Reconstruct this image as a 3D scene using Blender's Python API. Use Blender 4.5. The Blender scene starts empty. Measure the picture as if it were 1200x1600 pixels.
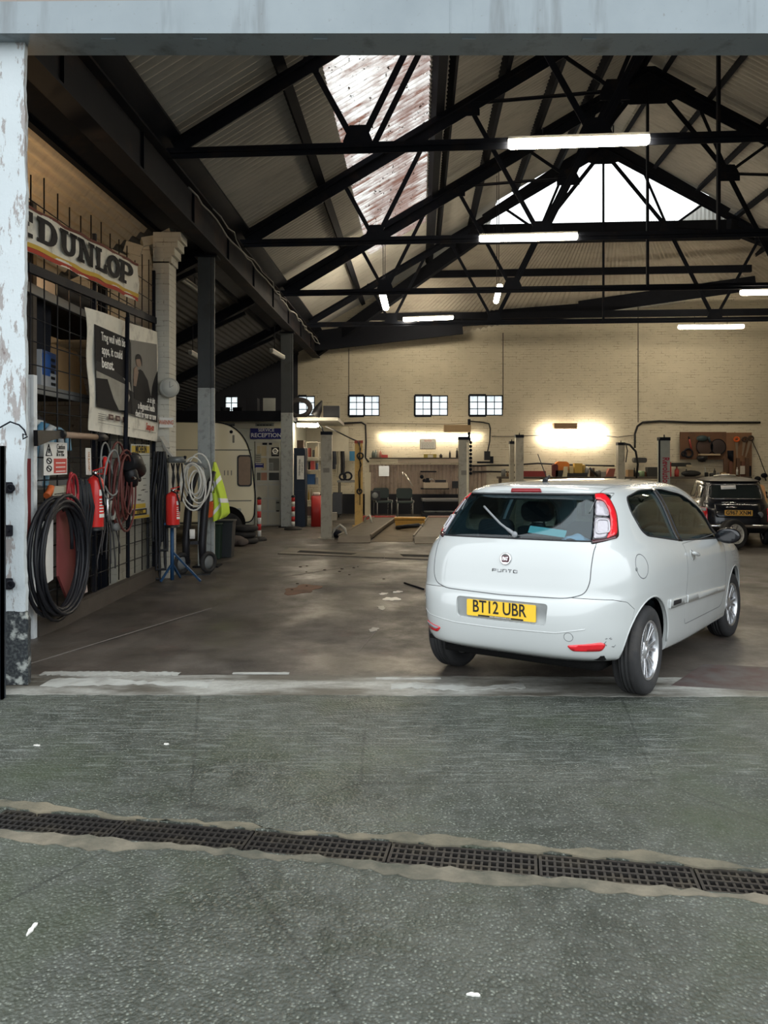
import bpy, bmesh, math, random
import numpy as np
from mathutils import Vector, Matrix
from mathutils.bvhtree import BVHTree
from mathutils.geometry import delaunay_2d_cdt
random.seed(7)
SC = bpy.context.scene
COL = SC.collection
PI = math.pi

# ---------------------------------------------------------------- camera
FPX, CAMH, HZN = 1230.0, 1.6, 720.0
cam_d = bpy.data.cameras.new('camera')
cam_d.sensor_fit = 'HORIZONTAL'
cam_d.sensor_width = 36.0
cam_d.lens = 36.0 * FPX / 1200.0
cam_d.shift_y = (HZN - 800.0) / 1200.0
cam_d.clip_end = 300
cam = bpy.data.objects.new('camera', cam_d)
cam.location = (0, 0, CAMH)
cam.rotation_euler = (PI / 2, 0, 0)
COL.objects.link(cam)
SC.camera = cam

# ---------------------------------------------------------------- world and exposure
world = bpy.data.worlds.new('overcast_sky')
SC.world = world
world.use_nodes = True
wn, wl = world.node_tree.nodes, world.node_tree.links
wn.clear()
w_out = wn.new('ShaderNodeOutputWorld')
w_bg = wn.new('ShaderNodeBackground')
w_tc = wn.new('ShaderNodeTexCoord')
w_sep = wn.new('ShaderNodeSeparateXYZ')
w_ramp = wn.new('ShaderNodeValToRGB')
w_ramp.color_ramp.elements[0].position = 0.0
w_ramp.color_ramp.elements[0].color = (0.14, 0.155, 0.16, 1)
w_ramp.color_ramp.elements[1].position = 0.06
w_ramp.color_ramp.elements[1].color = (0.91, 0.965, 1.0, 1)
wl.new(w_tc.outputs['Generated'], w_sep.inputs[0])
wl.new(w_sep.outputs['Z'], w_ramp.inputs[0])
wl.new(w_ramp.outputs[0], w_bg.inputs['Color'])
wl.new(w_bg.outputs[0], w_out.inputs['Surface'])
w_bg.inputs['Strength'].default_value = 2.25
vs = SC.view_settings
vs.view_transform = 'Standard'
vs.look = 'None'
vs.exposure = 0.35
vs.gamma = 1.0
vs.use_curve_mapping = False
TUBE_POWER = 60.0
WALL_TUBE_POWER = 22.0
TUBE_COL = (1.0, 0.87, 0.66)

# ---------------------------------------------------------------- places
def P(px, py, d):
    """point of the place at distance d (metres ahead of the door)"""
    return Vector(((px - 600) / FPX * d, d, CAMH - (py - HZN) / FPX * d))
FLOOR_Z = -0.078
def FZ(y):
    return max(FLOOR_Z, min(0.0, -0.03 * (y - 5.4)))
def G(px, py):
    d = FPX * (CAMH - FLOOR_Z) / (py - HZN)
    return Vector(((px - 600) / FPX * d, d, FLOOR_Z))
def DF(py):
    return FPX * (CAMH - FLOOR_Z) / (py - HZN)
def CG(px, py, off=0.0):
    """on the plane of the wire cage"""
    d = (3.515 - off) / (.022 - (px - 600) / FPX)
    return P(px, py, d)
def YB(x):
    return 25.0 - .05 * x
def B(px, py, off=0.0):
    """on the back wall"""
    d = 25.0 / (1 + .05 * (px - 600) / FPX) - off
    return P(px, py, d)

# ---------------------------------------------------------------- object bookkeeping
WM = {}
def wmat(o):
    m = Matrix.Identity(4)
    while o is not None:
        m = WM.get(o.name, Matrix.Identity(4)) @ m
        o = o.parent
    return m
def tag(o, label=None, cat=None, group=None, kind=None):
    if label: o['label'] = label
    if cat: o['category'] = cat; o['kind'] = 'thing'
    if group: o['group'] = group
    if kind: o['kind'] = kind
    return o
def thing(name, label, cat, loc=(0, 0, 0), rotz=0.0, group=None, mat=None):
    o = bpy.data.objects.new(name, None)
    COL.objects.link(o)
    o.empty_display_size = .1
    m = mat if mat is not None else Matrix.Translation(Vector(loc)) @ Matrix.Rotation(rotz, 4, 'Z')
    o.matrix_local = m
    WM[o.name] = m.copy()
    return tag(o, label, cat, group)
def dup(root, loc, rotz, label=None, group=None):
    r = root.copy(); COL.objects.link(r)
    r.location = loc; r.rotation_euler = (0, 0, rotz)
    WM[r.name] = Matrix.Translation(Vector(loc)) @ Matrix.Rotation(rotz, 4, 'Z')
    if label: r['label'] = label
    if group: r['group'] = group
    for ch in list(root.children):
        c = ch.copy(); COL.objects.link(c); c.parent = r
        for g in list(ch.children):
            d = g.copy(); COL.objects.link(d); d.parent = c
    return r

# ---------------------------------------------------------------- mesh builder
def frame_from(z, up=Vector((0, 0, 1))):
    z = Vector(z).normalized()
    if abs(z.dot(up)) > .97: up = Vector((0, 1, 0)) if abs(z.y) < .9 else Vector((1, 0, 0))
    x = up.cross(z).normalized()
    y = z.cross(x)
    return x, y, z
class MB:
    def __init__(s):
        s.v, s.f, s.mi, s.sm = [], [], [], []
        s.m, s.smooth = 0, False
    def add(s, vs_, fs, smooth=None):
        b = len(s.v)
        s.v += [tuple(v) for v in vs_]
        for f in fs:
            s.f.append([b + i for i in f]); s.mi.append(s.m)
            s.sm.append(s.smooth if smooth is None else smooth)
        return s
    def mat(s, i): s.m = i; return s
    def hexa(s, p):   # 8 points: bottom 4 ccw, top 4 ccw
        return s.add(p, [(3, 2, 1, 0), (4, 5, 6, 7), (0, 1, 5, 4), (1, 2, 6, 5), (2, 3, 7, 6), (3, 0, 4, 7)], False)
    def box(s, a, b):
        x0, y0, z0 = a; x1, y1, z1 = b
        return s.hexa([(x0, y0, z0), (x1, y0, z0), (x1, y1, z0), (x0, y1, z0), (x0, y0, z1), (x1, y0, z1), (x1, y1, z1), (x0, y1, z1)])
    def cbox(s, c, d, rz=0.0, m=None):
        hx, hy, hz = d[0] / 2, d[1] / 2, d[2] / 2
        R = m if m is not None else Matrix.Rotation(rz, 3, 'Z')
        c = Vector(c)
        pts = [c + R @ Vector(q) for q in [(-hx, -hy, -hz), (hx, -hy, -hz), (hx, hy, -hz), (-hx, hy, -hz), (-hx, -hy, hz), (hx, -hy, hz), (hx, hy, hz), (-hx, hy, hz)]]
        return s.hexa(pts)
    def rbox(s, a, b, r=.02, n=3, axis='z'):
        """box with rounded vertical (axis) edges"""
        ax = {'x': (1, 2, 0), 'y': (0, 2, 1), 'z': (0, 1, 2)}[axis]
        lo = [min(a[i], b[i]) for i in range(3)]; hi = [max(a[i], b[i]) for i in range(3)]
        i, j, k = ax
        r = min(r, (hi[i] - lo[i]) / 2.01, (hi[j] - lo[j]) / 2.01)
        pts = []
        for (ci, cj, a0) in ((hi[i] - r, hi[j] - r, 0), (lo[i] + r, hi[j] - r, 90), (lo[i] + r, lo[j] + r, 180), (hi[i] - r, lo[j] + r, 270)):
            for q in range(n + 1):
                t = math.radians(a0 + 90 * q / n)
                pts.append((ci + r * math.cos(t), cj + r * math.sin(t)))
        N = len(pts); V = []
        for kk in (lo[k], hi[k]):
            for p in pts:
                w = [0, 0, 0]; w[i], w[j], w[k] = p[0], p[1], kk
                V.append(w)
        F = [tuple(range(N))[::-1], tuple(range(N, 2 * N))]
        s.add(V, F, False)
        b0 = len(s.v) - 2 * N
        for q in range(N):
            s.f.append([b0 + q, b0 + (q + 1) % N, b0 + N + (q + 1) % N, b0 + N + q]); s.mi.append(s.m); s.sm.append(True)
        return s
    def bar(s, p, q, w, h, up=(0, 0, 1)):
        """square-section bar between two points; w across, h along up"""
        p, q = Vector(p), Vector(q)
        x, y, z = frame_from(q - p, Vector(up))
        a, b = x * (w / 2), y * (h / 2)
        return s.hexa([p - a - b, p + a - b, p + a + b, p - a + b, q - a - b, q + a - b, q + a + b, q - a + b])
    def angle(s, p, q, w, t, up=(0, 0, 1)):
        """L section"""
        p, q = Vector(p), Vector(q)
        x, y, z = frame_from(q - p, Vector(up))
        s.bar(p, q, w, t, up)
        o = y * (w / 2)
        return s.bar(p + o, q + o, t, w, up)
    def tube(s, pts, r, n=6, closed=False, caps=True):
        pts = [Vector(p) for p in pts]
        N = len(pts)
        rad = r if isinstance(r, (list, tuple)) else [r] * N
        V = []; prev = None
        for i, p in enumerate(pts):
            if closed: t = pts[(i + 1) % N] - pts[i - 1]
            else: t = pts[min(i + 1, N - 1)] - pts[max(i - 1, 0)]
            if t.length < 1e-9: t = Vector((0, 0, 1))
            t.normalize()
            if prev is None: x, y, _ = frame_from(t)
            else:
                x = prev - t * prev.dot(t)
                if x.length < 1e-6: x, y, _ = frame_from(t)
                x.normalize(); y = t.cross(x)
            prev = x
            for k in range(n):
                a = 2 * PI * k / n
                V.append(p + (x * math.cos(a) + y * math.sin(a)) * rad[i])
        F = []
        for i in range(N if closed else N - 1):
            for k in range(n):
                a = i * n + k; b = i * n + (k + 1) % n
                c = ((i + 1) % N) * n
                F.append((a, b, c + (k + 1) % n, c + k))
        s.add(V, F, True)
        if caps and not closed:
            b0 = len(s.v) - N * n
            s.f.append([b0 + k for k in range(n)][::-1]); s.mi.append(s.m); s.sm.append(False)
            s.f.append([b0 + (N - 1) * n + k for k in range(n)]); s.mi.append(s.m); s.sm.append(False)
        return s
    def cyl(s, p, q, r, n=16, r2=None):
        return s.tube([p, q], [r, r if r2 is None else r2], n)
    def lathe(s, prof, o=(0, 0, 0), ax=(0, 0, 1), n=24, smooth=True):
        """prof: (radius, height) list"""
        x, y, z = frame_from(ax); o = Vector(o)
        V = []
        for (r, h) in prof:
            for k in range(n):
                a = 2 * PI * k / n
                V.append(o + z * h + (x * math.cos(a) + y * math.sin(a)) * max(r, 1e-4))
        F = []
        for i in range(len(prof) - 1):
            for k in range(n):
                F.append((i * n + k, i * n + (k + 1) % n, (i + 1) * n + (k + 1) % n, (i + 1) * n + k))
        return s.add(V, F, smooth)
    def sphere(s, c, r, sc=(1, 1, 1), n=12):
        c = Vector(c); V = []; F = []
        m = n // 2
        for i in range(m + 1):
            t = PI * i / m
            for k in range(n):
                a = 2 * PI * k / n
                V.append((c.x + r * sc[0] * math.sin(t) * math.cos(a), c.y + r * sc[1] * math.sin(t) * math.sin(a), c.z + r * sc[2] * math.cos(t)))
        for i in range(m):
            for k in range(n):
                F.append((i * n + k, (i + 1) * n + k, (i + 1) * n + (k + 1) % n, i * n + (k + 1) % n))
        return s.add(V, F, True)
    def torus(s, c, R, r, ax=(0, 0, 1), n=32, m=8, sx=1.0, sy=1.0):
        x, y, z = frame_from(ax); c = Vector(c)
        pts = [c + x * (R * sx * math.cos(2 * PI * k / n)) + y * (R * sy * math.sin(2 * PI * k / n)) for k in range(n)]
        return s.tube(pts, r, m, closed=True)
    def grid(s, fn, nu, nv, smooth=True, flip=False):
        V = [fn(i / nu, j / nv) for j in range(nv + 1) for i in range(nu + 1)]
        F = []
        for j in range(nv):
            for i in range(nu):
                a = j * (nu + 1) + i
                q = (a, a + 1, a + nu + 2, a + nu + 1)
                F.append(q[::-1] if flip else q)
        return s.add(V, F, smooth)
    def prism(s, poly, o, u, v, d):
        """polygon in the (u,v) frame at o, extruded along d (vector)"""
        o, u, v, d = Vector(o), Vector(u), Vector(v), Vector(d)
        A = [o + u * p[0] + v * p[1] for p in poly]
        n = len(A)
        V = A + [a + d for a in A]
        F = [tuple(range(n)), tuple(range(2 * n - 1, n - 1, -1))]
        F += [(i, i + n, (i + 1) % n + n, (i + 1) % n) for i in range(n)]
        return s.add(V, F, False)
    def quad(s, a, b, c, d, t=0.004):
        """thin slab on four points, thickness t behind its face"""
        a, b, c, d = map(Vector, (a, b, c, d))
        n = (b - a).cross(d - a).normalized() * t
        return s.hexa([a - n, b - n, c - n, d - n, a, b, c, d])
    def mesh(s, me, o=(0, 0, 0), u=(1, 0, 0), v=(0, 0, 1), w=None):
        o, u, v = Vector(o), Vector(u), Vector(v)
        w = u.cross(v) if w is None else Vector(w)
        return s.add([o + u * q.co.x + v * q.co.y + w * q.co.z for q in me.vertices], [tuple(p.vertices) for p in me.polygons], False)
    def text(s, body, o, u, v, size, depth=.004, align='CENTER', shear=0.0, sx=1.0, bold=0.0):
        me = text_mesh(body, size, depth, align, shear, bold)
        u = Vector(u).normalized() * sx; v = Vector(v).normalized()
        s.mesh(me, o, u, v, Vector(u).cross(v).normalized())
        return s
    def build(s, name, mats, parent=None, world=False, bevel=0.0, recalc=True):
        me = bpy.data.meshes.new(name)
        V = s.v
        if parent is not None and world:
            inv = wmat(parent).inverted()
            V = [tuple(inv @ Vector(v)) for v in V]
        me.from_pydata(V, [], s.f)
        if not isinstance(mats, (list, tuple)): mats = [mats]
        for m in mats: me.materials.append(m)
        me.polygons.foreach_set('material_index', s.mi)
        me.polygons.foreach_set('use_smooth', s.sm)
        if recalc:
            bm = bmesh.new(); bm.from_mesh(me)
            bmesh.ops.recalc_face_normals(bm, faces=bm.faces)
            bm.to_mesh(me); bm.free()
        me.update()
        o = bpy.data.objects.new(name, me)
        COL.objects.link(o)
        WM[o.name] = Matrix.Identity(4)
        if parent is not None: o.parent = parent
        if bevel > 0:
            b = o.modifiers.new('bevel', 'BEVEL'); b.width = bevel; b.segments = 2; b.limit_method = 'ANGLE'; b.angle_limit = .7
        return o
    def solo(s, name, mats, label, cat, group=None, bevel=0.0, kind=None, recalc=True):
        """a thing that is one mesh, origin at the middle of its base"""
        V = np.array(s.v)
        lo, hi = V.min(0), V.max(0)
        c = Vector(((lo[0] + hi[0]) / 2, (lo[1] + hi[1]) / 2, lo[2]))
        s.v = [tuple(Vector(v) - c) for v in s.v]
        o = s.build(name, mats, bevel=bevel, recalc=recalc)
        o.location = c
        WM[o.name] = Matrix.Translation(c)
        return tag(o, label, cat, group, kind)
    def struct(s, name, mats, recalc=True):
        o = s.build(name, mats, recalc=recalc)
        o['kind'] = 'structure'
        return o
_tc = {}
def text_mesh(body, size, depth, align='CENTER', shear=0.0, bold=0.0):
    k = (body, size, depth, align, shear, bold)
    if k in _tc: return _tc[k]
    cu = bpy.data.curves.new('lettering', 'FONT')
    cu.body = body; cu.size = size; cu.extrude = depth / 2; cu.align_x = align; cu.align_y = 'CENTER'; cu.shear = shear; cu.offset = bold
    cu.resolution_u = 3
    o = bpy.data.objects.new('lettering', cu)
    me = bpy.data.meshes.new_from_object(o)
    bpy.data.objects.remove(o)
    _tc[k] = me
    return me
def coil_pts(c, x, y, rx, ry, turns, jit=.01, n=28, drift=None, droop=0.0):
    c, x, y = Vector(c), Vector(x).normalized(), Vector(y).normalized()
    z = x.cross(y)
    out = []
    N = int(turns * n)
    ph = random.random() * 6
    for i in range(N + 1):
        a = 2 * PI * i / n
        k = i / n
        jr = 1 + jit * math.sin(k * 2.3 + ph) / max(rx, .01) * 1.5 + jit / max(rx, .01) * math.sin(k * 5.1 + ph)
        off = jit * 2.2 * math.sin(k * 1.7 + ph + a * .3)
        p = c + x * (rx * jr * math.cos(a) + jit * math.sin(k * 3.1)) + y * (ry * jr * math.sin(a) - droop * (1 - math.sin(a)) * .5 * (k / max(turns, 1)))
        p += z * off
        if drift is not None: p += Vector(drift) * (i / N)
        out.append(p)
    return out

# ---------------------------------------------------------------- procedural materials
def ntree(name):
    m = bpy.data.materials.new(name); m.use_nodes = True
    nt = m.node_tree; nt.nodes.clear()
    out = nt.nodes.new('ShaderNodeOutputMaterial')
    b = nt.nodes.new('ShaderNodeBsdfPrincipled')
    nt.links.new(b.outputs[0], out.inputs[0])
    return m, nt, b, out
def nd(nt, t, **kw):
    n = nt.nodes.new(t)
    for k, v in kw.items():
        if hasattr(n, k): setattr(n, k, v)
    return n
def coords(nt, kind='Object'):
    return nd(nt, 'ShaderNodeTexCoord').outputs[kind]
def noise(nt, vec, scale, detail=4, rough=.55, dist=0.0):
    n = nd(nt, 'ShaderNodeTexNoise')
    n.inputs['Scale'].default_value = scale; n.inputs['Detail'].default_value = detail
    n.inputs['Roughness'].default_value = rough; n.inputs['Distortion'].default_value = dist
    if vec is not None: nt.links.new(vec, n.inputs['Vector'])
    return n.outputs['Fac']
def ramp(nt, fac, p0, c0, p1, c1, mode='LINEAR'):
    r = nd(nt, 'ShaderNodeValToRGB'); r.color_ramp.interpolation = mode
    e = r.color_ramp.elements
    e[0].position, e[1].position = p0, p1
    e[0].color = c0 if isinstance(c0, tuple) and len(c0) == 4 else (*((c0,) * 3 if not isinstance(c0, tuple) else c0), 1)
    e[1].color = c1 if isinstance(c1, tuple) and len(c1) == 4 else (*((c1,) * 3 if not isinstance(c1, tuple) else c1), 1)
    nt.links.new(fac, r.inputs[0])
    return r.outputs[0]
def mixc(nt, fac, a, b, mode='MIX'):
    n = nd(nt, 'ShaderNodeMix', data_type='RGBA'); n.blend_type = mode
    for sock, v in ((n.inputs[0], fac), (n.inputs[6], a), (n.inputs[7], b)):
        if isinstance(v, (int, float)): sock.default_value = v
        elif isinstance(v, tuple): sock.default_value = (*v[:3], 1)
        else: nt.links.new(v, sock)
    return n.outputs[2]
def math_(nt, op, a, b=0.0, clamp=False):
    n = nd(nt, 'ShaderNodeMath', operation=op); n.use_clamp = clamp
    for sock, v in ((n.inputs[0], a), (n.inputs[1], b)):
        if isinstance(v, (int, float)): sock.default_value = v
        else: nt.links.new(v, sock)
    return n.outputs[0]
def sep(nt, vec):
    n = nd(nt, 'ShaderNodeSeparateXYZ'); nt.links.new(vec, n.inputs[0]); return n.outputs
def comb(nt, x, y, z):
    n = nd(nt, 'ShaderNodeCombineXYZ')
    for sock, v in zip(n.inputs, (x, y, z)):
        if isinstance(v, (int, float)): sock.default_value = v
        else: nt.links.new(v, sock)
    return n.outputs[0]
def mapping(nt, vec, scale=(1, 1, 1), loc=(0, 0, 0), rot=(0, 0, 0)):
    n = nd(nt, 'ShaderNodeMapping'); nt.links.new(vec, n.inputs[0])
    n.inputs['Scale'].default_value = scale; n.inputs['Location'].default_value = loc; n.inputs['Rotation'].default_value = rot
    return n.outputs[0]
def bump(nt, b, h, strength=.3, dist=.01):
    n = nd(nt, 'ShaderNodeBump'); n.inputs['Strength'].default_value = strength; n.inputs['Distance'].default_value = dist
    nt.links.new(h, n.inputs['Height']); nt.links.new(n.outputs[0], b.inputs['Normal'])
def band(nt, v, lo, hi):
    a = math_(nt, 'GREATER_THAN', v, lo); c = math_(nt, 'LESS_THAN', v, hi)
    return math_(nt, 'MULTIPLY', a, c)
_mc = {}
def M(name, col, rough=.5, metal=0.0, var=.12, scale=7.0, dirt=0.0, dcol=(.05, .04, .03), dscale=3.0, bmp=0.0, bscale=60.0, coat=0.0, spec=.35):
    if name in _mc: return _mc[name]
    m, nt, b, out = ntree(name)
    vec = coords(nt)
    n = noise(nt, vec, scale)
    c = mixc(nt, n, tuple(x * (1 - var) for x in col), tuple(min(1, x * (1 + var)) for x in col))
    if dirt > 0:
        n2 = noise(nt, vec, dscale, 6, .65)
        f = ramp(nt, n2, .62 - .3 * dirt, 0.0, .78 - .2 * dirt, 1.0)
        f = math_(nt, 'MULTIPLY', f, min(1.0, .45 + dirt * .5))
        c = mixc(nt, f, c, dcol)
    nt.links.new(c, b.inputs['Base Color'])
    b.inputs['Metallic'].default_value = metal
    nr = math_(nt, 'ADD', math_(nt, 'MULTIPLY', n, .16), rough - .08, True)
    nt.links.new(nr, b.inputs['Roughness'])
    b.inputs['Specular IOR Level'].default_value = spec
    if coat: b.inputs['Coat Weight'].default_value = coat; b.inputs['Coat Roughness'].default_value = .04
    if bmp > 0: bump(nt, b, noise(nt, vec, bscale, 5), bmp, .01)
    _mc[name] = m
    return m
def emit(name, col, power):
    m = bpy.data.materials.new(name); m.use_nodes = True
    nt = m.node_tree; nt.nodes.clear()
    out = nt.nodes.new('ShaderNodeOutputMaterial'); e = nt.nodes.new('ShaderNodeEmission')
    vec = coords(nt)
    c = mixc(nt, noise(nt, vec, 3), tuple(x * .97 for x in col), col)
    nt.links.new(c, e.inputs[0]); e.inputs[1].default_value = power
    nt.links.new(e.outputs[0], out.inputs[0])
    return m
def glass(name, tint=(.25, .30, .30), refl=.9, rough=.02):
    """thin pane: tinted see-through with mirror reflection at grazing angles"""
    m = bpy.data.materials.new(name); m.use_nodes = True
    nt = m.node_tree; nt.nodes.clear()
    out = nt.nodes.new('ShaderNodeOutputMaterial')
    t = nt.nodes.new('ShaderNodeBsdfTransparent'); g = nt.nodes.new('ShaderNodeBsdfGlossy'); mx = nt.nodes.new('ShaderNodeMixShader')
    lw = nt.nodes.new('ShaderNodeLayerWeight'); lw.inputs[0].default_value = .5
    fr = math_(nt, 'ADD', math_(nt, 'MULTIPLY', math_(nt, 'POWER', lw.outputs['Facing'], 5.0), .9), .045)
    vec = coords(nt)
    c = mixc(nt, noise(nt, vec, 2.5), tuple(x * .9 for x in tint), tint)
    nt.links.new(c, t.inputs[0]); g.inputs['Roughness'].default_value = rough
    g.inputs[0].default_value = (refl, refl, refl, 1)
    nt.links.new(fr, mx.inputs[0]); nt.links.new(t.outputs[0], mx.inputs[1]); nt.links.new(g.outputs[0], mx.inputs[2])
    nt.links.new(mx.outputs[0], out.inputs[0])
    return m
# ================================================================ building
def XE(y): return -2.45 + .042 * (y - 14)          # eave line over the valley girder
def XR(y): return 5.85 + .045 * (y - 18)           # ridge
ZE, ZR, SKEW = 5.6, 10.25, .075
def slope(s, y0, right=False, h=0.0):
    """a point on the roof: s 0 at the eave, 1 at the ridge"""
    xe, xr = XE(y0), XR(y0)
    if right: xe = 2 * xr - xe
    x = xe + (xr - xe) * s
    y = y0 - SKEW * (x - XE(y0))
    sg = -1 if right else 1
    return Vector((x - sg * .47 * h, y, ZE + (ZR - ZE) * s + .88 * h))

# ---------------------------------------------------------------- materials of the building
def mat_forecourt():
    m, nt, b, out = ntree('wet_aggregate_concrete'); v = coords(nt)
    s = sep(nt, v)
    fine = noise(nt, v, 48, 3, .65); mid = noise(nt, v, 9, 5, .6); big = noise(nt, v, 1.1, 4, .6)
    vo = nd(nt, 'ShaderNodeTexVoronoi'); vo.inputs['Scale'].default_value = 72; nt.links.new(v, vo.inputs['Vector'])
    speck = ramp(nt, vo.outputs['Distance'], .20, 1.0, .42, 0.0)
    brushed = noise(nt, mapping(nt, v, (4, 42, 1), rot=(0, 0, .03)), 1.0, 3, .6)
    far = math_(nt, 'MULTIPLY', math_(nt, 'SUBTRACT', s[1], 3.75), 2.5, True)
    c = mixc(nt, ramp(nt, big, .38, 0.0, .66, 1.0), (.028, .033, .026), (.062, .068, .056))
    c = mixc(nt, math_(nt, 'MULTIPLY', ramp(nt, mid, .42, 0.0, .7, 1.0), .55), c, (.090, .096, .086))
    c = mixc(nt, math_(nt, 'MULTIPLY', math_(nt, 'MULTIPLY', speck, ramp(nt, fine, .40, 0.0, .62, 1.0)), .75), c, (.25, .27, .23))
    c = mixc(nt, math_(nt, 'MULTIPLY', math_(nt, 'MULTIPLY', ramp(nt, brushed, .52, 0.0, .66, 1.0), far), .38), c, (.24, .26, .24))
    moss = math_(nt, 'MULTIPLY', ramp(nt, noise(nt, v, .9, 5, .6), .50, 0.0, .68, 1.0), .6)
    c = mixc(nt, moss, c, (.040, .054, .026))
    crack = nd(nt, 'ShaderNodeTexVoronoi', feature='DISTANCE_TO_EDGE'); crack.inputs['Scale'].default_value = .55
    nt.links.new(mapping(nt, v, (1, .8, 1)), crack.inputs['Vector'])
    dv = math_(nt, 'ADD', crack.outputs['Distance'], math_(nt, 'MULTIPLY', noise(nt, v, 6, 4), .02))
    c = mixc(nt, math_(nt, 'MULTIPLY', ramp(nt, dv, .010, 1.0, .015, 0.0), .55), c, (.012, .014, .012))
    nt.links.new(c, b.inputs['Base Color'])
    nt.links.new(ramp(nt, noise(nt, v, .8, 5, .6), .35, .30, .65, .62), b.inputs['Roughness'])
    h = math_(nt, 'ADD', fine, math_(nt, 'MULTIPLY', vo.outputs['Distance'], .9))
    bump(nt, b, h, .55, .012)
    return m
def mat_floor():
    m, nt, b, out = ntree('oily_garage_concrete'); v = coords(nt)
    big = noise(nt, v, .55, 6, .62); mid = noise(nt, mapping(nt, v, (1, .5, 1)), 2.6, 6, .65); fine = noise(nt, v, 40, 4, .6)
    c = mixc(nt, ramp(nt, big, .36, 0.0, .64, 1.0), (.034, .028, .023), (.090, .077, .064))
    c = mixc(nt, math_(nt, 'MULTIPLY', ramp(nt, mid, .48, 0.0, .7, 1.0), .6), c, (.135, .118, .10))
    c = mixc(nt, math_(nt, 'MULTIPLY', ramp(nt, noise(nt, v, 1.3, 5), .55, 0.0, .68, 1.0), .7), c, (.018, .015, .013))
    c = mixc(nt, math_(nt, 'MULTIPLY', ramp(nt, fine, .5, 0.0, .75, 1.0), .3), c, (.17, .155, .14))
    red = ramp(nt, noise(nt, mapping(nt, v, (1, 1, 1), (4, 1, 0)), 1.6, 6, .7), .60, 0.0, .70, 1.0)
    c = mixc(nt, math_(nt, 'MULTIPLY', red, .35), c, (.11, .035, .03))
    nt.links.new(c, b.inputs['Base Color'])
    nt.links.new(ramp(nt, noise(nt, v, .9, 6, .65), .38, .30, .62, .65), b.inputs['Roughness'])
    bump(nt, b, math_(nt, 'ADD', fine, math_(nt, 'MULTIPLY', mid, .6)), .22, .01)
    return m
def mat_threshold():
    m, nt, b, out = ntree('worn_threshold_concrete'); v = coords(nt)
    n = noise(nt, mapping(nt, v, (.7, 2.2, 1)), 1.5, 7, .65); f = noise(nt, v, 30, 4)
    c = mixc(nt, ramp(nt, n, .40, 0.0, .62, 1.0), (.085, .078, .062), (.36, .36, .33))
    c = mixc(nt, math_(nt, 'MULTIPLY', ramp(nt, f, .4, 0.0, .8, 1.0), .35), c, (.05, .045, .04))
    nt.links.new(c, b.inputs['Base Color']); b.inputs['Roughness'].default_value = .5
    bump(nt, b, f, .3, .01)
    return m
def mat_brick(name, paint=(.60, .54, .41), axis='XZ', soot=.5, mort=(.16, .12, .07), rowh=.075, raw=0.0):
    m, nt, b, out = ntree(name); v = coords(nt); s = sep(nt, v)
    vec = comb(nt, s[0] if axis == 'XZ' else s[1], s[2], 0.0)
    br = nd(nt, 'ShaderNodeTexBrick'); nt.links.new(vec, br.inputs['Vector'])
    br.inputs['Scale'].default_value = 1.0; br.inputs['Brick Width'].default_value = .225; br.inputs['Row Height'].default_value = rowh
    br.inputs['Mortar Size'].default_value = .007; br.inputs['Mortar Smooth'].default_value = .3
    br.inputs['Color1'].default_value = (1, 1, 1, 1); br.inputs['Color2'].default_value = (.86, .86, .86, 1); br.inputs['Mortar'].default_value = (0, 0, 0, 1)
    n1 = noise(nt, v, 3.0, 6, .65); n2 = noise(nt, mapping(nt, v, (1, 1, 3.2)), 3.2, 5, .65); n3 = noise(nt, v, .35, 5, .6)
    mask = math_(nt, 'SUBTRACT', 1.0, br.outputs['Color'])
    open_ = ramp(nt, n2, .50, .06, .62, 1.0)
    c = mixc(nt, n1, tuple(x * .86 for x in paint), tuple(min(1, x * 1.08) for x in paint))
    c = mixc(nt, math_(nt, 'MULTIPLY', ramp(nt, br.outputs['Fac'], .2, 0.0, .9, 1.0), math_(nt, 'MULTIPLY', open_, .75)), c, mort)
    c = mixc(nt, math_(nt, 'MULTIPLY', ramp(nt, noise(nt, v, 14, 4), .68, 0.0, .74, 1.0), .8), c, (.10, .08, .06))
    if soot: c = mixc(nt, math_(nt, 'MULTIPLY', ramp(nt, n3, .46, 0.0, .72, 1.0), soot), c, tuple(x * .42 for x in paint))
    if raw: c = mixc(nt, ramp(nt, n1, .5 - raw * .3, 0.0, .62 - raw * .2, 1.0), c, (.16, .10, .07))
    nt.links.new(c, b.inputs['Base Color']); b.inputs['Roughness'].default_value = .75
    bump(nt, b, math_(nt, 'ADD', math_(nt, 'MULTIPLY', br.outputs['Fac'], -1.0), math_(nt, 'MULTIPLY', n1, .5)), .5, .012)
    return m
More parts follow.
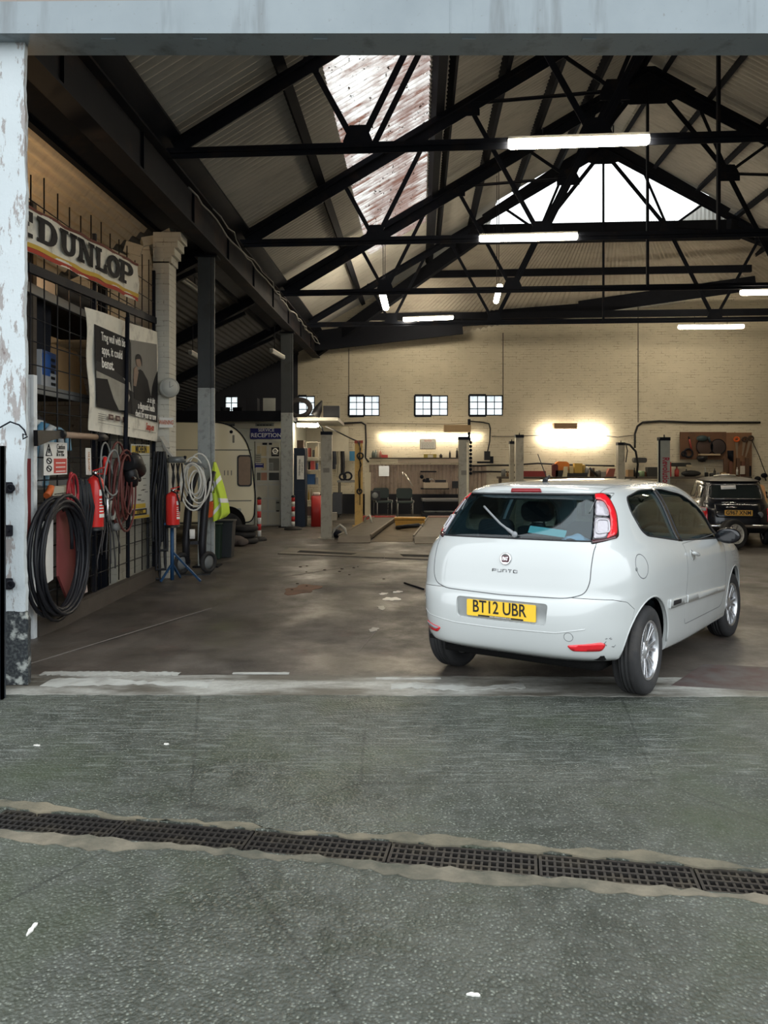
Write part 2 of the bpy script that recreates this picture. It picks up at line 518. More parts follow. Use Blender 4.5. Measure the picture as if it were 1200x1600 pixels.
def mat_peel():
    m, nt, b, out = ntree('peeling_white_paint'); v = coords(nt); s = sep(nt, v)
    n = noise(nt, mapping(nt, v, (1.6, 1.6, .45)), 5, 8, .72); f = noise(nt, v, 45, 4); lo = noise(nt, v, 2, 4)
    c = mixc(nt, lo, (.43, .48, .50), (.52, .56, .575))
    c = mixc(nt, ramp(nt, n, .535, 0.0, .56, 1.0), c, (.27, .25, .24))
    c = mixc(nt, math_(nt, 'MULTIPLY', ramp(nt, n, .63, 0.0, .66, 1.0), .8), c, (.12, .08, .07))
    z = math_(nt, 'ADD', s[2], math_(nt, 'MULTIPLY', noise(nt, v, 5, 4), .09))
    low = mixc(nt, ramp(nt, f, .45, 0.0, .75, 1.0), (.012, .016, .020), (.09, .10, .10))
    low = mixc(nt, ramp(nt, noise(nt, v, 9, 5), .58, 0.0, .66, 1.0), low, (.34, .36, .34))
    c = mixc(nt, math_(nt, 'LESS_THAN', z, .56), c, low)
    nt.links.new(c, b.inputs['Base Color']); b.inputs['Roughness'].default_value = .65
    bump(nt, b, math_(nt, 'ADD', n, math_(nt, 'MULTIPLY', f, .3)), .5, .012)
    return m
def mat_fascia():
    m, nt, b, out = ntree('weathered_fascia_metal'); v = coords(nt)
    n = noise(nt, mapping(nt, v, (1.1, 1, .12)), 3.2, 5, .6); f = noise(nt, v, 30, 4)
    c = mixc(nt, noise(nt, v, 2, 4), (.17, .205, .225), (.27, .31, .33))
    c = mixc(nt, math_(nt, 'MULTIPLY', ramp(nt, n, .54, 0.0, .70, 1.0), .75), c, (.08, .085, .085))
    c = mixc(nt, math_(nt, 'MULTIPLY', ramp(nt, f, .64, 0.0, .72, 1.0), .5), c, (.12, .10, .09))
    nt.links.new(c, b.inputs['Base Color']); b.inputs['Roughness'].default_value = .5; b.inputs['Metallic'].default_value = .0
    bump(nt, b, noise(nt, v, 4, 3), .15, .02)
    return m
def mat_sheet(name, c0, c1, rust=.3):
    m, nt, b, out = ntree(name); v = coords(nt)
    n = noise(nt, v, .7, 6, .65); f = noise(nt, mapping(nt, v, (1, 6, 1)), 2.2, 5, .6)
    c = mixc(nt, n, c0, c1)
    c = mixc(nt, math_(nt, 'MULTIPLY', ramp(nt, f, .5, 0.0, .75, 1.0), rust), c, tuple(x * .35 for x in c0))
    nt.links.new(c, b.inputs['Base Color']); b.inputs['Roughness'].default_value = .8
    return m
def mat_skylight():
    m, nt, b, out = ntree('rusty_skylight_sheet'); v = coords(nt)
    nt.nodes.remove(b)
    t = nd(nt, 'ShaderNodeBsdfTranslucent'); d = nd(nt, 'ShaderNodeBsdfDiffuse'); mx = nd(nt, 'ShaderNodeMixShader')
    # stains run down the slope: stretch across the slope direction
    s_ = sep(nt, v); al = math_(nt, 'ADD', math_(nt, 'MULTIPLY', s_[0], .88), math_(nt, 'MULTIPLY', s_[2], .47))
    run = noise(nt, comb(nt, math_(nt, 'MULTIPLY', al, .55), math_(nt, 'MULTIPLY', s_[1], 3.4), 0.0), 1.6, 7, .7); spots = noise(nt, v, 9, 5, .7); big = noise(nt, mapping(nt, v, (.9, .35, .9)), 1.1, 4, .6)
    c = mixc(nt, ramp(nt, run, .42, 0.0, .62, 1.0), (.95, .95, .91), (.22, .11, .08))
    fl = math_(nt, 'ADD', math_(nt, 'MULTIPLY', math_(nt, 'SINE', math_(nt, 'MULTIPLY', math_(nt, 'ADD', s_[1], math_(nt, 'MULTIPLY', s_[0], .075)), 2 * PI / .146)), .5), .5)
    c = mixc(nt, math_(nt, 'MULTIPLY', ramp(nt, fl, .45, 0.0, .9, 1.0), .5), c, (.14, .085, .065))  # dark flute lines: shading of the corrugation put into the sheet colour
    c = mixc(nt, math_(nt, 'MULTIPLY', ramp(nt, big, .46, 0.0, .62, 1.0), .75), c, (.20, .105, .08))
    c = mixc(nt, ramp(nt, spots, .60, 0.0, .635, 1.0), c, (.03, .018, .012))
    nt.links.new(c, t.inputs[0]); nt.links.new(c, d.inputs[0])
    mx.inputs[0].default_value = .88
    nt.links.new(d.outputs[0], mx.inputs[1]); nt.links.new(t.outputs[0], mx.inputs[2]); nt.links.new(mx.outputs[0], out.inputs[0])
    return m
def mat_translucent(name, col, clear=.25):
    m, nt, b, out = ntree(name); v = coords(nt); nt.nodes.remove(b)
    t = nd(nt, 'ShaderNodeBsdfTranslucent'); p = nd(nt, 'ShaderNodeBsdfTransparent'); mx = nd(nt, 'ShaderNodeMixShader')
    c = mixc(nt, ramp(nt, noise(nt, mapping(nt, v, (6, 1, .4)), 2, 4), .35, 0.0, .7, 1.0), col, tuple(x * .82 for x in col))
    nt.links.new(c, t.inputs[0]); nt.links.new(c, p.inputs[0]); mx.inputs[0].default_value = clear
    nt.links.new(t.outputs[0], mx.inputs[1]); nt.links.new(p.outputs[0], mx.inputs[2]); nt.links.new(mx.outputs[0], out.inputs[0])
    return m
m_brick_back = mat_brick('cream_painted_brick', soot=.35)
m_brick_side = mat_brick('cream_painted_side_brick', axis='YZ')
m_brick_pier = mat_brick('white_painted_pier_brick', (.62, .60, .52), 'XZ', .25)
m_brick_raw = mat_brick('bare_brick', (.15, .11, .08), 'YZ', .5, (.14, .12, .10))
m_iron = M('dark_iron', (.010, .012, .018), .6, .2, .3, 5, dirt=.3, dcol=(.030, .023, .020), spec=.12)
m_rust_iron = M('rusty_iron', (.013, .014, .019), .7, .2, .3, 4, dirt=.3, dcol=(.065, .036, .027), dscale=.9, spec=.15)
m_timber_dark = M('sooty_timber', (.010, .011, .015), .8, 0, .3, 5, spec=.1)
m_sheet_main = mat_sheet('aged_roof_sheet', (.34, .33, .30), (.50, .48, .43))
m_sheet_hip = mat_sheet('hip_roof_sheet', (.34, .31, .26), (.44, .40, .33))
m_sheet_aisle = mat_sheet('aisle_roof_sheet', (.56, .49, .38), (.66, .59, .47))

# ---------------------------------------------------------------- ground
mb = MB()
DL = lambda x: 3.253 - .172 * (x + .135)            # line of the drain
HW = .096
def slab(mb, pts, z, t=.2):
    mb.prism([(p[0], p[1]) for p in pts], (0, 0, z - t), (1, 0, 0), (0, 1, 0), (0, 0, t))
slab(mb, [(-9, -4), (9, -4), (9, DL(9) - HW), (-9, DL(-9) - HW)], 0)
slab(mb, [(-9, DL(-9) + HW), (9, DL(9) + HW), (9, 5.4), (-9, 5.4)], 0)
slab(mb, [(-9, DL(-9) - HW - .02), (9, DL(9) - HW - .02), (9, DL(9) + HW + .02), (-9, DL(-9) + HW + .02)], -.10, .1)
forecourt = mb.struct('forecourt', mat_forecourt())
mb = MB()
for x0, x1 in ((-9.5, 15.2),):
    ys = [5.4, 8.0, 25.6]
    for i in range(2):
        y0, y1 = ys[i], ys[i + 1]
        mb.hexa([(x0, y0, FZ(y0) - .3), (x1, y0, FZ(y0) - .3), (x1, y1, FZ(y1) - .3), (x0, y1, FZ(y1) - .3), (x0, y0, FZ(y0)), (x1, y0, FZ(y0)), (x1, y1, FZ(y1)), (x0, y1, FZ(y1))])
mb.struct('floor', mat_floor())
# worn threshold strip with a ragged edge
def ragged(x0, x1, n, fn0, fn1, jit):
    a = [(x0 + (x1 - x0) * i / n, fn0(x0 + (x1 - x0) * i / n) + random.uniform(-jit, jit)) for i in range(n + 1)]
    c = [(x0 + (x1 - x0) * i / n, fn1(x0 + (x1 - x0) * i / n) + random.uniform(-jit, jit)) for i in range(n + 1)]
    return a, c
def strip(mb, a, c, zf, t=.004):
    n = len(a)
    V = [(p[0], p[1], zf(p[1]) + t) for p in a] + [(p[0], p[1], zf(p[1]) + t) for p in c]
    V += [(p[0], p[1], zf(p[1]) - .02) for p in a] + [(p[0], p[1], zf(p[1]) - .02) for p in c]
    F = [(i, i + 1, n + i + 1, n + i) for i in range(n - 1)] + [(2 * n + i, 2 * n + i + 1, i + 1, i) for i in range(n - 1)] + [(n + i, n + i + 1, 3 * n + i + 1, 3 * n + i) for i in range(n - 1)]
    mb.add(V, F, False)
mb = MB(); strip(mb, *ragged(-3.3, 6, 150, lambda x: 5.36 - .01 * x, lambda x: 5.90 - .02 * x, .012), FZ, .003)
mb.struct('threshold_floor', mat_threshold())
mb = MB()
a, c = ragged(-2.6, -1.55, 60, lambda x: 5.92, lambda x: 6.03 - .03 * (x + 2), .02); strip(mb, a, c, FZ, .005)
a, c = ragged(-1.15, -.72, 10, lambda x: 5.965, lambda x: 6.01, .006); strip(mb, a, c, FZ, .005)
a, c = ragged(-.06, .42, 12, lambda x: 5.80, lambda x: 5.85, .008); strip(mb, a, c, FZ, .005)
a, c = ragged(-2.45, -1.25, 26, lambda x: 5.62 + .03 * math.sin(x * 6), lambda x: 5.78 + .07 * math.sin(x * 5), .03); strip(mb, a, c, FZ, .0045)
a, c = ragged(.05, 1.0, 26, lambda x: 5.52 + .03 * math.sin(x * 9), lambda x: 5.64 + .05 * math.sin(x * 7), .025); strip(mb, a, c, FZ, .0045)
m_fpaint = M('worn_white_floor_paint', (.36, .365, .34), .6, 0, .2, 9, dirt=.45, dcol=(.16, .15, .13), dscale=5)
tag(mb.struct('floor_paint', m_fpaint), kind='stuff')
# beige concrete bedding each side of the drain
mb = MB()
a, c = ragged(-5, 5, 190, lambda x: DL(x) + HW, lambda x: DL(x) + HW + .045 + .03 * math.sin(x * 2.3) + .02 * math.sin(x * 7), .02); strip(mb, a, c, lambda y: 0.0, .003)
mb.struct('trim_1', M('drain_bedding_far', (.155, .135, .095), .75, 0, .35, 10, dirt=.75, dcol=(.04, .045, .035), bmp=.4))
mb = MB()
a, c = ragged(-5, 5, 190, lambda x: DL(x) - HW - .045 - .05 * math.sin(x * 1.9 + 1) ** 2 - .015 * math.sin(x * 9), lambda x: DL(x) - HW, .018); strip(mb, a, c, lambda y: 0.0, .003)
mb.struct('trim_2', M('drain_bedding_near', (.165, .145, .108), .75, 0, .35, 10, dirt=.75, dcol=(.04, .045, .035), bmp=.4))
# joint lines in the floor
mb = MB()
for (p, q, w) in ((G(46, 1047), G(330, 950), .012), (G(560, 1025), G(590, 985), .01), (G(420, 905), G(700, 862), .012)):
    p.z = FZ(p.y); q.z = FZ(q.y); mb.bar(p, q, w, .006)
mb.struct('trim_3', M('floor_joint', (.16, .145, .13), .7, 0, .2, 20))
# red painted cover plate let into the floor at the right
mb = MB(); slab(mb, [(2.05, 5.62), (3.30, 5.30), (3.75, 6.0), (2.55, 6.28)], .005, .02)
mb.v = [(x, y, z + FZ(y)) for x, y, z in mb.v]
mb.struct('trim_4', M('red_floor_patch', (.070, .042, .038), .6, 0, .45, 4, dirt=.8, dcol=(.095, .088, .082), dscale=5))

# ---------------------------------------------------------------- front of the garage
m_fascia = mat_fascia()
mb = MB()
mb.hexa([(-7, 5.50, 4.587), (9, 5.50, 4.587), (9, 5.80, 4.587), (-7, 5.80, 4.587), (-7, 5.50, 4.775), (9, 5.50, 4.90), (9, 5.80, 4.90), (-7, 5.80, 4.775)])
mb.box((.46, 5.497, 4.59), (.466, 5.501, 4.83))
for x in (-2.0, -1.35, -.5, .55, 1.4): mb.box((x, 5.56, 4.578), (x + .10, 5.60, 4.588))
mb.struct('door_lintel', m_fascia)
mb = MB(); mb.box((-9.5, 5.56, 4.74), (15.3, 5.90, 11.0)); mb.box((5.2, 5.6, -.1), (15.3, 6.0, 4.74)); mb.box((-9.5, 5.7, -.1), (-3.25, 6.0, 4.74))
mb.struct('wall_front', mat_brick('front_brick', (.24, .20, .17), 'XZ', .4, (.2, .18, .15)))
# white door pillar with peeling paint
mb = MB(); nz, nx = 90, 10
def pil(u, w):
    z = w * 4.60
    e = .005 * math.sin(z * 4) + .004 * math.sin(z * 11 + 1) + random.uniform(-.003, .003)
    x = -3.3 + u * (.735 + (e if u > .95 else 0) + (.02 if z < .5 else 0) * (u > .95))
    return (x, 5.62 + random.uniform(-.003, .003), z)
mb.grid(pil, nx, nz, True)
b0 = len(mb.v)
edge = [mb.v[j * (nx + 1) + nx] for j in range(nz + 1)]
mb.add([p for p in edge] + [(p[0] - .01, 5.69, p[2]) for p in edge], [(j, nz + 1 + j, nz + 2 + j, j + 1) for j in range(nz)], False)
mb.box((-3.3, 5.64, 0), (-2.64, 5.69, 4.6))
mb.struct('wall_pillar', mat_peel(), recalc=True)
# steel guard at the left edge, ring bolts on the pillar
t = thing('corner_guard', 'dark riveted steel guard standing against the white door pillar at far left', 'guard', (-2.66, 5.30, 0))
mb = MB(); mb.box((-.25, -.03, 0), (.105, 0, 1.70)); mb.box((.09, -.03, 0), (.105, .02, 1.70)); mb.build('plate', M('guard_steel', (.030, .040, .052), .5, .4, .3, 6, dirt=.3), t)
for z in (.5, .85, 1.2, 1.55):
    mb = MB(); mb.sphere((.07, -.032, z), .016, (1, .6, 1), 10); mb.build('rivet', m_iron, t)
for k, (py, lb) in enumerate(((762, 'topmost rusty ring bolt on the white door pillar'), (829, 'middle ring bolt stub on the white door pillar, below the rusty one'), (912, 'lowest ring bolt on the white door pillar, just above the black base'))):
    p = P(14, py, 5.62)
    t = thing('ring_bolt', lb, 'ring bolt', (p.x, 5.618, p.z), 0, 'ring bolts on the pillar')
    mb = MB(); mb.rbox((-.035, -.012, -.04), (.03, 0, .04), .01, 2, 'y'); mb.build('plate', m_rust_iron, t)
    mb = MB(); mb.cyl((0, -.012, 0), (0, -.04, 0), .012, 8)
    if k != 1: mb.torus((.03, -.035, .0), .024, .008, (0, 1, .3), 20, 8)
    mb.build('ring', m_iron, t)
mb = MB(); w = [P(0, 668, 5.60), P(16, 659, 5.55), P(30, 664, 5.58), P(38, 672, 5.6), P(41, 680, 5.6), P(36, 678, 5.57), P(36, 686, 5.58), P(43, 682, 5.6)]
mb.tube(w, .006, 6); mb.solo('wire_hook', m_iron, 'bent dark wire hook stuck on the white door pillar', 'hook')

# ---------------------------------------------------------------- drain
def make_grate():
    t = thing('drain_grate', '', 'drain grate')
    mb = MB(); L, W = .594, .176
    for y in (-W / 2, W / 2 - .012): mb.box((-L / 2, y, -.03), (L / 2, y + .012, 0))
    for x in (-L / 2, L / 2 - .012): mb.box((x, -W / 2, -.03), (x + .012, W / 2, 0))
    mb.build('frame', m_grate, t)
    mb = MB()
    for k in range(1, 19): mb.box((-L / 2 + L * k / 19 - .005, -W / 2, -.024), (-L / 2 + L * k / 19 + .005, W / 2, -.002))
    for y in (-.044, 0, .044): mb.box((-L / 2, y - .006, -.026), (L / 2, y + .006, -.001))
    mb.build('bars', m_grate, t)
    return t
m_grate = M('cast_iron_grate', (.035, .032, .030), .45, .5, .3, 12, dirt=.4, dcol=(.10, .085, .06))
gl = ['leftmost cast iron drain grate at the left edge of the picture', 'second cast iron drain grate from the left in the forecourt drain', 'third cast iron drain grate from the left in the forecourt drain', 'fourth cast iron drain grate from the left, below the middle of the doorway', 'second cast iron drain grate from the right in the forecourt drain', 'rightmost cast iron drain grate at the right edge of the picture']
g0 = make_grate()
ang = math.atan(-.172)
for i in range(6):
    x = -1.40 - .06 + i * .592 - .0
    loc = (x, DL(x), -.004)
    if i == 0: o = g0; o.location = loc; o.rotation_euler = (0, 0, ang); o['label'] = gl[0]; o['group'] = 'drain grates across the forecourt'
    else: o = dup(g0, loc, ang, gl[i], 'drain grates across the forecourt')
    if i == 0: WM[o.name] = Matrix.Translation(loc) @ Matrix.Rotation(ang, 4, 'Z')

# ---------------------------------------------------------------- roof sheets
def wavy(mb, f, y0, y1, s0, s1, pitch=.146, amp=.044, seg=6, right=False, rows=1, h=.27):
    n = int((y1 - y0) / pitch * seg)
    def fn(a, b):
        y = y0 + (y1 - y0) * a; w = amp * math.cos(2 * PI * (y / pitch))
        return tuple(f(s0 + (s1 - s0) * b, y, right, h + w))
    mb.grid(fn, n, rows, True)
mb = MB(); wavy(mb, slope, 5.9, 25.2, -.05, .232); wavy(mb, slope, 20.6, 25.2, .23, .416); wavy(mb, slope, 5.9, 25.2, .414, .66); wavy(mb, slope, 5.9, 22.5, .655, 1.0)
mb.struct('ceiling', m_sheet_main, recalc=False)
mb = MB(); wavy(mb, slope, 5.9, 25.2, -.05, .66, right=True); wavy(mb, slope, 5.9, 22.5, .655, 1.0, right=True)
mb.struct('ceiling', m_sheet_main, recalc=False)
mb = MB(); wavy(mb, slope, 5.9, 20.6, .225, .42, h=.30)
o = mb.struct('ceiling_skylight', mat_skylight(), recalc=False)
# gablet and hip at the far end
GB_L, GB_R, GB_A = Vector((2.80, 22.0, 8.18)), Vector((9.35, 21.5, 8.18)), Vector((6.02, 21.8, 10.28))
def wallline(px):
    xs = [380, 490, 545, 720, 785, 880, 1060, 1150, 1200, 1400]; ys = [560, 549, 540, 519, 507, 495, 470, 455, 447, 415]
    return float(np.interp(px, xs, ys))
def hipfn(a, b):
    top = GB_L.lerp(GB_R, a)
    px = 490 + (1330 - 490) * a
    bot = B(px, wallline(px)); bot.y -= .02
    p = top.lerp(bot, b)
    w = .022 * math.cos(a * 95 * 2 * PI)
    return (p.x, p.y - w * .5, p.z + w)
mb = MB(); mb.grid(hipfn, 95 * 8, 8, True); mb.struct('ceiling_hip', m_sheet_hip, recalc=False)
mb = MB()
n = 6 * 60
def gab(a, b):
    x = GB_L.x + (GB_R.x - GB_L.x) * a; y = GB_L.y + (GB_R.y - GB_L.y) * a
    ztop = GB_A.z - abs(x - GB_A.x) * (GB_A.z - 8.18) / (GB_A.x - GB_L.x if x < GB_A.x else GB_R.x - GB_A.x)
    return (x, y + .12 + .012 * math.cos(a * 60 * 2 * PI), 8.15 + (ztop + .1 - 8.15) * b)
mb.grid(gab, n, 1, True)
mb.struct('window_6', mat_translucent('gablet_translucent_sheet', (.97, .98, .95), .6), recalc=False)
# aisle roof
def aisle(s, y, right=False, h=0.0):
    return Vector((-2.88 + .042 * (y - 12) - s * 5.4, y, 5.30 - s * 2.7 + h))
mb = MB(); nr = int(6.04 / .13 * 6)
for y0_, y1_, mt_ in ((5.9, 11.6, m_sheet_aisle), (11.6, 25.3, mat_sheet('shaded_aisle_sheet', (.045, .047, .052), (.085, .085, .088)))):  # near sheet pale as lit, far sheet dark as shaded, both by colour
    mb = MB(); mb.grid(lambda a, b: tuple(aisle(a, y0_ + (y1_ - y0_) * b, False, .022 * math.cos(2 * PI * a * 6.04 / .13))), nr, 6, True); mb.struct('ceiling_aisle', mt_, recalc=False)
# ---------------------------------------------------------------- walls
wins = [(545, 593, 618.5, 650), (648, 700, 618, 649.5), (733, 786, 617.5, 649.5), (351, 372, 619, 642), (466, 492, 618, 640)]
def wallpt(x, z, off=0.0): return (x, YB(x) - off, z)
mb = MB()
xs = sorted([-9.6, 15.3] + [B(w[0], 600).x for w in wins] + [B(w[1], 600).x for w in wins])
zt, zb = B(600, 618).z, B(600, 650).z
def wbox(x0, x1, z0, z1, t=.3):
    mb.hexa([(x0, YB(x0), z0), (x1, YB(x1), z0), (x1, YB(x1) + t, z0), (x0, YB(x0) + t, z0), (x0, YB(x0), z1), (x1, YB(x1), z1), (x1, YB(x1) + t, z1), (x0, YB(x0) + t, z1)])
wbox(-9.6, 15.3, -.2, zb); wbox(-9.6, 15.3, zt, 8.6)
for i in range(len(xs) - 1):
    mid = (xs[i] + xs[i + 1]) / 2
    if not any(B(w[0], 600).x < mid < B(w[1], 600).x for w in wins): wbox(xs[i], xs[i + 1], zb, zt)
mb.struct('wall_back', m_brick_back)
mb = MB(); mb.box((-8.0, 5.9, -.2), (-7.8, 25.6, 3.4)); mb.struct('wall_left', m_brick_side)
mb = MB(); mb.box((14.6, 5.9, -.2), (14.9, 25.0, 7)); mb.struct('wall_right', m_brick_side)
m_pane = mat_translucent('dusty_window_glass', (.90, .93, .94), .6)
for k, (a, b_, c, d) in enumerate(wins):
    p0, p1 = B(a, d), B(b_, c)
    t = thing('window_%d' % (k + 1), None, None, (0, 0, 0)); t['kind'] = 'structure'
    x0, x1, y0 = p0.x, p1.x, YB((p0.x + p1.x) / 2)
    mb = MB(); mb.box((x0, y0 + .03, zb), (x1, y0 + .035, zt)); mb.build('pane', m_pane, t)
    mb = MB()
    nb = 4 if k < 3 else 2
    for q in range(nb + 1):
        x = x0 + (x1 - x0) * q / nb; w = .06 if q in (0, nb) or (q == nb // 2 and k < 3) else .024
        mb.box((x - w / 2, y0 - .0, zb), (x + w / 2, y0 + .03, zt))
    for q in range(4):
        z = zb + (zt - zb) * q / 3; w = .07 if q in (0, 3) else .024
        mb.box((x0, y0 - .0, z - w / 2), (x1, y0 + .03, z + w / 2))
    mb.build('frame', m_iron, t)
# cracks and pipes scored in the wall: two vertical joints, ledge
mb = MB()
for px, y0_, y1_ in ((545, 545, 620), (786, 520, 640), (997, 478, 660)):
    p, q = B(px, y0_, .005), B(px, y1_, .005); mb.bar(p, q, .02, .01, (0, 1, 0))
mb.struct('trim_5', m_timber_dark)
# ---------------------------------------------------------------- trusses
def truss(Y0, label, full=True, deep=1.0):
    xe = XE(Y0)
    def T(x, z, dy=0.0): return Vector((x, Y0 - SKEW * (x - xe) + dy, z))
    xr = XR(Y0); xr2 = 2 * xr - xe
    t = thing('roof_truss', label, 'roof truss', (xe, Y0, ZE - .15), 0, 'iron roof trusses')
    o = lambda f: (f, 2 * xr - f)
    ch = ZE - .15
    def rz(x): return ZE + (ZR - ZE) * (1 - abs(x - xr) / (xr - xe)) - .02
    mb = MB(); mb.bar(T(xe - .1, ch), T(xr2 + .1, ch), .10, .012, (0, 0, 1)); mb.bar(T(xe - .1, ch, .0), T(xr2 + .1, ch, .0), .014, .14)
    mb.build('bottom_chord', m_iron, t, world=True)
    for m in (0, 1):
        x0 = xe if m == 0 else xr2
        mb = MB(); mb.bar(T(x0, ZE - .05), T(xr, ZR - .05), .13 * deep, .012); mb.bar(T(x0, ZE - .08), T(xr, ZR - .08), .02, .20 * deep); mb.build('rafter', m_iron, t, world=True)
        f = (lambda x: x) if m == 0 else (lambda x: 2 * xr - x)
        d = xe + 2.45
        C1, C2, N1 = (-.15 + d, ch), (2.72 + d, ch), (3.95 + d, 7.95)
        R1, R2, R3, R4 = -.75 + d, .88 + d, 1.45 + d, 2.95 + d
        mem = [((C1), (R1, rz(R1)), .05), (C1, (R2, rz(R2)), .055), (C2, (R3, rz(R3)), .055), (C2, (N1[0], N1[1]), .075), (N1, (xr - .12, ZR - .25), .075), ((R3, rz(R3)), N1, .05), (N1, (R4, rz(R4)), .05), (N1, (R4 + 1.7, rz(R4 + 1.7)), .05)]
        if Y0 < 11: mem.append(((C1[0] + .18, ch), (R2 + .25, rz(R2 + .25)), .05))
        for (a, b2, w) in mem:
            mb = MB(); p, q = T(f(a[0]), a[1], .012), T(f(b2[0]), b2[1], .012)
            w *= 1.45; mb.bar(p, q, .012, w, (1, 0, .3)); mb.bar(p + Vector((0, .03, 0)), q + Vector((0, .03, 0)), w * .9, .012, (1, 0, .3)); mb.build('strut', m_iron, t, world=True)
        for (gx, gz, w, h) in ((C1[0], ch + .12, .36, .32), (C2[0], ch + .12, .40, .32), (N1[0], N1[1], .50, .36), (R3, rz(R3) - .1, .42, .26), (R1, rz(R1) - .06, .24, .2)):
            mb = MB(); poly = [(-w / 2, -h / 2), (w / 2, -h / 2), (w / 2, -h * .1), (w * .28, h / 2), (-w * .28, h / 2), (-w / 2, -h * .1)]
            mb.prism(poly, T(f(gx), gz, -.01), (1, -SKEW, 0), (0, 0, 1), (0, .016, 0)); mb.build('gusset', m_iron, t, world=True)
    mb = MB(); g_ = 1.35 if deep > 1.6 else .85; poly = [(x * g_, y * g_) for x, y in [(-.62, -.38), (-.28, -.50), (.28, -.50), (.62, -.38), (.78, -.28), (.12, .12), (-.12, .12), (-.78, -.28)]]
    mb.prism(poly, T(xr, ZR - .05, -.012), (1, -SKEW, 0), (0, 0, 1), (0, .018, 0)); mb.build('gusset', m_iron, t, world=True)
    mb = MB(); mb.bar(T(xr, ch), T(xr, ZR - .3), .05, .07); mb.build('king_rod', m_iron, t, world=True)
    return t
truss(9.86, 'dark iron roof truss nearest the doorway, carrying the nearest ceiling light')
truss(13.95, 'dark iron roof truss second from the doorway, carrying the long light in mid picture', deep=1.4)
truss(18.1, 'dark iron roof truss third from the doorway, its peak plate high at the upper right', deep=1.7)
truss(22.3, 'dark iron roof truss farthest back, in front of the bright gable window', deep=1.0)
# purlins
pl = [(.172, .13, .20, 'dark roof purlin lowest on the left slope, left of the rusty skylight'), (.425, .16, .22, 'heavy dark purlin along the right edge of the rusty skylight'), (.57, .10, .18, 'dark roof purlin next right of the rusty skylight edge'), (.71, .10, .18, 'dark roof purlin midway between the skylight and the roof peak'), (.85, .10, .18, 'dark roof purlin on the left slope, second below the roof peak'), (.965, .10, .18, 'dark roof purlin on the left slope, closest to the roof peak')]
for s, w, h, lb in pl:
    p, q = slope(s, 5.95, False, .16), slope(s, 22.2 if s > .66 else 24.6, False, .16)
    mb = MB(); mb.bar(p, q, w, h, (-.47, 0, .88)); 
    if s > .4 and s < .45: mb.bar(slope(s + .028, 5.95, False, .16), slope(s + .028, 23.0, False, .16), .05, .2, (-.47, 0, .88))
    mb.solo('roof_purlin', m_timber_dark, lb, 'purlin', 'roof purlins on the left slope')
for s, lb in ((.965, 'dark roof purlin on the right slope, closest to the roof peak'), (.84, 'dark roof purlin on the right slope, second below the roof peak'), (.70, 'dark roof purlin on the right slope, third below the roof peak'), (.56, 'dark roof purlin on the right slope, fourth below the roof peak'), (.42, 'dark roof purlin on the right slope near the right picture edge')):
    p, q = slope(s, 5.95, True, .16), slope(s, 22.2 if s > .66 else 24.4, True, .16)
    mb = MB(); mb.bar(p, q, .10, .18, (.47, 0, .88)); mb.solo('roof_purlin', m_timber_dark, lb, 'purlin', 'roof purlins on the right slope')
mb = MB(); p, q = slope(1.0, 5.95, False, .2), slope(1.0, 22.4, False, .2); mb.bar(p, q, .08, .26); mb.solo('ridge_beam', m_timber_dark, 'dark ridge beam along the peak of the roof', 'beam')
mb = MB(); p, q = slope(-.005, 5.95, False, .10), slope(-.005, 24.6, False, .10); mb.bar(p, q, .30, .16, (-.47, 0, .88)); mb.solo('wall_plate', m_iron, 'dark plate along the foot of the left roof slope above the girder', 'beam')
# hip end timbers
hl = B(492, 549); hl.y -= .1; hr = B(1330, 430); hr.y -= .1
for p, q, lb in ((hl, GB_L, 'thick dark hip rafter rising from the back wall on the left'), (hr, GB_R, 'thick dark hip rafter rising from the back wall on the right')):
    mb = MB(); mb.bar(p + Vector((0, -.05, -.05)), q + Vector((0, -.15, -.2)), .16, .36); mb.solo('hip_rafter', m_timber_dark, lb, 'rafter', 'hip rafters')
mb = MB(); mb.hexa([tuple(v) for v in (GB_L + Vector((-.4, -.06, -.52)), GB_R + Vector((.4, -.06, -.52)), GB_R + Vector((.4, .10, -.52)), GB_L + Vector((-.4, .10, -.52)), GB_L + Vector((-.4, -.06, 0)), GB_R + Vector((.4, -.06, 0)), GB_R + Vector((.4, .10, 0)), GB_L + Vector((-.4, .10, 0)))])
mb.solo('gable_beam', m_timber_dark, 'deep dark beam under the bright triangular gable window', 'beam')
for g, lb in ((GB_L, 'dark barge rafter on the left of the bright gable window'), (GB_R, 'dark barge rafter on the right of the bright gable window')):
    mb = MB(); mb.bar(g + Vector((0, -.08, .16)), GB_A + Vector((0, -.08, .16)), .12, .24); mb.solo('barge_rafter', m_timber_dark, lb, 'rafter', 'gable barge rafters')
for b, lb in ((.36, 'upper dark purlin across the hip roof at the far end'), (.70, 'lower dark purlin across the hip roof at the far end')):
    p, q = Vector(hipfn(.0, b)), Vector(hipfn(.93, b)); p.y -= .1; q.y -= .1
    p.z -= .05; q.z = p.z + (0.04)
    mb = MB(); mb.bar(p, q, .10, .20); mb.solo('hip_purlin', m_timber_dark, lb, 'purlin', 'hip purlins')
pts = [(492, 553, 540), (720, 522, 500), (725, 508, 500), (880, 497, 470), (1062, 470, 455), (1190, 450, 440)]
mb = MB()
for i, (a, b2) in enumerate((((488, 549), (722, 522)), ((722, 510), (905, 496)), ((905, 492), (1180, 453)))):
    h = .62 if i == 0 else .42; p, q = B(a[0], a[1], .15 + h * .9), B(b2[0], b2[1], .15 + h * .9)
    mb.bar(p + Vector((0, 0, h / 2)), q + Vector((0, 0, h / 2)), .10, h)
mb.solo('eaves_beam', m_timber_dark, 'sloping sooty timber along the top of the back wall', 'beam')
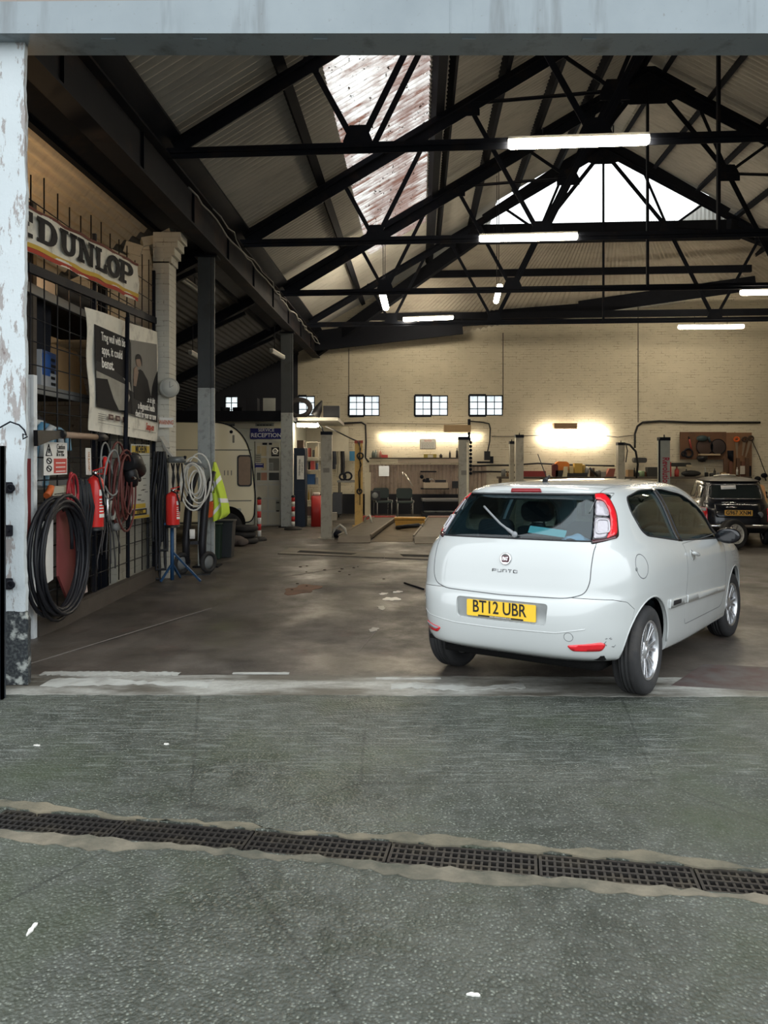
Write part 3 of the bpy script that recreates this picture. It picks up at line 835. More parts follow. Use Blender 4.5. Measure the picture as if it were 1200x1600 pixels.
# ---------------------------------------------------------------- valley girder and columns
def GX(y): return XE(y) - .15
t = thing('valley_girder', 'long dark iron girder on columns along the left side of the hall', 'girder', (GX(12), 5.9, 4.85))
y0, y1 = 5.95, 24.9
mb = MB(); mb.bar((GX(y0), y0, 5.13), (GX(y1), y1, 5.13), .03, .56); mb.build('web', m_rust_iron, t, world=True)
for z in (4.86, 5.40):
    mb = MB(); mb.bar((GX(y0), y0, z), (GX(y1), y1, z), .24, .03); mb.build('flange', m_rust_iron, t, world=True)
for i in range(9):
    y = 7.0 + i * 2.05; mb = MB(); mb.box((GX(y) - .09, y, 4.88), (GX(y) + .05, y + .012, 5.38)); mb.build('stiffener', m_iron, t, world=True)
mb = MB(); mb.hexa([(GX(y0) - .72, y0, 5.03), (GX(y0) - .02, y0, 5.32), (GX(y1) - .02, y1, 5.32), (GX(y1) - .60, y1, 5.02), (GX(y0) - .72, y0, 5.07), (GX(y0) - .02, y0, 5.36), (GX(y1) - .02, y1, 5.36), (GX(y1) - .60, y1, 5.06)])
mb.bar((GX(y0) - .72, y0, 5.03), (GX(y1) - .60, y1, 5.0), .08, .10); mb.bar((GX(y0) - .40, y0, 5.17), (GX(y1) - .32, y1, 5.12), .06, .06)
mb.solo('valley_gutter', m_iron, 'dark gutter boarding alongside the long iron girder, under the aisle roof', 'gutter')
m_col_dark = M('dark_column_paint', (.060, .068, .075), .6, 0, .3, 6, dirt=.45, dcol=(.03, .03, .03), bmp=.2)
m_col_pale = M('pale_grey_column_paint', (.36, .39, .39), .6, 0, .12, 6, dirt=.35, dcol=(.12, .12, .11), dscale=9, bmp=.2)
for k, (px, base, d, w, lb) in enumerate(((324, 885, 12.5, .26, 'iron column painted pale grey below, beside the yellow safety vest'), (449, 822, 19.9, .30, 'iron column painted pale grey below, right of the blue reception sign'))):
    c = P(px, base, d); c.z = FLOOR_Z
    t = thing('iron_column', lb, 'column', tuple(c), 0, 'iron columns')
    zb_ = 2.75 + .078 + (.06 if k else 0); zt_ = 4.84 - FLOOR_Z
    for z0, z1, mt, nm in ((0, zb_, m_col_pale, 'painted_base'), (zb_, zt_, m_col_dark, 'shaft')):
        mb = MB(); mb.box((-w / 2, -.1, z0), (w / 2 - .06, -.085, z1)); mb.box((-w / 2, .085, z0), (w / 2 - .06, .1, z1)); mb.box((-.03, -.085, z0), (-.015, .085, z1))
        mb.box((w / 2 - .055, -.09, z0), (w / 2, -.03, z1)); mb.build(nm, mt, t, bevel=.004)
    mb = MB(); mb.box((-.2, -.16, 0), (.2, .16, .025)); mb.build('base_plate', m_iron, t)
    mb = MB(); mb.box((-.18, -.14, zt_ - .03), (.18, .14, zt_)); mb.build('cap_plate', m_iron, t)
# cables clipped along the girder
def wob(p, q, n, a): 
    return [p.lerp(q, i / n) + Vector((random.uniform(-a, a), 0, random.uniform(-a, a))) for i in range(n + 1)]
m_cable_w = M('grey_cable', (.22, .22, .21), .6); m_cable_b = M('black_cable', (.010, .010, .011), .5)
mb = MB(); mb.tube(wob(Vector((GX(10.5) + .16, 10.5, 5.22)), Vector((GX(24.5) + .16, 24.5, 5.22)), 40, .035), .014, 5)
mb.tube(wob(Vector((GX(11.5) + .17, 11.5, 5.30)), Vector((GX(24.5) + .17, 24.5, 5.18)), 30, .05), .010, 5)
mb.solo('girder_cable', m_cable_w, 'pale grey cables clipped along the long iron girder', 'cable')
for yy, lb in ((13.2, 'dark sloping rafter across the aisle, nearest the doorway'), (17.0, 'dark sloping rafter across the middle of the aisle above the caravan'), (20.4, 'dark sloping rafter across the aisle above the reception loft')):
    mb = MB(); a_, b_ = aisle(.03, yy), aisle(.97, yy + .4); mb.bar(a_ - Vector((0, 0, .14)), b_ - Vector((0, 0, .14)), .12, .2); mb.bar(aisle(.06, yy) - Vector((0, 0, .35)), aisle(.55, yy + .2) - Vector((0, 0, .2)), .07, .08)
    mb.solo('aisle_rafter', m_iron, lb, 'rafter', 'aisle rafters')
mb = MB()
m_dk = M('dark_aisle_boarding', (.028, .030, .038), .85, 0, .2, 3)
x0w, x1w = B(351, 600).x, B(372, 600).x
for (xa, xb, za, zz) in ((-7.9, x0w, FLOOR_Z, 5.4), (x1w, -2.75, FLOOR_Z, 5.4), (x0w, x1w, FLOOR_Z, zb), (x0w, x1w, zt, 5.4)): mb.hexa([(xa, YB(xa) - .06, za), (xb, YB(xb) - .06, za), (xb, YB(xb) - .01, za), (xa, YB(xa) - .01, za), (xa, YB(xa) - .06, zz), (xb, YB(xb) - .06, zz), (xb, YB(xb) - .01, zz), (xa, YB(xa) - .01, zz)])
mb.struct('wall_aisle_end', m_dk)
mb = MB()
for k in range(2):
    p_, q_ = slope(1.0, 5.9, False, .36), slope(1.0, 22.5, False, .36); d_ = Vector((.45 if k else -.45, 0, -.22))
    mb.hexa([p_ + Vector((0, 0, -.02)), q_ + Vector((0, 0, -.02)), q_ + d_ + Vector((0, 0, -.02)), p_ + d_ + Vector((0, 0, -.02)), p_, q_, q_ + d_, p_ + d_])
mb.struct('ceiling_ridge_cap', m_sheet_main)
# ---------------------------------------------------------------- lamps
m_tube = emit('lit_fluorescent', TUBE_COL, TUBE_POWER)
m_tube_wall = emit('lit_wall_fluorescent', TUBE_COL, WALL_TUBE_POWER)
m_tube_off = M('unlit_fluorescent', (.26, .27, .26), .35, 0, .05, 10)
m_lamp_house = M('lamp_housing', (.50, .49, .45), .45, 0, .06, 10)
def lamp(p, q, label, w=.11, h=.085, lit=True, hang=.12, double=False, mat=None):
    p, q = Vector(p), Vector(q); c = (p + q) / 2
    t = thing('fluorescent_light', label, 'light', tuple(c), 0, 'fluorescent lights')
    mb = MB(); mb.bar(p + Vector((0, 0, h * .62)), q + Vector((0, 0, h * .62)), w * .8, h * .35); mb.build('housing', m_lamp_house, t, world=True)
    ax = (q - p).normalized(); side = Vector((0, 0, 1)).cross(ax).normalized()
    if double:
        for sgn in (-1, 1):
            mb = MB(); mb.tube([p + side * sgn * .06, q + side * sgn * .06], .022, 10); mb.build('tube', mat or m_tube, t, world=True)
    else:
        mb = MB(); L = (q - p).length
        pts = [p + ax * .0, p + ax * .03, q - ax * .03, q]
        mb.tube(pts, [w * .36, w * .5, w * .5, w * .36], 12); mb.build('tube', (mat or m_tube) if lit else m_tube_off, t, world=True)
    if hang > 0:
        for f in (.25, .75):
            r = p.lerp(q, f); mb = MB(); mb.cyl(r + Vector((0, 0, h * .7)), r + Vector((0, 0, h * .7 + hang)), .008, 6); mb.build('hanger', m_iron, t, world=True)
    return t
lamp(P(794, 225, 9.52), P(1014, 218, 9.38), 'lit fluorescent light nearest the doorway, longest of the hanging lights', .13, .09)
lamp(P(749, 373, 13.65), P(902, 369, 13.5), 'lit fluorescent light hanging below the left end of the bright gable window', .13, .09)
lamp(P(631, 499, 21.9), P(707, 496, 23.0), 'lit fluorescent light hanging just above the back wall left of centre', .12, .09)
lamp(P(597, 457, 18.5), P(603, 481, 20.2), 'lit fluorescent light seen end-on below the rusty skylight', .16, .09, hang=1.62)
lamp(P(781, 447, 17.9), P(775, 471, 19.5), 'lit fluorescent light seen end-on right of picture centre, slightly tilted', .13, .09, hang=2.9)
lamp(P(1157, 457, 17.4), P(1285, 455, 17.2), 'lit fluorescent light cut by the right edge of the picture', .13, .09)
lamp(P(1060, 511, 21.55), P(1162, 510, 21.45), 'lit fluorescent light hanging high at right in front of the brick wall', .12, .09, hang=.22)
lamp(B(594, 681, .12), B(672, 681, .12), 'lit wall tube over the workbench, left one of the joined pair', .11, .08, hang=0, mat=m_tube_wall)
lamp(B(674, 681, .12), B(751, 681, .12), 'lit wall tube over the workbench, right one of the joined pair', .11, .08, hang=0, mat=m_tube_wall)
t10 = lamp(B(845, 679, .16), B(946, 679, .16), 'glaring double-tube wall light on the brick wall above the white car', .16, .10, hang=0, mat=m_tube_wall)
p, q = B(845, 686, .14), B(946, 686, .14); mb = MB(); mb.tube([p, q], .07, 10); mb.build('tube', m_tube_wall, t10, world=True)
p, q = B(845, 674, .14), B(946, 674, .14); mb = MB(); mb.tube([p, q], .07, 10); mb.build('tube', m_tube_wall, t10, world=True)
lamp(P(466, 664, 21.2), P(496, 664, 20.3), 'lit fluorescent light under the loft, right of the second column', .12, .08, hang=0)
lamp(P(284, 436, 13.5), P(311, 455, 14.8), 'unlit fluorescent tube high in the dark aisle beside the first column', .08, .07, lit=False, hang=.6)
lamp(P(297, 551, 15.5), P(313, 560, 17.0), 'unlit fluorescent tube low in the dark aisle beside the first column', .09, .07, lit=False, hang=.6)
lamp(P(424, 548, 18.0), P(443, 559, 19.5), 'unlit fluorescent tube in the aisle left of the second column', .1, .07, lit=False, hang=.6)
# ================================================================ cars
def catmull(T, rows):
    T = np.array(T, float); n = len(T)
    out = []
    for i in range(rows + 1):
        u = i / rows * (n - 1); k = min(int(u), n - 2); t = u - k
        p0, p1, p2, p3 = T[max(k - 1, 0)], T[k], T[k + 1], T[min(k + 2, n - 1)]
        out.append(.5 * ((2 * p1) + (-p0 + p2) * t + (2 * p0 - 5 * p1 + 4 * p2 - p3) * t * t + (-p0 + 3 * p1 - 3 * p2 + p3) * t ** 3))
    return np.array(out)
def car_loops(table, ym, rows, N, pf=None):
    """table rows: zr, zs, zf, yr, yf, W, p"""
    R = catmull(table, rows)
    loops = []
    for zr, zs, zf, yr, yf, W, p in R:
        pts = []
        for k in range(4 * N):
            th = k / (4 * N) * 2 * PI
            s_, c_ = math.sin(th), math.cos(th)
            q = p if c_ > 0 else (pf or p)
            den = (abs(s_) ** q + abs(c_) ** q) ** (1 / q)
            x = W * s_ / den; g = c_ / den
            if g >= 0: y = ym - (ym - yr) * g; z = zs + (zr - zs) * g ** 2
            else: y = ym + (yf - ym) * (-g); z = zs + (zf - zs) * g ** 2
            pts.append((x, y, z))
        loops.append(pts)
    return loops
def loft(loops, closed_caps=True):
    n = len(loops[0]); V = [p for l in loops for p in l]; F = []
    for i in range(len(loops) - 1):
        for k in range(n):
            F.append((i * n + k, i * n + (k + 1) % n, (i + 1) * n + (k + 1) % n, (i + 1) * n + k))
    if closed_caps:
        F.append(tuple(range(n))[::-1]); F.append(tuple(range((len(loops) - 1) * n, len(loops) * n)))
    return V, F
def raw_obj(V, F, name='shape'):
    me = bpy.data.meshes.new(name); me.from_pydata([tuple(v) for v in V], [], [list(f) for f in F])
    bm = bmesh.new(); bm.from_mesh(me); bmesh.ops.recalc_face_normals(bm, faces=bm.faces); bm.to_mesh(me); bm.free()
    o = bpy.data.objects.new(name, me); COL.objects.link(o); return o
def applied(o):
    dg = bpy.context.evaluated_depsgraph_get(); dg.update()
    me = bpy.data.meshes.new_from_object(o.evaluated_get(dg))
    o.modifiers.clear(); o.data = me
    return o
def boolean(o, cutter, op, keep=False):
    m = o.modifiers.new('cut', 'BOOLEAN'); m.operation = op; m.solver = 'EXACT'; m.object = cutter
    applied(o)
    if not keep: bpy.data.objects.remove(cutter)
    return o
def prism_obj(poly, o, u, v, d):
    mb = MB(); mb.prism(poly, o, u, v, d)
    return raw_obj(mb.v, mb.f, 'cutter')
def smooth_poly(poly, r=.04, n=4):
    """rounded corners"""
    out = []; N = len(poly)
    rr = r if isinstance(r, (list, tuple)) else [r] * N
    for i in range(N):
        p, a, b = Vector(poly[i]), Vector(poly[i - 1]), Vector(poly[(i + 1) % N])
        da, db = (a - p), (b - p)
        q = min(rr[i], da.length * .48, db.length * .48)
        if q < 1e-4: out.append(tuple(p)); continue
        A, Bv = p + da.normalized() * q, p + db.normalized() * q
        for k in range(n + 1):
            t = k / n
            out.append(tuple(A * (1 - t) ** 2 + p * 2 * t * (1 - t) + Bv * t * t))
    return out
def inset_poly(poly, d):
    """shrink (d>0) a 2-D polygon"""
    N = len(poly); area = sum(poly[i][0] * poly[(i + 1) % N][1] - poly[(i + 1) % N][0] * poly[i][1] for i in range(N))
    sg = 1 if area > 0 else -1; out = []
    for i in range(N):
        p, a, b = Vector(poly[i]), Vector(poly[i - 1]), Vector(poly[(i + 1) % N])
        e1 = (p - a).normalized(); e2 = (b - p).normalized()
        n1 = Vector((-e1.y, e1.x)) * sg; n2 = Vector((-e2.y, e2.x)) * sg
        m = n1 + n2
        if m.length < 1e-6: m = n1
        m.normalize(); k = d / max(.4, m.dot(n1))
        out.append(tuple(p + m * k))
    return out
def in_poly(p, poly):
    c = False; N = len(poly)
    for i in range(N):
        a, b = poly[i], poly[i - 1]
        if (a[1] > p[1]) != (b[1] > p[1]) and p[0] < (b[0] - a[0]) * (p[1] - a[1]) / (b[1] - a[1]) + a[0]: c = not c
    return c
def decal(mb, bvh, poly, o, u, v, off=.003, thick=.006, step=.03, hit_max=3.0):
    """a panel lying on the body: polygon in the (u,v) frame, dropped on the surface along u x v reversed"""
    o, u, v = Vector(o), Vector(u).normalized(), Vector(v).normalized()
    n = u.cross(v).normalized()
    pts = []
    N = len(poly)
    for i in range(N):
        a, b = Vector(poly[i]), Vector(poly[(i + 1) % N])
        k = max(1, int((b - a).length / step))
        for j in range(k): pts.append(tuple(a + (b - a) * (j / k)))
    nb = len(pts)
    xs = [p[0] for p in pts]; ys = [p[1] for p in pts]
    inner = inset_poly(poly, step * .45)
    i = min(xs) + step * .5
    while i < max(xs):
        j = min(ys) + step * .5
        while j < max(ys):
            if in_poly((i, j), inner): pts.append((i, j))
            j += step
        i += step
    r = delaunay_2d_cdt([Vector(p) for p in pts], [(k, (k + 1) % nb) for k in range(nb)], [list(range(nb))], 1, 1e-5)
    P2, E2, F2 = r[0], r[1], r[2]
    top, bot = [], []
    for p in P2:
        w = o + u * p[0] + v * p[1]
        h, nn, _, _ = bvh.ray_cast(w, -n, hit_max)
        if h is None:
            h, nn, _, _ = bvh.find_nearest(w - n * .4)
        if nn.dot(n) < 0: nn = -nn
        top.append(h + nn * off); bot.append(h + nn * (off - thick))
    m = len(top)
    F = [tuple(f) for f in F2] + [tuple(i + m for i in f)[::-1] for f in F2]
    cnt = {}
    for f in F2:
        for a, b in zip(f, list(f[1:]) + [f[0]]): cnt[(a, b)] = 1
    for (a, b) in cnt:
        if (b, a) not in cnt: F.append((b, a, a + m, b + m))
    return mb.add(top + bot, F, True)
def line_on(bvh, pts, n, off=0.0, seg=.03):
    """polyline dropped on the body along -n"""
    n = Vector(n).normalized(); out = []
    for i in range(len(pts) - 1):
        a, b = Vector(pts[i]), Vector(pts[i + 1]); k = max(1, int((b - a).length / seg))
        for j in range(k + (i == len(pts) - 2)):
            w = a + (b - a) * (j / k)
            h, nn, _, _ = bvh.ray_cast(w, -n, 3.0)
            if h is None: h, nn, _, _ = bvh.find_nearest(w - n * .4)
            if nn.dot(n) < 0: nn = -nn
            out.append(h + nn * off)
    return out
def finish(o, name, mats, parent, angle=.6, bvh=None, sub_n=None):
    o.name = name; o.data.name = name
    o.data.materials.clear()
    for m in (mats if isinstance(mats, (list, tuple)) else [mats]): o.data.materials.append(m)
    o.data.polygons.foreach_set('material_index', [0] * len(o.data.polygons))
    o.data.polygons.foreach_set('use_smooth', [True] * len(o.data.polygons))
    o.data.set_sharp_from_angle(angle=angle)
    if bvh is not None:
        tree, norms = bvh
        me = o.data; me.update()
        near = [None] * len(me.vertices)
        for v in me.vertices:
            h, nn, fi, dist = tree.find_nearest(v.co)
            if h is not None and dist < .002: near[v.index] = (norms(fi, h), nn)
        outer = [all(near[i] is not None for i in p.vertices) and p.normal.dot(near[p.vertices[0]][0]) > .3 for p in me.polygons]
        ef = {}
        for p in me.polygons:
            for ek in p.edge_keys: ef.setdefault(ek, []).append(p.index)
        at = me.attributes.get('sharp_edge') or me.attributes.new('sharp_edge', 'BOOLEAN', 'EDGE')
        for e in me.edges:
            fs = ef.get(tuple(sorted(e.vertices)), [])
            if len(fs) == 2 and outer[fs[0]] and outer[fs[1]]: at.data[e.index].value = False
            elif any(outer[f] for f in fs): at.data[e.index].value = True
        ln = [Vector((0, 0, 0))] * len(me.loops)
        for p in me.polygons:
            for li in p.loop_indices:
                ln[li] = near[me.loops[li].vertex_index][0] if outer[p.index] else p.normal
        me.normals_split_custom_set([tuple(x) for x in ln])
    o.parent = parent
    WM[o.name] = Matrix.Identity(4)
    return o
def smooth_normals(V, F):
    """interpolated normals of a quad shell"""
    V = [Vector(v) for v in V]; vn = [Vector((0, 0, 0)) for _ in V]
    for f in F:
        if len(f) > 4: continue
        a = (V[f[1]] - V[f[0]]).cross(V[f[-1]] - V[f[0]])
        if len(f) == 4: a += (V[f[3]] - V[f[2]]).cross(V[f[1]] - V[f[2]])
        for i in f: vn[i] += a
    for q in vn:
        if q.length > 0: q.normalize()
    def at(fi, p):
        f = F[fi]; acc = Vector((0, 0, 0))
        for i in f[:8]:
            acc += vn[i] * (1.0 / ((V[i] - p).length_squared + 1e-7))
        return acc.normalized()
    return at

m_paint = M('white_car_paint', (.46, .48, .475), .22, 0, .02, 3, coat=1.0)
m_black_plastic = M('black_plastic', (.012, .012, .014), .45, 0, .2, 20)
m_gloss_black = M('gloss_black', (.006, .006, .008), .12, 0, .2, 20, coat=.5)
m_rubber = M('tyre_rubber', (.022, .022, .023), .75, 0, .25, 25, dirt=.35, dcol=(.06, .052, .045), bmp=.2, bscale=90)
m_alloy = M('silver_alloy', (.62, .63, .65), .28, .9, .06, 12)
m_chrome = M('chrome', (.75, .75, .76), .12, 1.0, .05, 10)
m_red_lens = M('red_lens', (.60, .012, .02), .12, 0, .15, 30, coat=.8)
m_clear_lens = M('clear_lens', (.36, .34, .37), .10, .15, .18, 40, coat=.8)
m_dark_lens = M('smoked_lens', (.05, .012, .016), .12, 0, .2, 30, coat=.6)
m_car_glass = glass('tinted_car_glass', (.62, .74, .78))
m_seat = M('car_seat_cloth', (.035, .04, .045), .85, 0, .2, 30)
m_trim_grey = M('grey_trim', (.16, .17, .17), .6, 0, .1, 20)
m_plate_y = M('yellow_plate', (.80, .50, .035), .4, 0, .05, 20)
m_ink = M('black_ink', (.01, .01, .01), .5, 0, .1, 20)
m_white_paper = M('white_paper', (.78, .78, .76), .7, 0, .05, 10)
m_teal_paper = M('teal_paper', (.30, .66, .62), .7, 0, .05, 10)
m_under = M('underbody_black', (.006, .006, .006), .9, 0, .2, 10, spec=.1)

def wheel(name, parent, c, side, R, width, rim_r, spokes=7, tyre_mat=None, rim_mat=None, steer=0.0):
    """a tyre with a rim (sub-part); side +1: outer face towards +x"""
    mb = MB(); h = width / 2
    prof = [(rim_r, -h * .9), (rim_r + .012, -h), (R - .045, -h * 1.04), (R - .014, -h * .93), (R - .002, -h * .72), (R, -h * .3)]
    for k in (-.3, 0, .3):
        prof += [(R, h * k - .006), (R - .009, h * k - .004), (R - .009, h * k + .004), (R, h * k + .006)]
    prof += [(R, h * .5), (R - .002, h * .72), (R - .014, h * .93), (R - .045, h * 1.04), (rim_r + .012, h), (rim_r, h * .9), (rim_r - .004, 0), (rim_r, -h * .9)]
    mb.lathe(prof, (0, 0, 0), (side, 0, 0), 56)
    t = mb.build(name, tyre_mat or m_rubber, parent)
    t.location = c; t.rotation_euler = (0, 0, steer)
    rb = MB()
    rb.lathe([(rim_r - .002, -h * .8), (rim_r, h * .82), (rim_r + .004, h * .92), (rim_r - .004, h * .98), (rim_r - .016, h * .90), (rim_r - .022, h * .5), (rim_r - .03, -h * .2), (rim_r - .028, -h * .8), (rim_r - .002, -h * .8)], (0, 0, 0), (side, 0, 0), 48)
    rb.lathe([(.0, h * .78), (.022, h * .78), (.028, h * .72), (.062, h * .66), (.068, h * .55), (.06, h * .2), (.0, h * .2)], (0, 0, 0), (side, 0, 0), 24)
    for k in range(spokes):
        for dlt in (-.13, .13):
            a = 2 * PI * k / spokes + dlt; a2 = 2 * PI * k / spokes + dlt * 1.25
            p0 = Vector((side * h * .62, math.cos(a) * .05, math.sin(a) * .05)); p1 = Vector((side * h * .80, math.cos(a2) * (rim_r - .012), math.sin(a2) * (rim_r - .012)))
            rad = Vector((0, math.cos(a2), math.sin(a2))); tan = Vector((0, -math.sin(a2), math.cos(a2))); ax = Vector((side, 0, 0))
            w0, w1, d = .011, .0135, .022
            rb.hexa([p0 - tan * w0 - ax * d, p0 + tan * w0 - ax * d, p1 + tan * w1 - ax * d, p1 - tan * w1 - ax * d, p0 - tan * w0, p0 + tan * w0, p1 + tan * w1, p1 - tan * w1])
    rim = rb.build('rim', rim_mat or m_alloy, t, bevel=.003)
    db = MB(); db.lathe([(0, -h * .1), (rim_r - .034, -h * .1), (rim_r - .034, -h * .3), (0, -h * .3)], (0, 0, 0), (side, 0, 0), 32)
    db.lathe([(.0, h * .05), (.125, h * .05), (.125, -h * .1)], (0, 0, 0), (side, 0, 0), 32)
    db.build('brake_disc', m_trim_grey, t)
    return t

def build_hatchback():
    # pose: the rear axle's ground point, heading, and the fall of the floor under the car
    up = Vector((0, .028, 1)).normalized(); yaw = .622
    fwd = Vector((math.sin(yaw), math.cos(yaw), 0)); fwd = (fwd - up * fwd.dot(up)).normalized()
    rt = fwd.cross(up)
    org = Vector((1.168, 5.856, -.0135))
    mat = Matrix(((rt.x, fwd.x, up.x, org.x), (rt.y, fwd.y, up.y, org.y), (rt.z, fwd.z, up.z, org.z), (0, 0, 0, 1)))
    car = thing('hatchback_car', 'white three-door hatchback seen from behind, parked in the garage doorway', 'car', mat=mat)
    T = [(.27, .21, .20, -.50, 3.22, .71, 4.6), (.305, .225, .22, -.595, 3.32, .790, 4.8), (.350, .28, .28, -.635, 3.38, .818, 4.9),
         (.46, .42, .40, -.660, 3.41, .836, 5.0), (.58, .56, .55, -.662, 3.42, .845, 5.1), (.665, .68, .68, -.640, 3.40, .848, 5.4),
         (.715, .73, .74, -.598, 3.36, .848, 5.8), (.80, .82, .82, -.584, 3.22, .844, 6.0), (.90, .905, .89, -.568, 2.98, .833, 6.0),
         (.99, .965, .945, -.538, 2.68, .810, 6.0), (1.05, 1.02, .985, -.500, 2.50, .776, 6.0), (1.13, 1.10, 1.08, -.442, 2.40, .738, 6.0),
         (1.22, 1.20, 1.20, -.368, 2.28, .700, 6.0), (1.31, 1.30, 1.31, -.288, 2.10, .655, 6.0), (1.372, 1.37, 1.385, -.235, 1.92, .612, 5.8),
         (1.402, 1.425, 1.43, -.232, 1.70, .560, 5.4), (1.430, 1.455, 1.457, -.17, 1.46, .475, 5.0), (1.453, 1.475, 1.476, .0, 1.25, .35, 4.0),
         (1.468, 1.486, 1.487, .20, 1.05, .21, 3.0), (1.478, 1.490, 1.490, .45, .85, .07, 2.4)]
    loops = car_loops(T, 1.15, 84, 36, 5.4)
    V, F = loft(loops)
    norms = smooth_normals(V, F)
    ob = raw_obj(V, F, 'body')
    bvh = BVHTree.FromPolygons([Vector(v) for v in V], F)
    zi = lambda z: z - .03 * (z - .85) / .65
    TI = [(zi(a), zi(b), zi(c), d + .028, e - .028, max(.03, f - .028), g) for a, b, c, d, e, f, g in T]
    VI, FI = loft(car_loops(TI, 1.15, 60, 24, 5.4))
    bm = bmesh.new(); bm.from_mesh(ob.data); bmesh.ops.recalc_face_normals(bm, faces=bm.faces)
    bm2 = bmesh.new(); vv = [bm2.verts.new(v) for v in VI]
    for f in FI: bm2.faces.new([vv[k] for k in f])
    bmesh.ops.recalc_face_normals(bm2, faces=bm2.faces); bmesh.ops.reverse_faces(bm2, faces=bm2.faces)
    me2 = bpy.data.meshes.new('inner'); bm2.to_mesh(me2); bm2.free()
    bm.from_mesh(me2); bm.to_mesh(ob.data); bm.free()
    X, Y, Z = Vector((1, 0, 0)), Vector((0, 1, 0)), Vector((0, 0, 1))
    # --- openings
    for yc in (0.0, 2.51):
        for sx in (-1, 1):
            R = .352
            mb = MB(); mb.lathe([(0, .52), (R, .52), (R, .95), (0, .95)], (0, yc, .315), (sx, 0, 0), 56, False)
            boolean(ob, raw_obj(mb.v, mb.f, 'cutter'), 'DIFFERENCE')
    rearwin = smooth_poly([(-.592, 1.062), (.592, 1.062), (.566, 1.368), (-.566, 1.368)], .03)
    boolean(ob, prism_obj(rearwin, (0, -1.2, 0), X, Z, Y * 1.25), 'DIFFERENCE')
    quarter = smooth_poly([(.11, 1.345), (.04, 1.25), (.085, 1.115), (.15, 1.075), (.80, 1.005), (.80, 1.395), (.45, 1.392)], [.05, .08, .06, .05, .01, .01, .1])
    door_win = smooth_poly([(.875, 1.002), (2.02, .955), (2.10, .985), (1.86, 1.215), (1.45, 1.352), (1.0, 1.397), (.870, 1.397)], [.01, .03, .06, .1, .1, .05, .01])
    for sx in (-1, 1):
        for q in (quarter, door_win):
            boolean(ob, prism_obj(q, (sx * 1.1, 0, 0), Y, Z, X * (-sx * .75)), 'DIFFERENCE')
    screen = smooth_poly([(-.66, 1.02), (.66, 1.02), (.50, 1.40), (-.50, 1.40)], .06)
    boolean(ob, prism_obj(screen, (0, 3.2, 0), X, Z, Y * (-1.75)), 'DIFFERENCE')
    # --- panels parted from the shell
    parts = []
    def part_off(poly, o, u, v, d, gap=.0035):
        nonlocal ob
        c2 = ob.copy(); c2.data = ob.data.copy(); COL.objects.link(c2)
        boolean(c2, prism_obj(inset_poly(poly, gap), o, u, v, d), 'INTERSECT')
        boolean(ob, prism_obj(poly, o, u, v, d), 'DIFFERENCE')
        return c2
    tg_poly = smooth_poly([(-.594, .80), (-.565, .728), (-.46, .695), (0, .684), (.46, .695), (.565, .728), (.594, .80), (.598, 1.052), (.568, 1.378), (-.568, 1.378), (-.598, 1.052)], [.06, .06, .06, .06, .06, .06, .06, .02, .01, .01, .02])
    tail = part_off(tg_poly, (0, -1.2, 0), X, Z, Y * 1.25, .0035)
    door_poly = smooth_poly([(.765, .37), (1.93, .36), (2.07, .46), (2.10, .72), (2.08, .93), (2.13, .985), (1.87, 1.235), (1.45, 1.374), (1.0, 1.418), (.845, 1.418), (.845, 1.0), (.835, .80), (.765, .58)], .045)
    doors = []
    for sx in (1, -1):
        doors.append(part_off(door_poly, (sx * 1.1, 0, 0), Y, Z, X * (-sx * .70)))
    bump_poly = [(-1, .1), (-.30, .1), (-.30, .52), (-.27, .615), (-.36, .672), (-.47, .695), (-.60, .705), (-1, .705)]
    recess = smooth_poly([(-.335, .515), (.335, .515), (.345, .655), (-.345, .655)], .03)
    bumper = part_off(bump_poly, (1.1, 0, 0), Y, Z, X * -2.2)
    rc = MB(); rc.prism(recess, (0, -1, 0), X, Z, Y * .362)
    boolean(bumper, raw_obj(rc.v, rc.f, 'cutter'), 'DIFFERENCE')
    nb = (bvh, norms)
    for nm, par, pts, n in (('tailgate_seam', tail, [(x, -1.2, z) for x, z in tg_poly if z < 1.04], (0, -1, 0)),):
        mb = MB(); mb.tube(line_on(bvh, sorted([p for p in pts if p[0] < 0], key=lambda p: -p[2]) + sorted([p for p in pts if p[0] >= 0], key=lambda p: p[0] * 1.0 + p[2] * .3), n, -.0012), .0032, 5); mb.build(nm, M('seam_grey', (.10, .105, .11), .7), par)
    for sx, d_ in ((1, doors[0]), (-1, doors[1])):
        mb = MB(); mb.tube(line_on(bvh, [(sx * 1.1, y, z) for y, z in door_poly if z < 1.0], (sx, 0, 0), -.0012), .0028, 5); mb.build('door_seam', M('seam_grey', (.10, .105, .11), .7), d_)
    finish(ob, 'body', m_paint, car, .5, nb)
    finish(tail, 'tailgate', m_paint, car, .5, nb)
    finish(bumper, 'rear_bumper', m_paint, car, .5, nb)
    for d in doors: finish(d, 'door', m_paint, car, .5, nb)
    # --- plate recess tray, plate with lettering
    mb = MB(); mb.prism(recess, (0, -.655, 0), X, Z, Y * .05)
    mb2 = MB(); mb2.prism(inset_poly(recess, -.004), (0, -.638, 0), X, Z, Y * .01)
    mb2.build('plate_recess', m_paint, bumper)
    mb = MB(); mb.rbox((-.26, -.650, .528), (.26, -.643, .640), .008, 3, 'y')
    pl = mb.build('number_plate', m_plate_y, bumper)
    mb = MB()
    mb.text('BT12 UBR', (-.012, -.651, .592), X, Z, .118, .003, sx=.80, bold=.0012)
    mb.box((-.17, -.6525, .5295), (.17, -.650, .5395)); 
    mb.build('plate_lettering', m_ink, pl)
    mb = MB(); mb.text('www.vehicleservicesuk.co.uk', (0, -.6535, .5345), X, Z, .0125, .001, sx=1.1)
    mb.build('dealer_lettering', m_white_paper, pl)
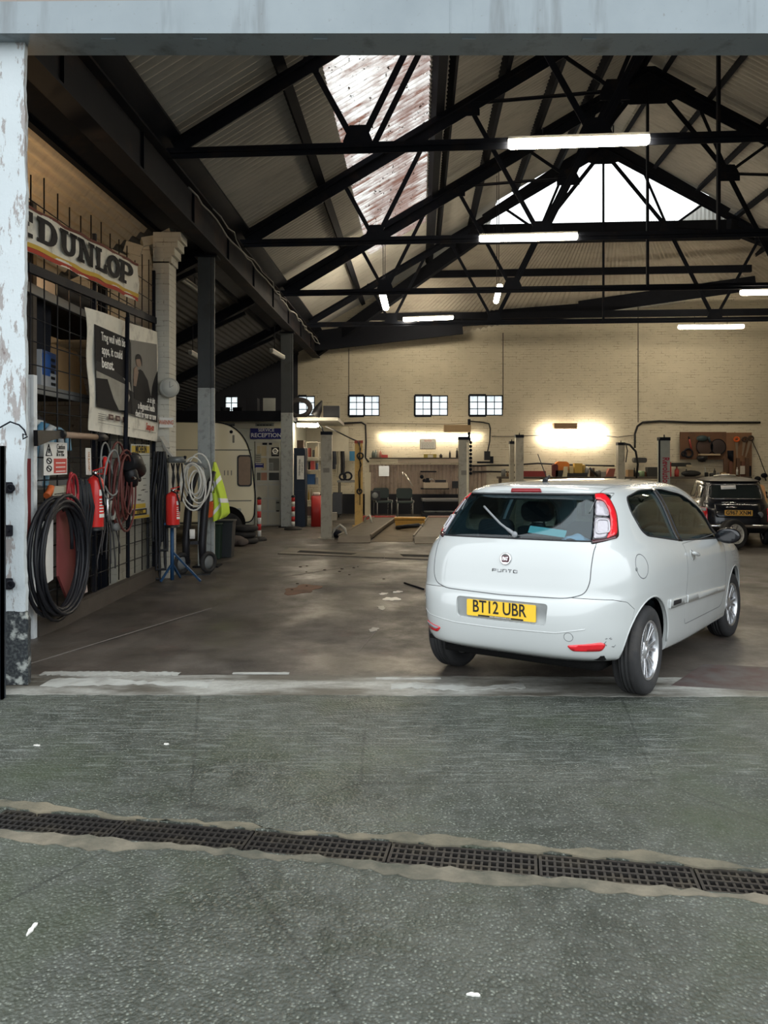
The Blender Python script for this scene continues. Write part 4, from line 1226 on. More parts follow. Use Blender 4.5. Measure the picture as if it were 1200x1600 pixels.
    # --- glass
    def panes(name, poly, o, u, v, rad, mat=m_car_glass, step=.05):
        mb = MB(); decal(mb, bvh, poly, o, u, v, -.004, .004, step)
        return mb.build(name, mat, car)
    panes('rear_window', inset_poly(rearwin, -.002), (0, -1.2, 0), X, Z, 0)
    for sx in (1, -1):
        u = Y * sx
        fl = lambda poly: [(p[0] * sx, p[1]) for p in poly]
        panes('quarter_window', inset_poly(fl(quarter), -.002), (sx * 1.1, 0, 0), u, Z, 0)
        panes('door_window', inset_poly(fl(door_win), -.002), (sx * 1.1, 0, 0), u, Z, 0)
        # black frame between the panes
        mb = MB(); decal(mb, bvh, fl([(.785, 1.0), (.885, .992), (.885, 1.402), (.785, 1.402)]), (sx * 1.1, 0, 0), u, Z, .002, .006, .03)
        mb.build('window_pillar_trim', m_gloss_black, car)
        mb = MB(); mb.tube(line_on(bvh, [(sx * 1.1, y, z) for y, z in door_win] + [(sx * 1.1, *door_win[0])], (sx, 0, 0), .001), .006, 6)
        mb.tube(line_on(bvh, [(sx * 1.1, y, z) for y, z in quarter] + [(sx * 1.1, *quarter[0])], (sx, 0, 0), .001), .006, 6)
        mb.build('window_seal', m_black_plastic, car)
    mb = MB(); decal(mb, bvh, [(-p[0], p[1]) for p in inset_poly(screen, -.002)], (0, 3.2, 0), -X, Z, -.004, .004, .05)
    mb.build('windscreen', m_car_glass, car)
    mb = MB(); mb.tube(line_on(bvh, [(x, -1.2, z) for x, z in rearwin] + [(rearwin[0][0], -1.2, rearwin[0][1])], (0, -1, 0), .0), .006, 6)
    mb.build('rear_window_seal', m_black_plastic, tail)
    # --- tail lamps on the corner of the body
    for sx in (1, -1):
        n = Vector((sx * .75, -.66, 0)).normalized(); u = Vector((sx * .66, .75, 0)).normalized() * sx
        if u.cross(Z).dot(n) < 0: u = -u
        sg = 1 if u.x * sx > 0 else -1
        o = Vector((sx * .45, -.30, 0)) + n * 1.0
        base = o.dot(u)
        def S(lst): return [(sg * (s_ - 0) - base, z) for s_, z in lst]
        lens = smooth_poly(S([(.190, 1.376), (.272, 1.380), (.300, 1.345), (.318, 1.25), (.262, 1.085), (.030, 1.043)]), [.02, .03, .05, .06, .03, .015])
        mb = MB(); decal(mb, bvh, lens, o, u, Z, .002, .004, .02); lamp = mb.build('tail_lamp', m_gloss_black, car)
        mb = MB(); decal(mb, bvh, smooth_poly(S([(.196, 1.370), (.268, 1.373), (.292, 1.340), (.308, 1.25), (.252, 1.105), (.150, 1.080), (.218, 1.16), (.250, 1.25), (.240, 1.325), (.182, 1.335)]), [.01, .03, .04, .05, .03, .01, .02, .03, .03, .01]), o, u, Z, .007, .006, .015)
        mb.build('red_lens', m_red_lens, lamp)
        mb = MB(); decal(mb, bvh, smooth_poly(S([(.180, 1.327), (.234, 1.318), (.243, 1.25), (.232, 1.222), (.130, 1.226)]), .02), o, u, Z, .006, .005, .015)
        mb.build('reversing_lens', m_clear_lens, lamp)
        mb = MB(); decal(mb, bvh, smooth_poly(S([(.122, 1.213), (.228, 1.208), (.208, 1.15), (.140, 1.085), (.058, 1.078)]), .02), o, u, Z, .006, .005, .015)
        ring = S([(.128, 1.200), (.212, 1.196), (.188, 1.118), (.085, 1.106)])
        mb.build('indicator_lens', m_clear_lens, lamp)
        mb = MB(); rp = smooth_poly(ring, .025)
        pts = [o + u * p[0] + Z * p[1] for p in rp]
        mb.tube(line_on(bvh, [tuple(p) for p in pts] + [tuple(pts[0])], n, .009), .006, 6)
        mb.build('lamp_ring', M('lamp_ring_white', (.45, .44, .46), .3), lamp)
        mb = MB(); decal(mb, bvh, smooth_poly(S([(.044, 1.07), (.13, 1.078), (.245, 1.105), (.235, 1.078), (.046, 1.05)]), .006), o, u, Z, .006, .005, .015)
        mb.build('smoked_lens', m_dark_lens, lamp)
        # reflector in the bumper
        n = Vector((sx * .45, -.89, 0)).normalized(); u = Vector((.89, sx * .45, 0)).normalized()
        o = Vector((sx * .56, -.55, 0)) + n * .5; b0 = o.dot(u); c0 = Vector((sx * .575, -.55, 0)).dot(u) - b0
        rp = smooth_poly([(c0 - .135 * 1, .400), (c0 + .085, .425) if sx > 0 else (c0 + .115, .415), (c0 + .115, .408) if sx > 0 else (c0 + .08, .375), (c0 + .09, .366), (c0 - .10, .364)] if sx > 0 else [(c0 + .115, .415), (c0 - .085, .438), (c0 - .115, .42), (c0 - .09, .378), (c0 + .07, .376)], .02)
        mb = MB(); decal(mb, bvh, rp, o, u, Z, .004, .006, .015); mb.build('reflector', m_red_lens, bumper)
        if sx < 0:
            mb = MB(); decal(mb, bvh, smooth_poly([(c0 + .10, .414), (c0 - .08, .434), (c0 - .108, .42), (c0 - .10, .402), (c0 + .06, .396)], .012), o, u, Z, .0065, .004, .015)
            mb.build('reversing_lens', m_clear_lens, bumper)
    # --- badge, model name, brake light, wiper, washer, aerial
    mb = MB(); c = bvh.ray_cast(Vector((0, -1.2, .925)), Y, 3)[0]
    mb.lathe([(0, .010), (.030, .010), (.037, .014), (.042, .012), (.044, .0), (0, 0)], c, (0, -1, .12), 32); bd = mb.build('badge', m_chrome, tail)
    mb = MB(); fr = Vector((0, -1, .12)).normalized(); v = X.cross(-fr).normalized()
    v = Z - fr * Z.dot(fr); v.normalize()
    mb.rbox((-.027, -.001, -.022), (.027, .001, .022), .008, 3, 'y')
    mb.v = [tuple(c + fr * .0125 + X * a + v * z_ - fr * y_) for a, y_, z_ in mb.v]
    mb.build('badge_shield', M('badge_dark_red', (.055, .012, .018), .3, .3), bd)
    mb = MB(); mb.text('FIAT', c + fr * .0135, X, v, .034, .002, sx=.62, bold=.001); mb.build('badge_lettering', m_chrome, bd)
    mb = MB()
    def stroke(pts, x0):
        w = [(x0 + a * .026, -1.2, .836 + b * .018) for a, b in pts]
        mb.tube(line_on(bvh, w, (0, -1, 0), .002, .01), .0028, 5)
    for i, pts in enumerate([[(0, 0), (0, 1), (1, 1), (1, .45), (.2, .45)], [(0, 1), (0, 0), (1, 0), (1, 1)], [(0, 0), (0, 1), (1, 1), (1, 0)], [(0, 1), (1, 1)], [(0, 0), (0, 1), (1, 1), (1, 0), (0, 0)]]):
        stroke(pts, -.095 + i * .040)
        if i == 3: stroke([(.5, .95), (.5, 0)], -.095 + i * .040)
    mb.build('model_lettering', M('dark_chrome', (.25, .25, .26), .25, 1.0), tail)
    mb = MB(); decal(mb, bvh, smooth_poly([(-.12, 1.380), (.12, 1.380), (.115, 1.402), (-.115, 1.402)], .008), (0, -1.2, 0), X, Z, .010, .02, .03); mb.build('brake_light', M('brake_red', (.22, .01, .015), .2, 0, .1, 20, coat=.5), tail)
    mb = MB()
    arm = line_on(bvh, [(.035, -1.2, 1.078), (-.10, -1.2, 1.145), (-.285, -1.2, 1.262)], (0, -1, 0), .022)
    mb.tube(arm, [.013] * 3 + [.008] * (len(arm) - 3), 6); mb.sphere(arm[0], .022, (1, .7, 1))
    mb.build('rear_wiper', M('grey_wiper', (.22, .23, .24), .4), tail)
    mb = MB(); mb.cyl((.03, .02, 1.462), (.03, .10, 1.50), .020, 10, .010); mb.tube([(.03, .06, 1.48), (.03, -.10, 1.66)], .0035, 6); mb.build('aerial', m_black_plastic, car)
    # --- side furniture
    for sx in (1, -1):
        u = Y * sx; o = (sx * 1.1, 0, 0)
        fl = lambda poly: [(p[0] * sx, p[1]) for p in poly]
        mb = MB(); decal(mb, bvh, fl(smooth_poly([(.33, .545), (.752, .535), (.752, .595), (.33, .612)], .012)), o, u, Z, .012, .014, .03)
        st = mb.build('rubbing_strip', m_paint, car)
        mb = MB(); decal(mb, bvh, fl(smooth_poly([(.40, .562), (.60, .557), (.60, .588), (.40, .596)], .012)), o, u, Z, .0135, .004, .03); mb.build('strip_inlay', m_black_plastic, st)
        dr = doors[0] if sx > 0 else doors[1]
        mb = MB(); decal(mb, bvh, fl(smooth_poly([(.785, .533), (2.03, .490), (2.03, .535), (.785, .593)], .012)), o, u, Z, .012, .014, .03); mb.build('rubbing_strip', m_paint, dr)
        # handle: recess cup, grip
        mb = MB(); decal(mb, bvh, fl(smooth_poly([(.935, .885), (.975, .932), (1.05, .90), (1.06, .855), (.99, .83)], .03)), o, u, Z, .002, .004, .015)
        hd = mb.build('handle_cup', m_paint, dr)
        hp = line_on(bvh, [(sx * 1.1, .92, .90), (sx * 1.1, 1.08, .872)], (sx, 0, 0), .03)
        mb = MB(); mb.tube(hp, [.008] + [.016] * (len(hp) - 2) + [.010], 8); mb.build('handle_grip', m_paint, hd)
        # mirror
        mb = MB(); c = Vector((sx * .905, 1.93, .985))
        V2 = []
        mb.sphere(c, .088, (1.20, .85, .80), 20)
        mb.v = [(x, max(y, c.y - .035), z) for x, y, z in mb.v]
        mi = mb.build('door_mirror', m_gloss_black, car)
        mb = MB(); mb.bar((sx * .80, 1.97, .955), (sx * .89, 1.95, .98), .05, .05); mb.prism([(1.88, .90), (2.06, .90), (1.99, 1.01)], (sx * .80, 0, 0), Y, Z, X * (sx * .02))
        decal(mb, bvh, fl([(2.03, .962), (2.19, .945), (2.02, 1.13), (1.93, 1.19)]), o, u, Z, .004, .006, .03)
        mb.build('mirror_arm', m_black_plastic, mi)
        mb = MB(); mb.sphere((sx * .905, 1.899, .985), .075, (1.15, .03, .75), 18); mb.build('mirror_glass', m_chrome, mi)
    # fuel flap, right side
    mb = MB()
    ring = [(-.15 + .085 * math.cos(t), .888 + .080 * math.sin(t)) for t in [2 * PI * k / 28 for k in range(28)]]
    mb.tube(line_on(bvh, [(1.1, *p) for p in ring] + [(1.1, *ring[0])], (1, 0, 0), -.001, .02), .0032, 5)
    mb.build('fuel_flap_seam', M('seam_grey', (.10, .105, .11), .7), ob)
    mb = MB(); h = bvh.ray_cast(Vector((1.1, -.235, .875)), -X, 2)[0]; mb.sphere(h, .014, (.5, 1, 1)); mb.build('fuel_lock', m_trim_grey, ob)
    # bumper plug and scuffs
    mb = MB(); q = [(.480 + .028 * math.cos(t), .425 + .028 * math.sin(t)) for t in [2 * PI * k / 20 for k in range(20)]]
    mb.tube(line_on(bvh, [(x, -1.2, z + .03) for x, z in q] + [(q[0][0], -1.2, q[0][1] + .03)], (0, -1, 0), 0, .01), .002, 5); mb.build('towing_plug', m_trim_grey, bumper)
    mb = MB(); cr = line_on(bvh, [(-.70, -1.2, .53), (-.60, -1.2, .495), (-.35, -1.2, .47), (0, -1.2, .465), (.4, -1.2, .475), (.58, -1.2, .51)], (0, -1, 0), -.001)
    mb.tube(cr, .0045, 6); mb.build('bumper_crease', m_paint, bumper)
    mb = MB()
    for k in range(7):
        s0 = .60 + random.random() * .12; z0 = .37 + random.random() * .08
        n = Vector((.7, -.7, 0)).normalized(); w = Vector((s0, -.45, z0)) + n * .5
        ln_ = line_on(bvh, [tuple(w), tuple(w + Vector((.01, .01, .012 * random.uniform(-1, 1.5))))], n, 0, .02); mb.tube(ln_, .003, 4)
    mb.build('scuff_marks', m_trim_grey, bumper)
    for yc in (0.0, 2.51):
        for sx in (1, -1):
            mb = MB(); arc = [(sx * 1.1, yc + .357 * math.cos(t), .315 + .357 * math.sin(t)) for t in [-.02 + (PI + .04) * k / 24 for k in range(25)]]
            mb.tube(line_on(bvh, arc, (sx, 0, 0), -.004, .05), .008, 8); mb.build('wheel_arch_lip', m_paint, ob)
    # roof edge channel
    mb = MB()
    for sx in (1, -1):
        mb.tube(line_on(bvh, [(sx * .50, -.30, 3), (sx * .52, .1, 3), (sx * .535, .7, 3), (sx * .50, 1.3, 3)], (0, 0, 1), -.001, .05), .004, 5)
    mb.build('roof_channel', m_trim_grey, ob)
    # underside, wheel wells, exhaust
    mb = MB(); mb.rbox((-.60, -.42, .21), (.60, 3.0, .27), .05); mb.box((-.50, .5, .19), (.50, 2.0, .24)); mb.build('underbody', m_under, car)
    for yc in (0.0, 2.51):
        for sx in (1, -1):
            mb = MB(); pts = [(yc + .36 * math.cos(t), .315 + .36 * math.sin(t)) for t in [.25 + (PI - .5) * k / 16 for k in range(17)]]
            mb.prism([p for p in pts] + [(yc + .34 * math.cos(t), .315 + .34 * math.sin(t)) for t in [.25 + (PI - .5) * (16 - k) / 16 for k in range(17)]], (sx * .50, 0, 0), Y, Z, X * (sx * .23))
            mb.box((min(sx * .49, sx * .52), yc - .34, .30), (max(sx * .49, sx * .52), yc + .34, .66))
            mb.build('wheel_well', m_under, car)
    for yc, st in ((0.0, 0.0), (2.51, -.06)):
        for sx in (1, -1):
            wheel('wheel', car, (sx * .722, yc, .302), sx, .302, .178, .200, 7, steer=st)
    # --- cabin
    mb = MB(); mb.rbox((-.60, -.45, .98), (.60, .10, 1.0), .05); mb.build('parcel_shelf', m_black_plastic, car)
    mb = MB(); mb.rbox((-.64, .12, .35), (.64, .75, .55), .08); mb.hexa([(-.62, .10, .5), (.62, .10, .5), (.62, .25, .5), (-.62, .25, .5), (-.60, -.02, 1.02), (.60, -.02, 1.02), (.60, .10, 1.02), (-.60, .10, 1.02)])
    rs = mb.build('rear_seat', m_seat, car, bevel=.04)
    for x in (-.36, .36):
        mb = MB(); mb.rbox((x - .13, -.06, 1.0), (x + .13, .04, 1.17), .06, 4, 'y')
        mb.build('rear_headrest', m_seat, rs)
    for x in (-.36, .36):
        mb = MB(); mb.rbox((x - .26, 1.0, .32), (x + .26, 1.5, .52), .1); mb.hexa([(x - .25, .92, .48), (x + .25, .92, .48), (x + .25, 1.1, .48), (x - .25, 1.1, .48), (x - .20, .72, 1.08), (x + .20, .72, 1.08), (x + .20, .84, 1.08), (x - .20, .84, 1.08)])
        fs = mb.build('front_seat', m_seat, car, bevel=.04)
        mb = MB(); mb.rbox((x - .13, .69, 1.12), (x + .13, .79, 1.29), .07, 4, 'y'); mb.bar((x - .05, .76, 1.05), (x - .05, .75, 1.15), .015, .015); mb.bar((x + .05, .76, 1.05), (x + .05, .75, 1.15), .015, .015); mb.build('headrest', m_seat, fs)
    mb = MB(); mb.rbox((-.66, 1.85, .70), (.66, 2.35, .97), .12, 4, 'x'); db = mb.build('dashboard', m_trim_grey, car)
    mb = MB(); mb.torus((.36, 1.62, .92), .185, .017, (0, -1, .45), 32, 8); mb.bar((.36, 1.62, .92), (.36, 1.80, .86), .05, .05); mb.bar((.19, 1.62, .92), (.53, 1.62, .92), .03, .03); mb.build('steering_wheel', m_black_plastic, db)
    mb = MB(); mb.box((-.66, -.50, .30), (.66, 2.3, .33)); mb.build('cabin_floor', m_under, car)
    mb = MB(); mb.rbox((-.62, .22, 1.43), (.62, 1.2, 1.436), .1); mb.v = [(x * (.70), y, z - .30 * abs(x) ** 2) for x, y, z in mb.v]; mb.build('headlining', M('headlining', (.07, .075, .075), .9), car)
    return car
hatch = build_hatchback()
# things lying on the hatchback's parcel shelf
def in_car(car, pts): return [tuple(WM[car.name] @ Vector(p)) for p in pts]
mb = MB(); mb.quad((.105, -.435, 1.105), (.375, -.435, 1.080), (.375, -.395, 1.125), (.105, -.395, 1.150), .003)
mb.v = in_car(hatch, mb.v)
mb.solo('paper_sheet', m_teal_paper, 'pale teal paper slip standing behind the white hatchback rear window', 'paper')
mb = MB(); mb.grid(lambda a, b: (.26 + .31 * a, -.43 + .16 * b, 1.003 + .145 * math.sin(PI * min(1, a * .9 + .1)) * (.35 + .65 * a) * math.sin(PI * (.25 + .6 * b)) + .006 * math.sin(a * 17 + b * 9)), 14, 10)
mb.grid(lambda a, b: (.26 + .31 * a, -.43 + .16 * b, 1.001), 14, 10, flip=True)
mb.v = in_car(hatch, mb.v)
mb.solo('folded_cloth', M('pale_blue_cloth', (.62, .68, .80), .9), 'pale cloth heaped in the corner behind the hatchback rear window', 'cloth')
# ================================================================ flat panels with print on them
class Panel:
    """four corners (top left, top right, bottom right, bottom left) facing the hall"""
    def __init__(s, tl, tr, br, bl):
        s.c = [Vector(p) for p in (tl, tr, br, bl)]
        s.n = (s.c[2] - s.c[0]).cross(s.c[1] - s.c[3]).normalized()
        if s.n.dot(Vector((0, 0, CAMH)) - s.c[0]) < 0: s.n = -s.n
        s.w = ((s.c[1] - s.c[0]).length + (s.c[2] - s.c[3]).length) / 2
        s.h = ((s.c[3] - s.c[0]).length + (s.c[2] - s.c[1]).length) / 2
    def pt(s, u, v, off=0.0):
        tl, tr, br, bl = s.c
        return tl.lerp(tr, u).lerp(bl.lerp(br, u), v) + s.n * off
    def rect(s, mb, u0, v0, u1, v1, off=.004, t=.003):
        P4 = [s.pt(u0, v0), s.pt(u1, v0), s.pt(u1, v1), s.pt(u0, v1)]
        return mb.hexa([p + s.n * (off - t) for p in P4] + [p + s.n * off for p in P4])
    def poly(s, mb, pts, off=.005, t=.002):
        n = len(pts)
        V = [s.pt(u, v, off - t) for u, v in pts] + [s.pt(u, v, off) for u, v in pts]
        return mb.add(V, [tuple(range(n))[::-1], tuple(range(n, 2 * n))] + [(i, (i + 1) % n, n + (i + 1) % n, n + i) for i in range(n)], False)
    def text(s, mb, body, u, v, size, off=.006, align='CENTER', sx=1.0, bold=.0, shear=0.0, rot=False):
        """size in metres"""
        me = text_mesh(body, size, .002, align, shear, bold)
        V = []
        for q in me.vertices:
            x, y = q.co.x * sx, q.co.y
            if rot: x, y = y, -x
            V.append(s.pt(u + x / s.w, v - y / s.h, off + q.co.z))
        return mb.add(V, [tuple(p.vertices) for p in me.polygons], False)
    def tube(s, mb, uv, r, off=.008, n=5, closed=False):
        return mb.tube([s.pt(u, v, off) for u, v in uv], r, n, closed)
    def lines(s, mb, u0, u1, v0, v1, n, th=.3, jag=.3, off=.006):
        """print too small to read, as ruled strokes"""
        for i in range(n):
            v = v0 + (v1 - v0) * i / max(1, n - 1); u = u0
            while u < u1 - .01:
                k = random.uniform(.08, .2) * (u1 - u0); s.rect(mb, u, v, min(u1, u + k), v + th * (v1 - v0) / n, off, .002); u += k + .025 * (u1 - u0)
def ck(px): return 3.515 / (.022 - (px - 600) / FPX)
m_cream_cloth = M('cream_banner_cloth', (.82, .79, .68), .85, 0, .12, 5, dirt=.3, dcol=(.28, .25, .20), dscale=4)
m_ink_dark = M('dark_banner_print', (.015, .014, .015), .8, 0, .2, 8)
m_red_print = M('red_banner_print', (.42, .055, .03), .8, 0, .15, 6)
m_yellow_print = M('yellow_banner_print', (.62, .40, .06), .8, 0, .15, 6)
m_white_print = M('white_print', (.85, .83, .77), .8, 0, .08, 8)
m_wire = M('dark_wire', (.022, .021, .022), .6, .4, .25, 9)
m_wood_old = M('old_timber', (.075, .062, .05), .8, 0, .3, 5, dirt=.4, bmp=.3)
m_white_metal = M('white_painted_metal', (.70, .74, .76), .5, 0, .08, 5, dirt=.3, dcol=(.25, .22, .2), dscale=6)
m_red_paint = M('red_paint', (.68, .03, .025), .32, 0, .1, 8, coat=.3)

# ---------------------------------------------------------------- store behind the cage
mb = MB(); mb.box((-5.2, 6.05, FLOOR_Z), (-5.0, 11.3, 3.9)); mb.struct('wall_store', m_brick_raw)
mb = MB(); mb.box((-7.8, 11.38, FLOOR_Z), (-3.25, 11.6, 2.6)); mb.box((-5.2, 11.38, 2.6), (-3.25, 11.6, 3.9))
mb.hexa([(-4.8, 11.38, 3.9), (-3.25, 11.38, 3.9), (-3.25, 11.6, 3.9), (-4.8, 11.6, 3.9), (-4.8, 11.38, 4.1), (-3.4, 11.38, 4.72), (-3.4, 11.6, 4.72), (-4.8, 11.6, 4.1)])
mb.struct('wall_store_end', m_brick_pier)
mb = MB(); mb.box((-3.30, 11.25, FLOOR_Z), (-3.07, 11.62, 4.45))
for k in range(4): mb.box((-3.30, 11.25, 4.45 - .02 + k * .11), (-3.04 + k * .045, 11.62, 4.45 + .09 + k * .11))
mb.struct('wall_brick_pier', m_brick_pier)
for k, (x, z, r) in enumerate(((-3.62, 4.60, .16), (-3.42, 4.72, .13), (-3.9, 4.48, .17), (-3.15, 4.86, .09))):
    mb = MB(); mb.cbox((x, 11.46, z + r * .4), (r * 1.6, .2, r), 0, Matrix.Rotation(.3 * (-1) ** k, 3, 'Y') @ Matrix.Rotation(.4 * k, 3, 'Z'))
    mb.solo('loose_brick', m_brick_pier, ['whitewashed brick lying tilted on the broken wall top behind the banner', 'whitewashed brick on the wall top just left of the corbelled pier', 'largest whitewashed brick on the broken wall top, farthest left', 'small whitewashed brick piece on top of the corbelled pier'][k], 'brick', 'loose bricks on the wall top')
mb = MB(); mb.box((-3.50, 10.02, FLOOR_Z), (-3.40, 11.25, 2.05)); mb.struct('wall_cage_panel', mat_brick('block_wall_paint', (.42, .40, .33), 'YZ', .3, (.12, .11, .10), rowh=.15))
for z, y1, lb in ((2.33, 9.7, 'grey timber shelf behind the wire cage at mid height'), (3.32, 11.2, 'high timber shelf behind the wire cage under the banner'), (1.36, 9.9, 'low grey shelf behind the wire cage above the hose')):
    t = thing('store_shelf', lb, 'shelf', (-3.9, 8.6, z), 0, 'shelves behind the cage')
    mb = MB(); mb.box((-4.6, 7.45, z), (-3.52, y1, z + .035)); mb.build('board', m_wood_old, t, world=True)
    mb = MB(); mb.box((-3.54, 7.45, z - .05), (-3.50, y1, z + .045)); mb.build('edge_strip', M('grey_shelf_edge', (.20, .20, .19), .7, 0, .2, 5), t, world=True)
for y, lb in ((7.9, 'dark upright post behind the wire cage near the white door post'), (9.95, 'dark upright post behind the wire cage left of the torn poster')):
    mb = MB(); mb.box((-3.62, y, FLOOR_Z), (-3.52, y + .08, 4.2)); mb.solo('store_post', m_wood_old if y < 9 else m_iron, lb, 'post', 'store posts')
# things on the shelves
t = thing('store_lamp', 'lit warm lamp on the high shelf behind the banner', 'lamp', (-3.95, 8.15, 3.356))
mb = MB(); mb.lathe([(0, 0), (.07, 0), (.06, .05), (.03, .07), (0, .07)], (0, 0, 0), (0, 0, 1), 16); mb.build('lamp_base', m_iron, t)
mb = MB(); mb.lathe([(.028, .07), (.05, .12), (.062, .17), (.05, .225), (.02, .25), (0, .252)], (0, 0, 0), (0, 0, 1), 16); mb.build('bulb', emit('warm_bulb', (1.0, .66, .34), 170.0), t)
t = thing('cardboard_box', 'blue and white cardboard box on the shelf behind the cage', 'box', (-3.72, 8.45, 2.368), .06)
mb = MB(); mb.box((-.22, -.22, 0), (.12, .22, .40)); mb.build('carton', M('white_carton', (.42, .44, .46), .7), t)
mb = MB(); mb.box((.10, -.19, .14), (.125, .03, .37)); mb.box((-.2, -.2, .18), (.12, .22, .402)); mb.build('blue_print', M('blue_carton', (.03, .11, .38), .6), t)
mb = MB()
for k in range(5): mb.box((.122, .06, .05 + k * .065), (.127, .19 - .02 * (k % 3), .08 + k * .065))
mb.build('print', m_ink_dark, t)
mb = MB(); mb.hexa([(-3.62, 8.85, 2.368), (-3.56, 9.45, 2.368), (-3.60, 9.45, 2.368), (-3.66, 8.85, 2.368), (-3.74, 8.85, 2.92), (-3.68, 9.45, 2.90), (-3.72, 9.45, 2.90), (-3.78, 8.85, 2.92)])
mb.solo('cardboard_sheet', M('tan_cardboard', (.42, .26, .12), .8), 'tan cardboard sheet leaning on the shelf right of the blue box', 'cardboard')
def drape(name, label, y0, y1, z0, z1, x, mat, folds=5, amp=.04, cat='cloth'):
    mb = MB()
    f = lambda a, b: (x + amp * math.sin(a * folds * PI) * (.4 + .6 * b) - .02 * b, y0 + (y1 - y0) * (a + .08 * math.sin(b * 4) * (a - .5)), z1 + (z0 - z1) * b)
    mb.grid(f, 24, 10); g = lambda a, b: (f(a, b)[0] - .012, f(a, b)[1], f(a, b)[2]); mb.grid(g, 24, 10, flip=True)
    return mb.solo(name, mat, label, cat)
drape('hanging_coat', 'dark coat hanging behind the cage left of the brown board', 7.55, 7.80, 2.40, 3.28, -3.62, M('dark_cloth', (.02, .022, .028), .9))
drape('hanging_overall', 'black overall hanging behind the cage above the blue box', 8.05, 8.65, 2.50, 3.30, -3.66, M('black_cloth', (.012, .013, .018), .9), 4, .05)
mb = MB(); mb.box((-3.72, 7.72, 2.37), (-3.69, 7.98, 3.2)); mb.solo('brown_board', M('brown_board', (.13, .085, .065), .7), 'brown board standing behind the cage at shoulder height', 'board')
mb = MB(); mb.rbox((-3.9, 7.62, 3.36), (-3.6, 7.95, 3.62), .05); mb.solo('orange_tub', M('orange_tub', (.50, .16, .07), .5), 'orange tub on the high shelf under the banner', 'tub')
mb = MB(); mb.box((-3.85, 8.5, 3.36), (-3.55, 9.6, 3.62)); mb.solo('dark_crate', M('dark_crate', (.022, .022, .026), .7), 'long dark crate on the high shelf under the banner', 'crate')
mb = MB(); mb.tube([(-3.9, 7.75, 1.50 + .0), (-3.75, 7.7, 1.9), (-3.7, 7.95, 2.10), (-3.75, 8.5, 2.0), (-3.9, 8.7, 1.45)], .10, 10); mb.solo('grey_bonnet', M('dull_grey_plastic', (.05, .05, .055), .5), 'grey curved panel behind the cage under the mid shelf', 'panel')
cols = [(.30, .45, .60), (.62, .64, .62), (.10, .28, .45), (.55, .58, .58), (.22, .40, .52)]
for k in range(5):
    p = [CG(56 + k * 3.5, 760, -.10), CG(58 + k * 5.5, 690 - k * 1, -.14), CG(62 + k * 7.5, 656 + k * 4, -.16), CG(76 + k * 7.2, 654 + k * 7, -.16), CG(90 + k * 4.5, 690 + k * 5, -.14)]
    p = [Vector(q) + Vector((-.04 * (4 - k), 0, 0)) for q in p]
    pts = [];
    for i in range(len(p) - 1):
        for j in range(5): pts.append(p[i].lerp(p[i + 1], j / 5))
    mb = MB(); mb.tube(pts, .035, 8)
    mb.solo('bent_tube', M('tube_colour_%d' % k, cols[k], .5), ['pale blue bent tube nearest the door post', 'off-white bent tube next to the outermost blue one', 'dark blue bent tube in the middle of the striped bundle', 'grey-white bent tube fourth in the striped bundle', 'teal bent tube rightmost in the striped bundle'][k] + ', behind the cage', 'tube', 'bent tubes behind the cage')

# ---------------------------------------------------------------- the wire cage and its frame
t = thing('wire_cage', 'tall dark wire mesh cage front along the left wall', 'cage', (-3.34, 7.4, 0))
mb = MB()
def cx(y): return -3.515 + .022 * y
y = 7.46
while y < 11.25:
    zt_ = 4.22 + random.uniform(0, .18) if y < 10.4 else 4.4
    mb.tube([(cx(y), y, .12), (cx(y) + random.uniform(-.004, .004), y, 2.2), (cx(y), y + random.uniform(-.01, .01), zt_)], .0075, 5); y += .292
z = .30
while z < 4.25:
    mb.tube([(cx(7.4), 7.4, z), (cx(9.3), 9.3, z + random.uniform(-.01, .01)), (cx(11.25), 11.25, z)], .0065, 5); z += .222
mb.build('wire_mesh', m_wire, t, world=True)
for y, z1 in ((9.02, 4.2), (10.12, 3.5), (11.18, 4.3)):
    mb = MB(); mb.box((cx(y) - .02, y - .02, .1), (cx(y) + .02, y + .02, z1)); mb.build('post', m_iron, t, world=True)
mb = MB(); mb.bar((cx(7.4), 7.4, 3.42), (cx(11.25), 11.25, 3.60), .04, .09); mb.build('rail', m_iron, t, world=True)
mb = MB(); mb.bar((cx(8.9), 8.9, 1.12), (cx(10.1), 10.1, 1.12), .05, .06); mb.build('rail', m_iron, t, world=True)
mb = MB(); mb.bar((cx(8.7) + .03, 7.42, -.0), (cx(11.2) + .03, 11.26, -.0), .10, .19); mb.solo('kerb_board', m_wood_old, 'worn timber kerb board along the foot of the wire cage', 'board')
t = thing('door_post', 'white metal post with a red band beside the peeling pillar', 'post', (-3.305, 7.36, FZ(7.36)))
for z0, z1, mt, nm in ((0, .90, m_white_metal, 'lower_length'), (.90, 1.68, M('dull_red_band', (.26, .05, .052), .6), 'red_band'), (1.68, 2.43, m_white_metal, 'upper_length')):
    mb = MB(); mb.box((-.045, -.03, z0), (.015, .03, z1)); mb.build(nm, mt, t)
mb = MB(); mb.box((.02, -.035, 0), (.045, .04, 2.43)); mb.box((-.05, -.035, 2.43), (.045, .04, 2.46)); mb.build('edge_flange', m_white_metal, t)

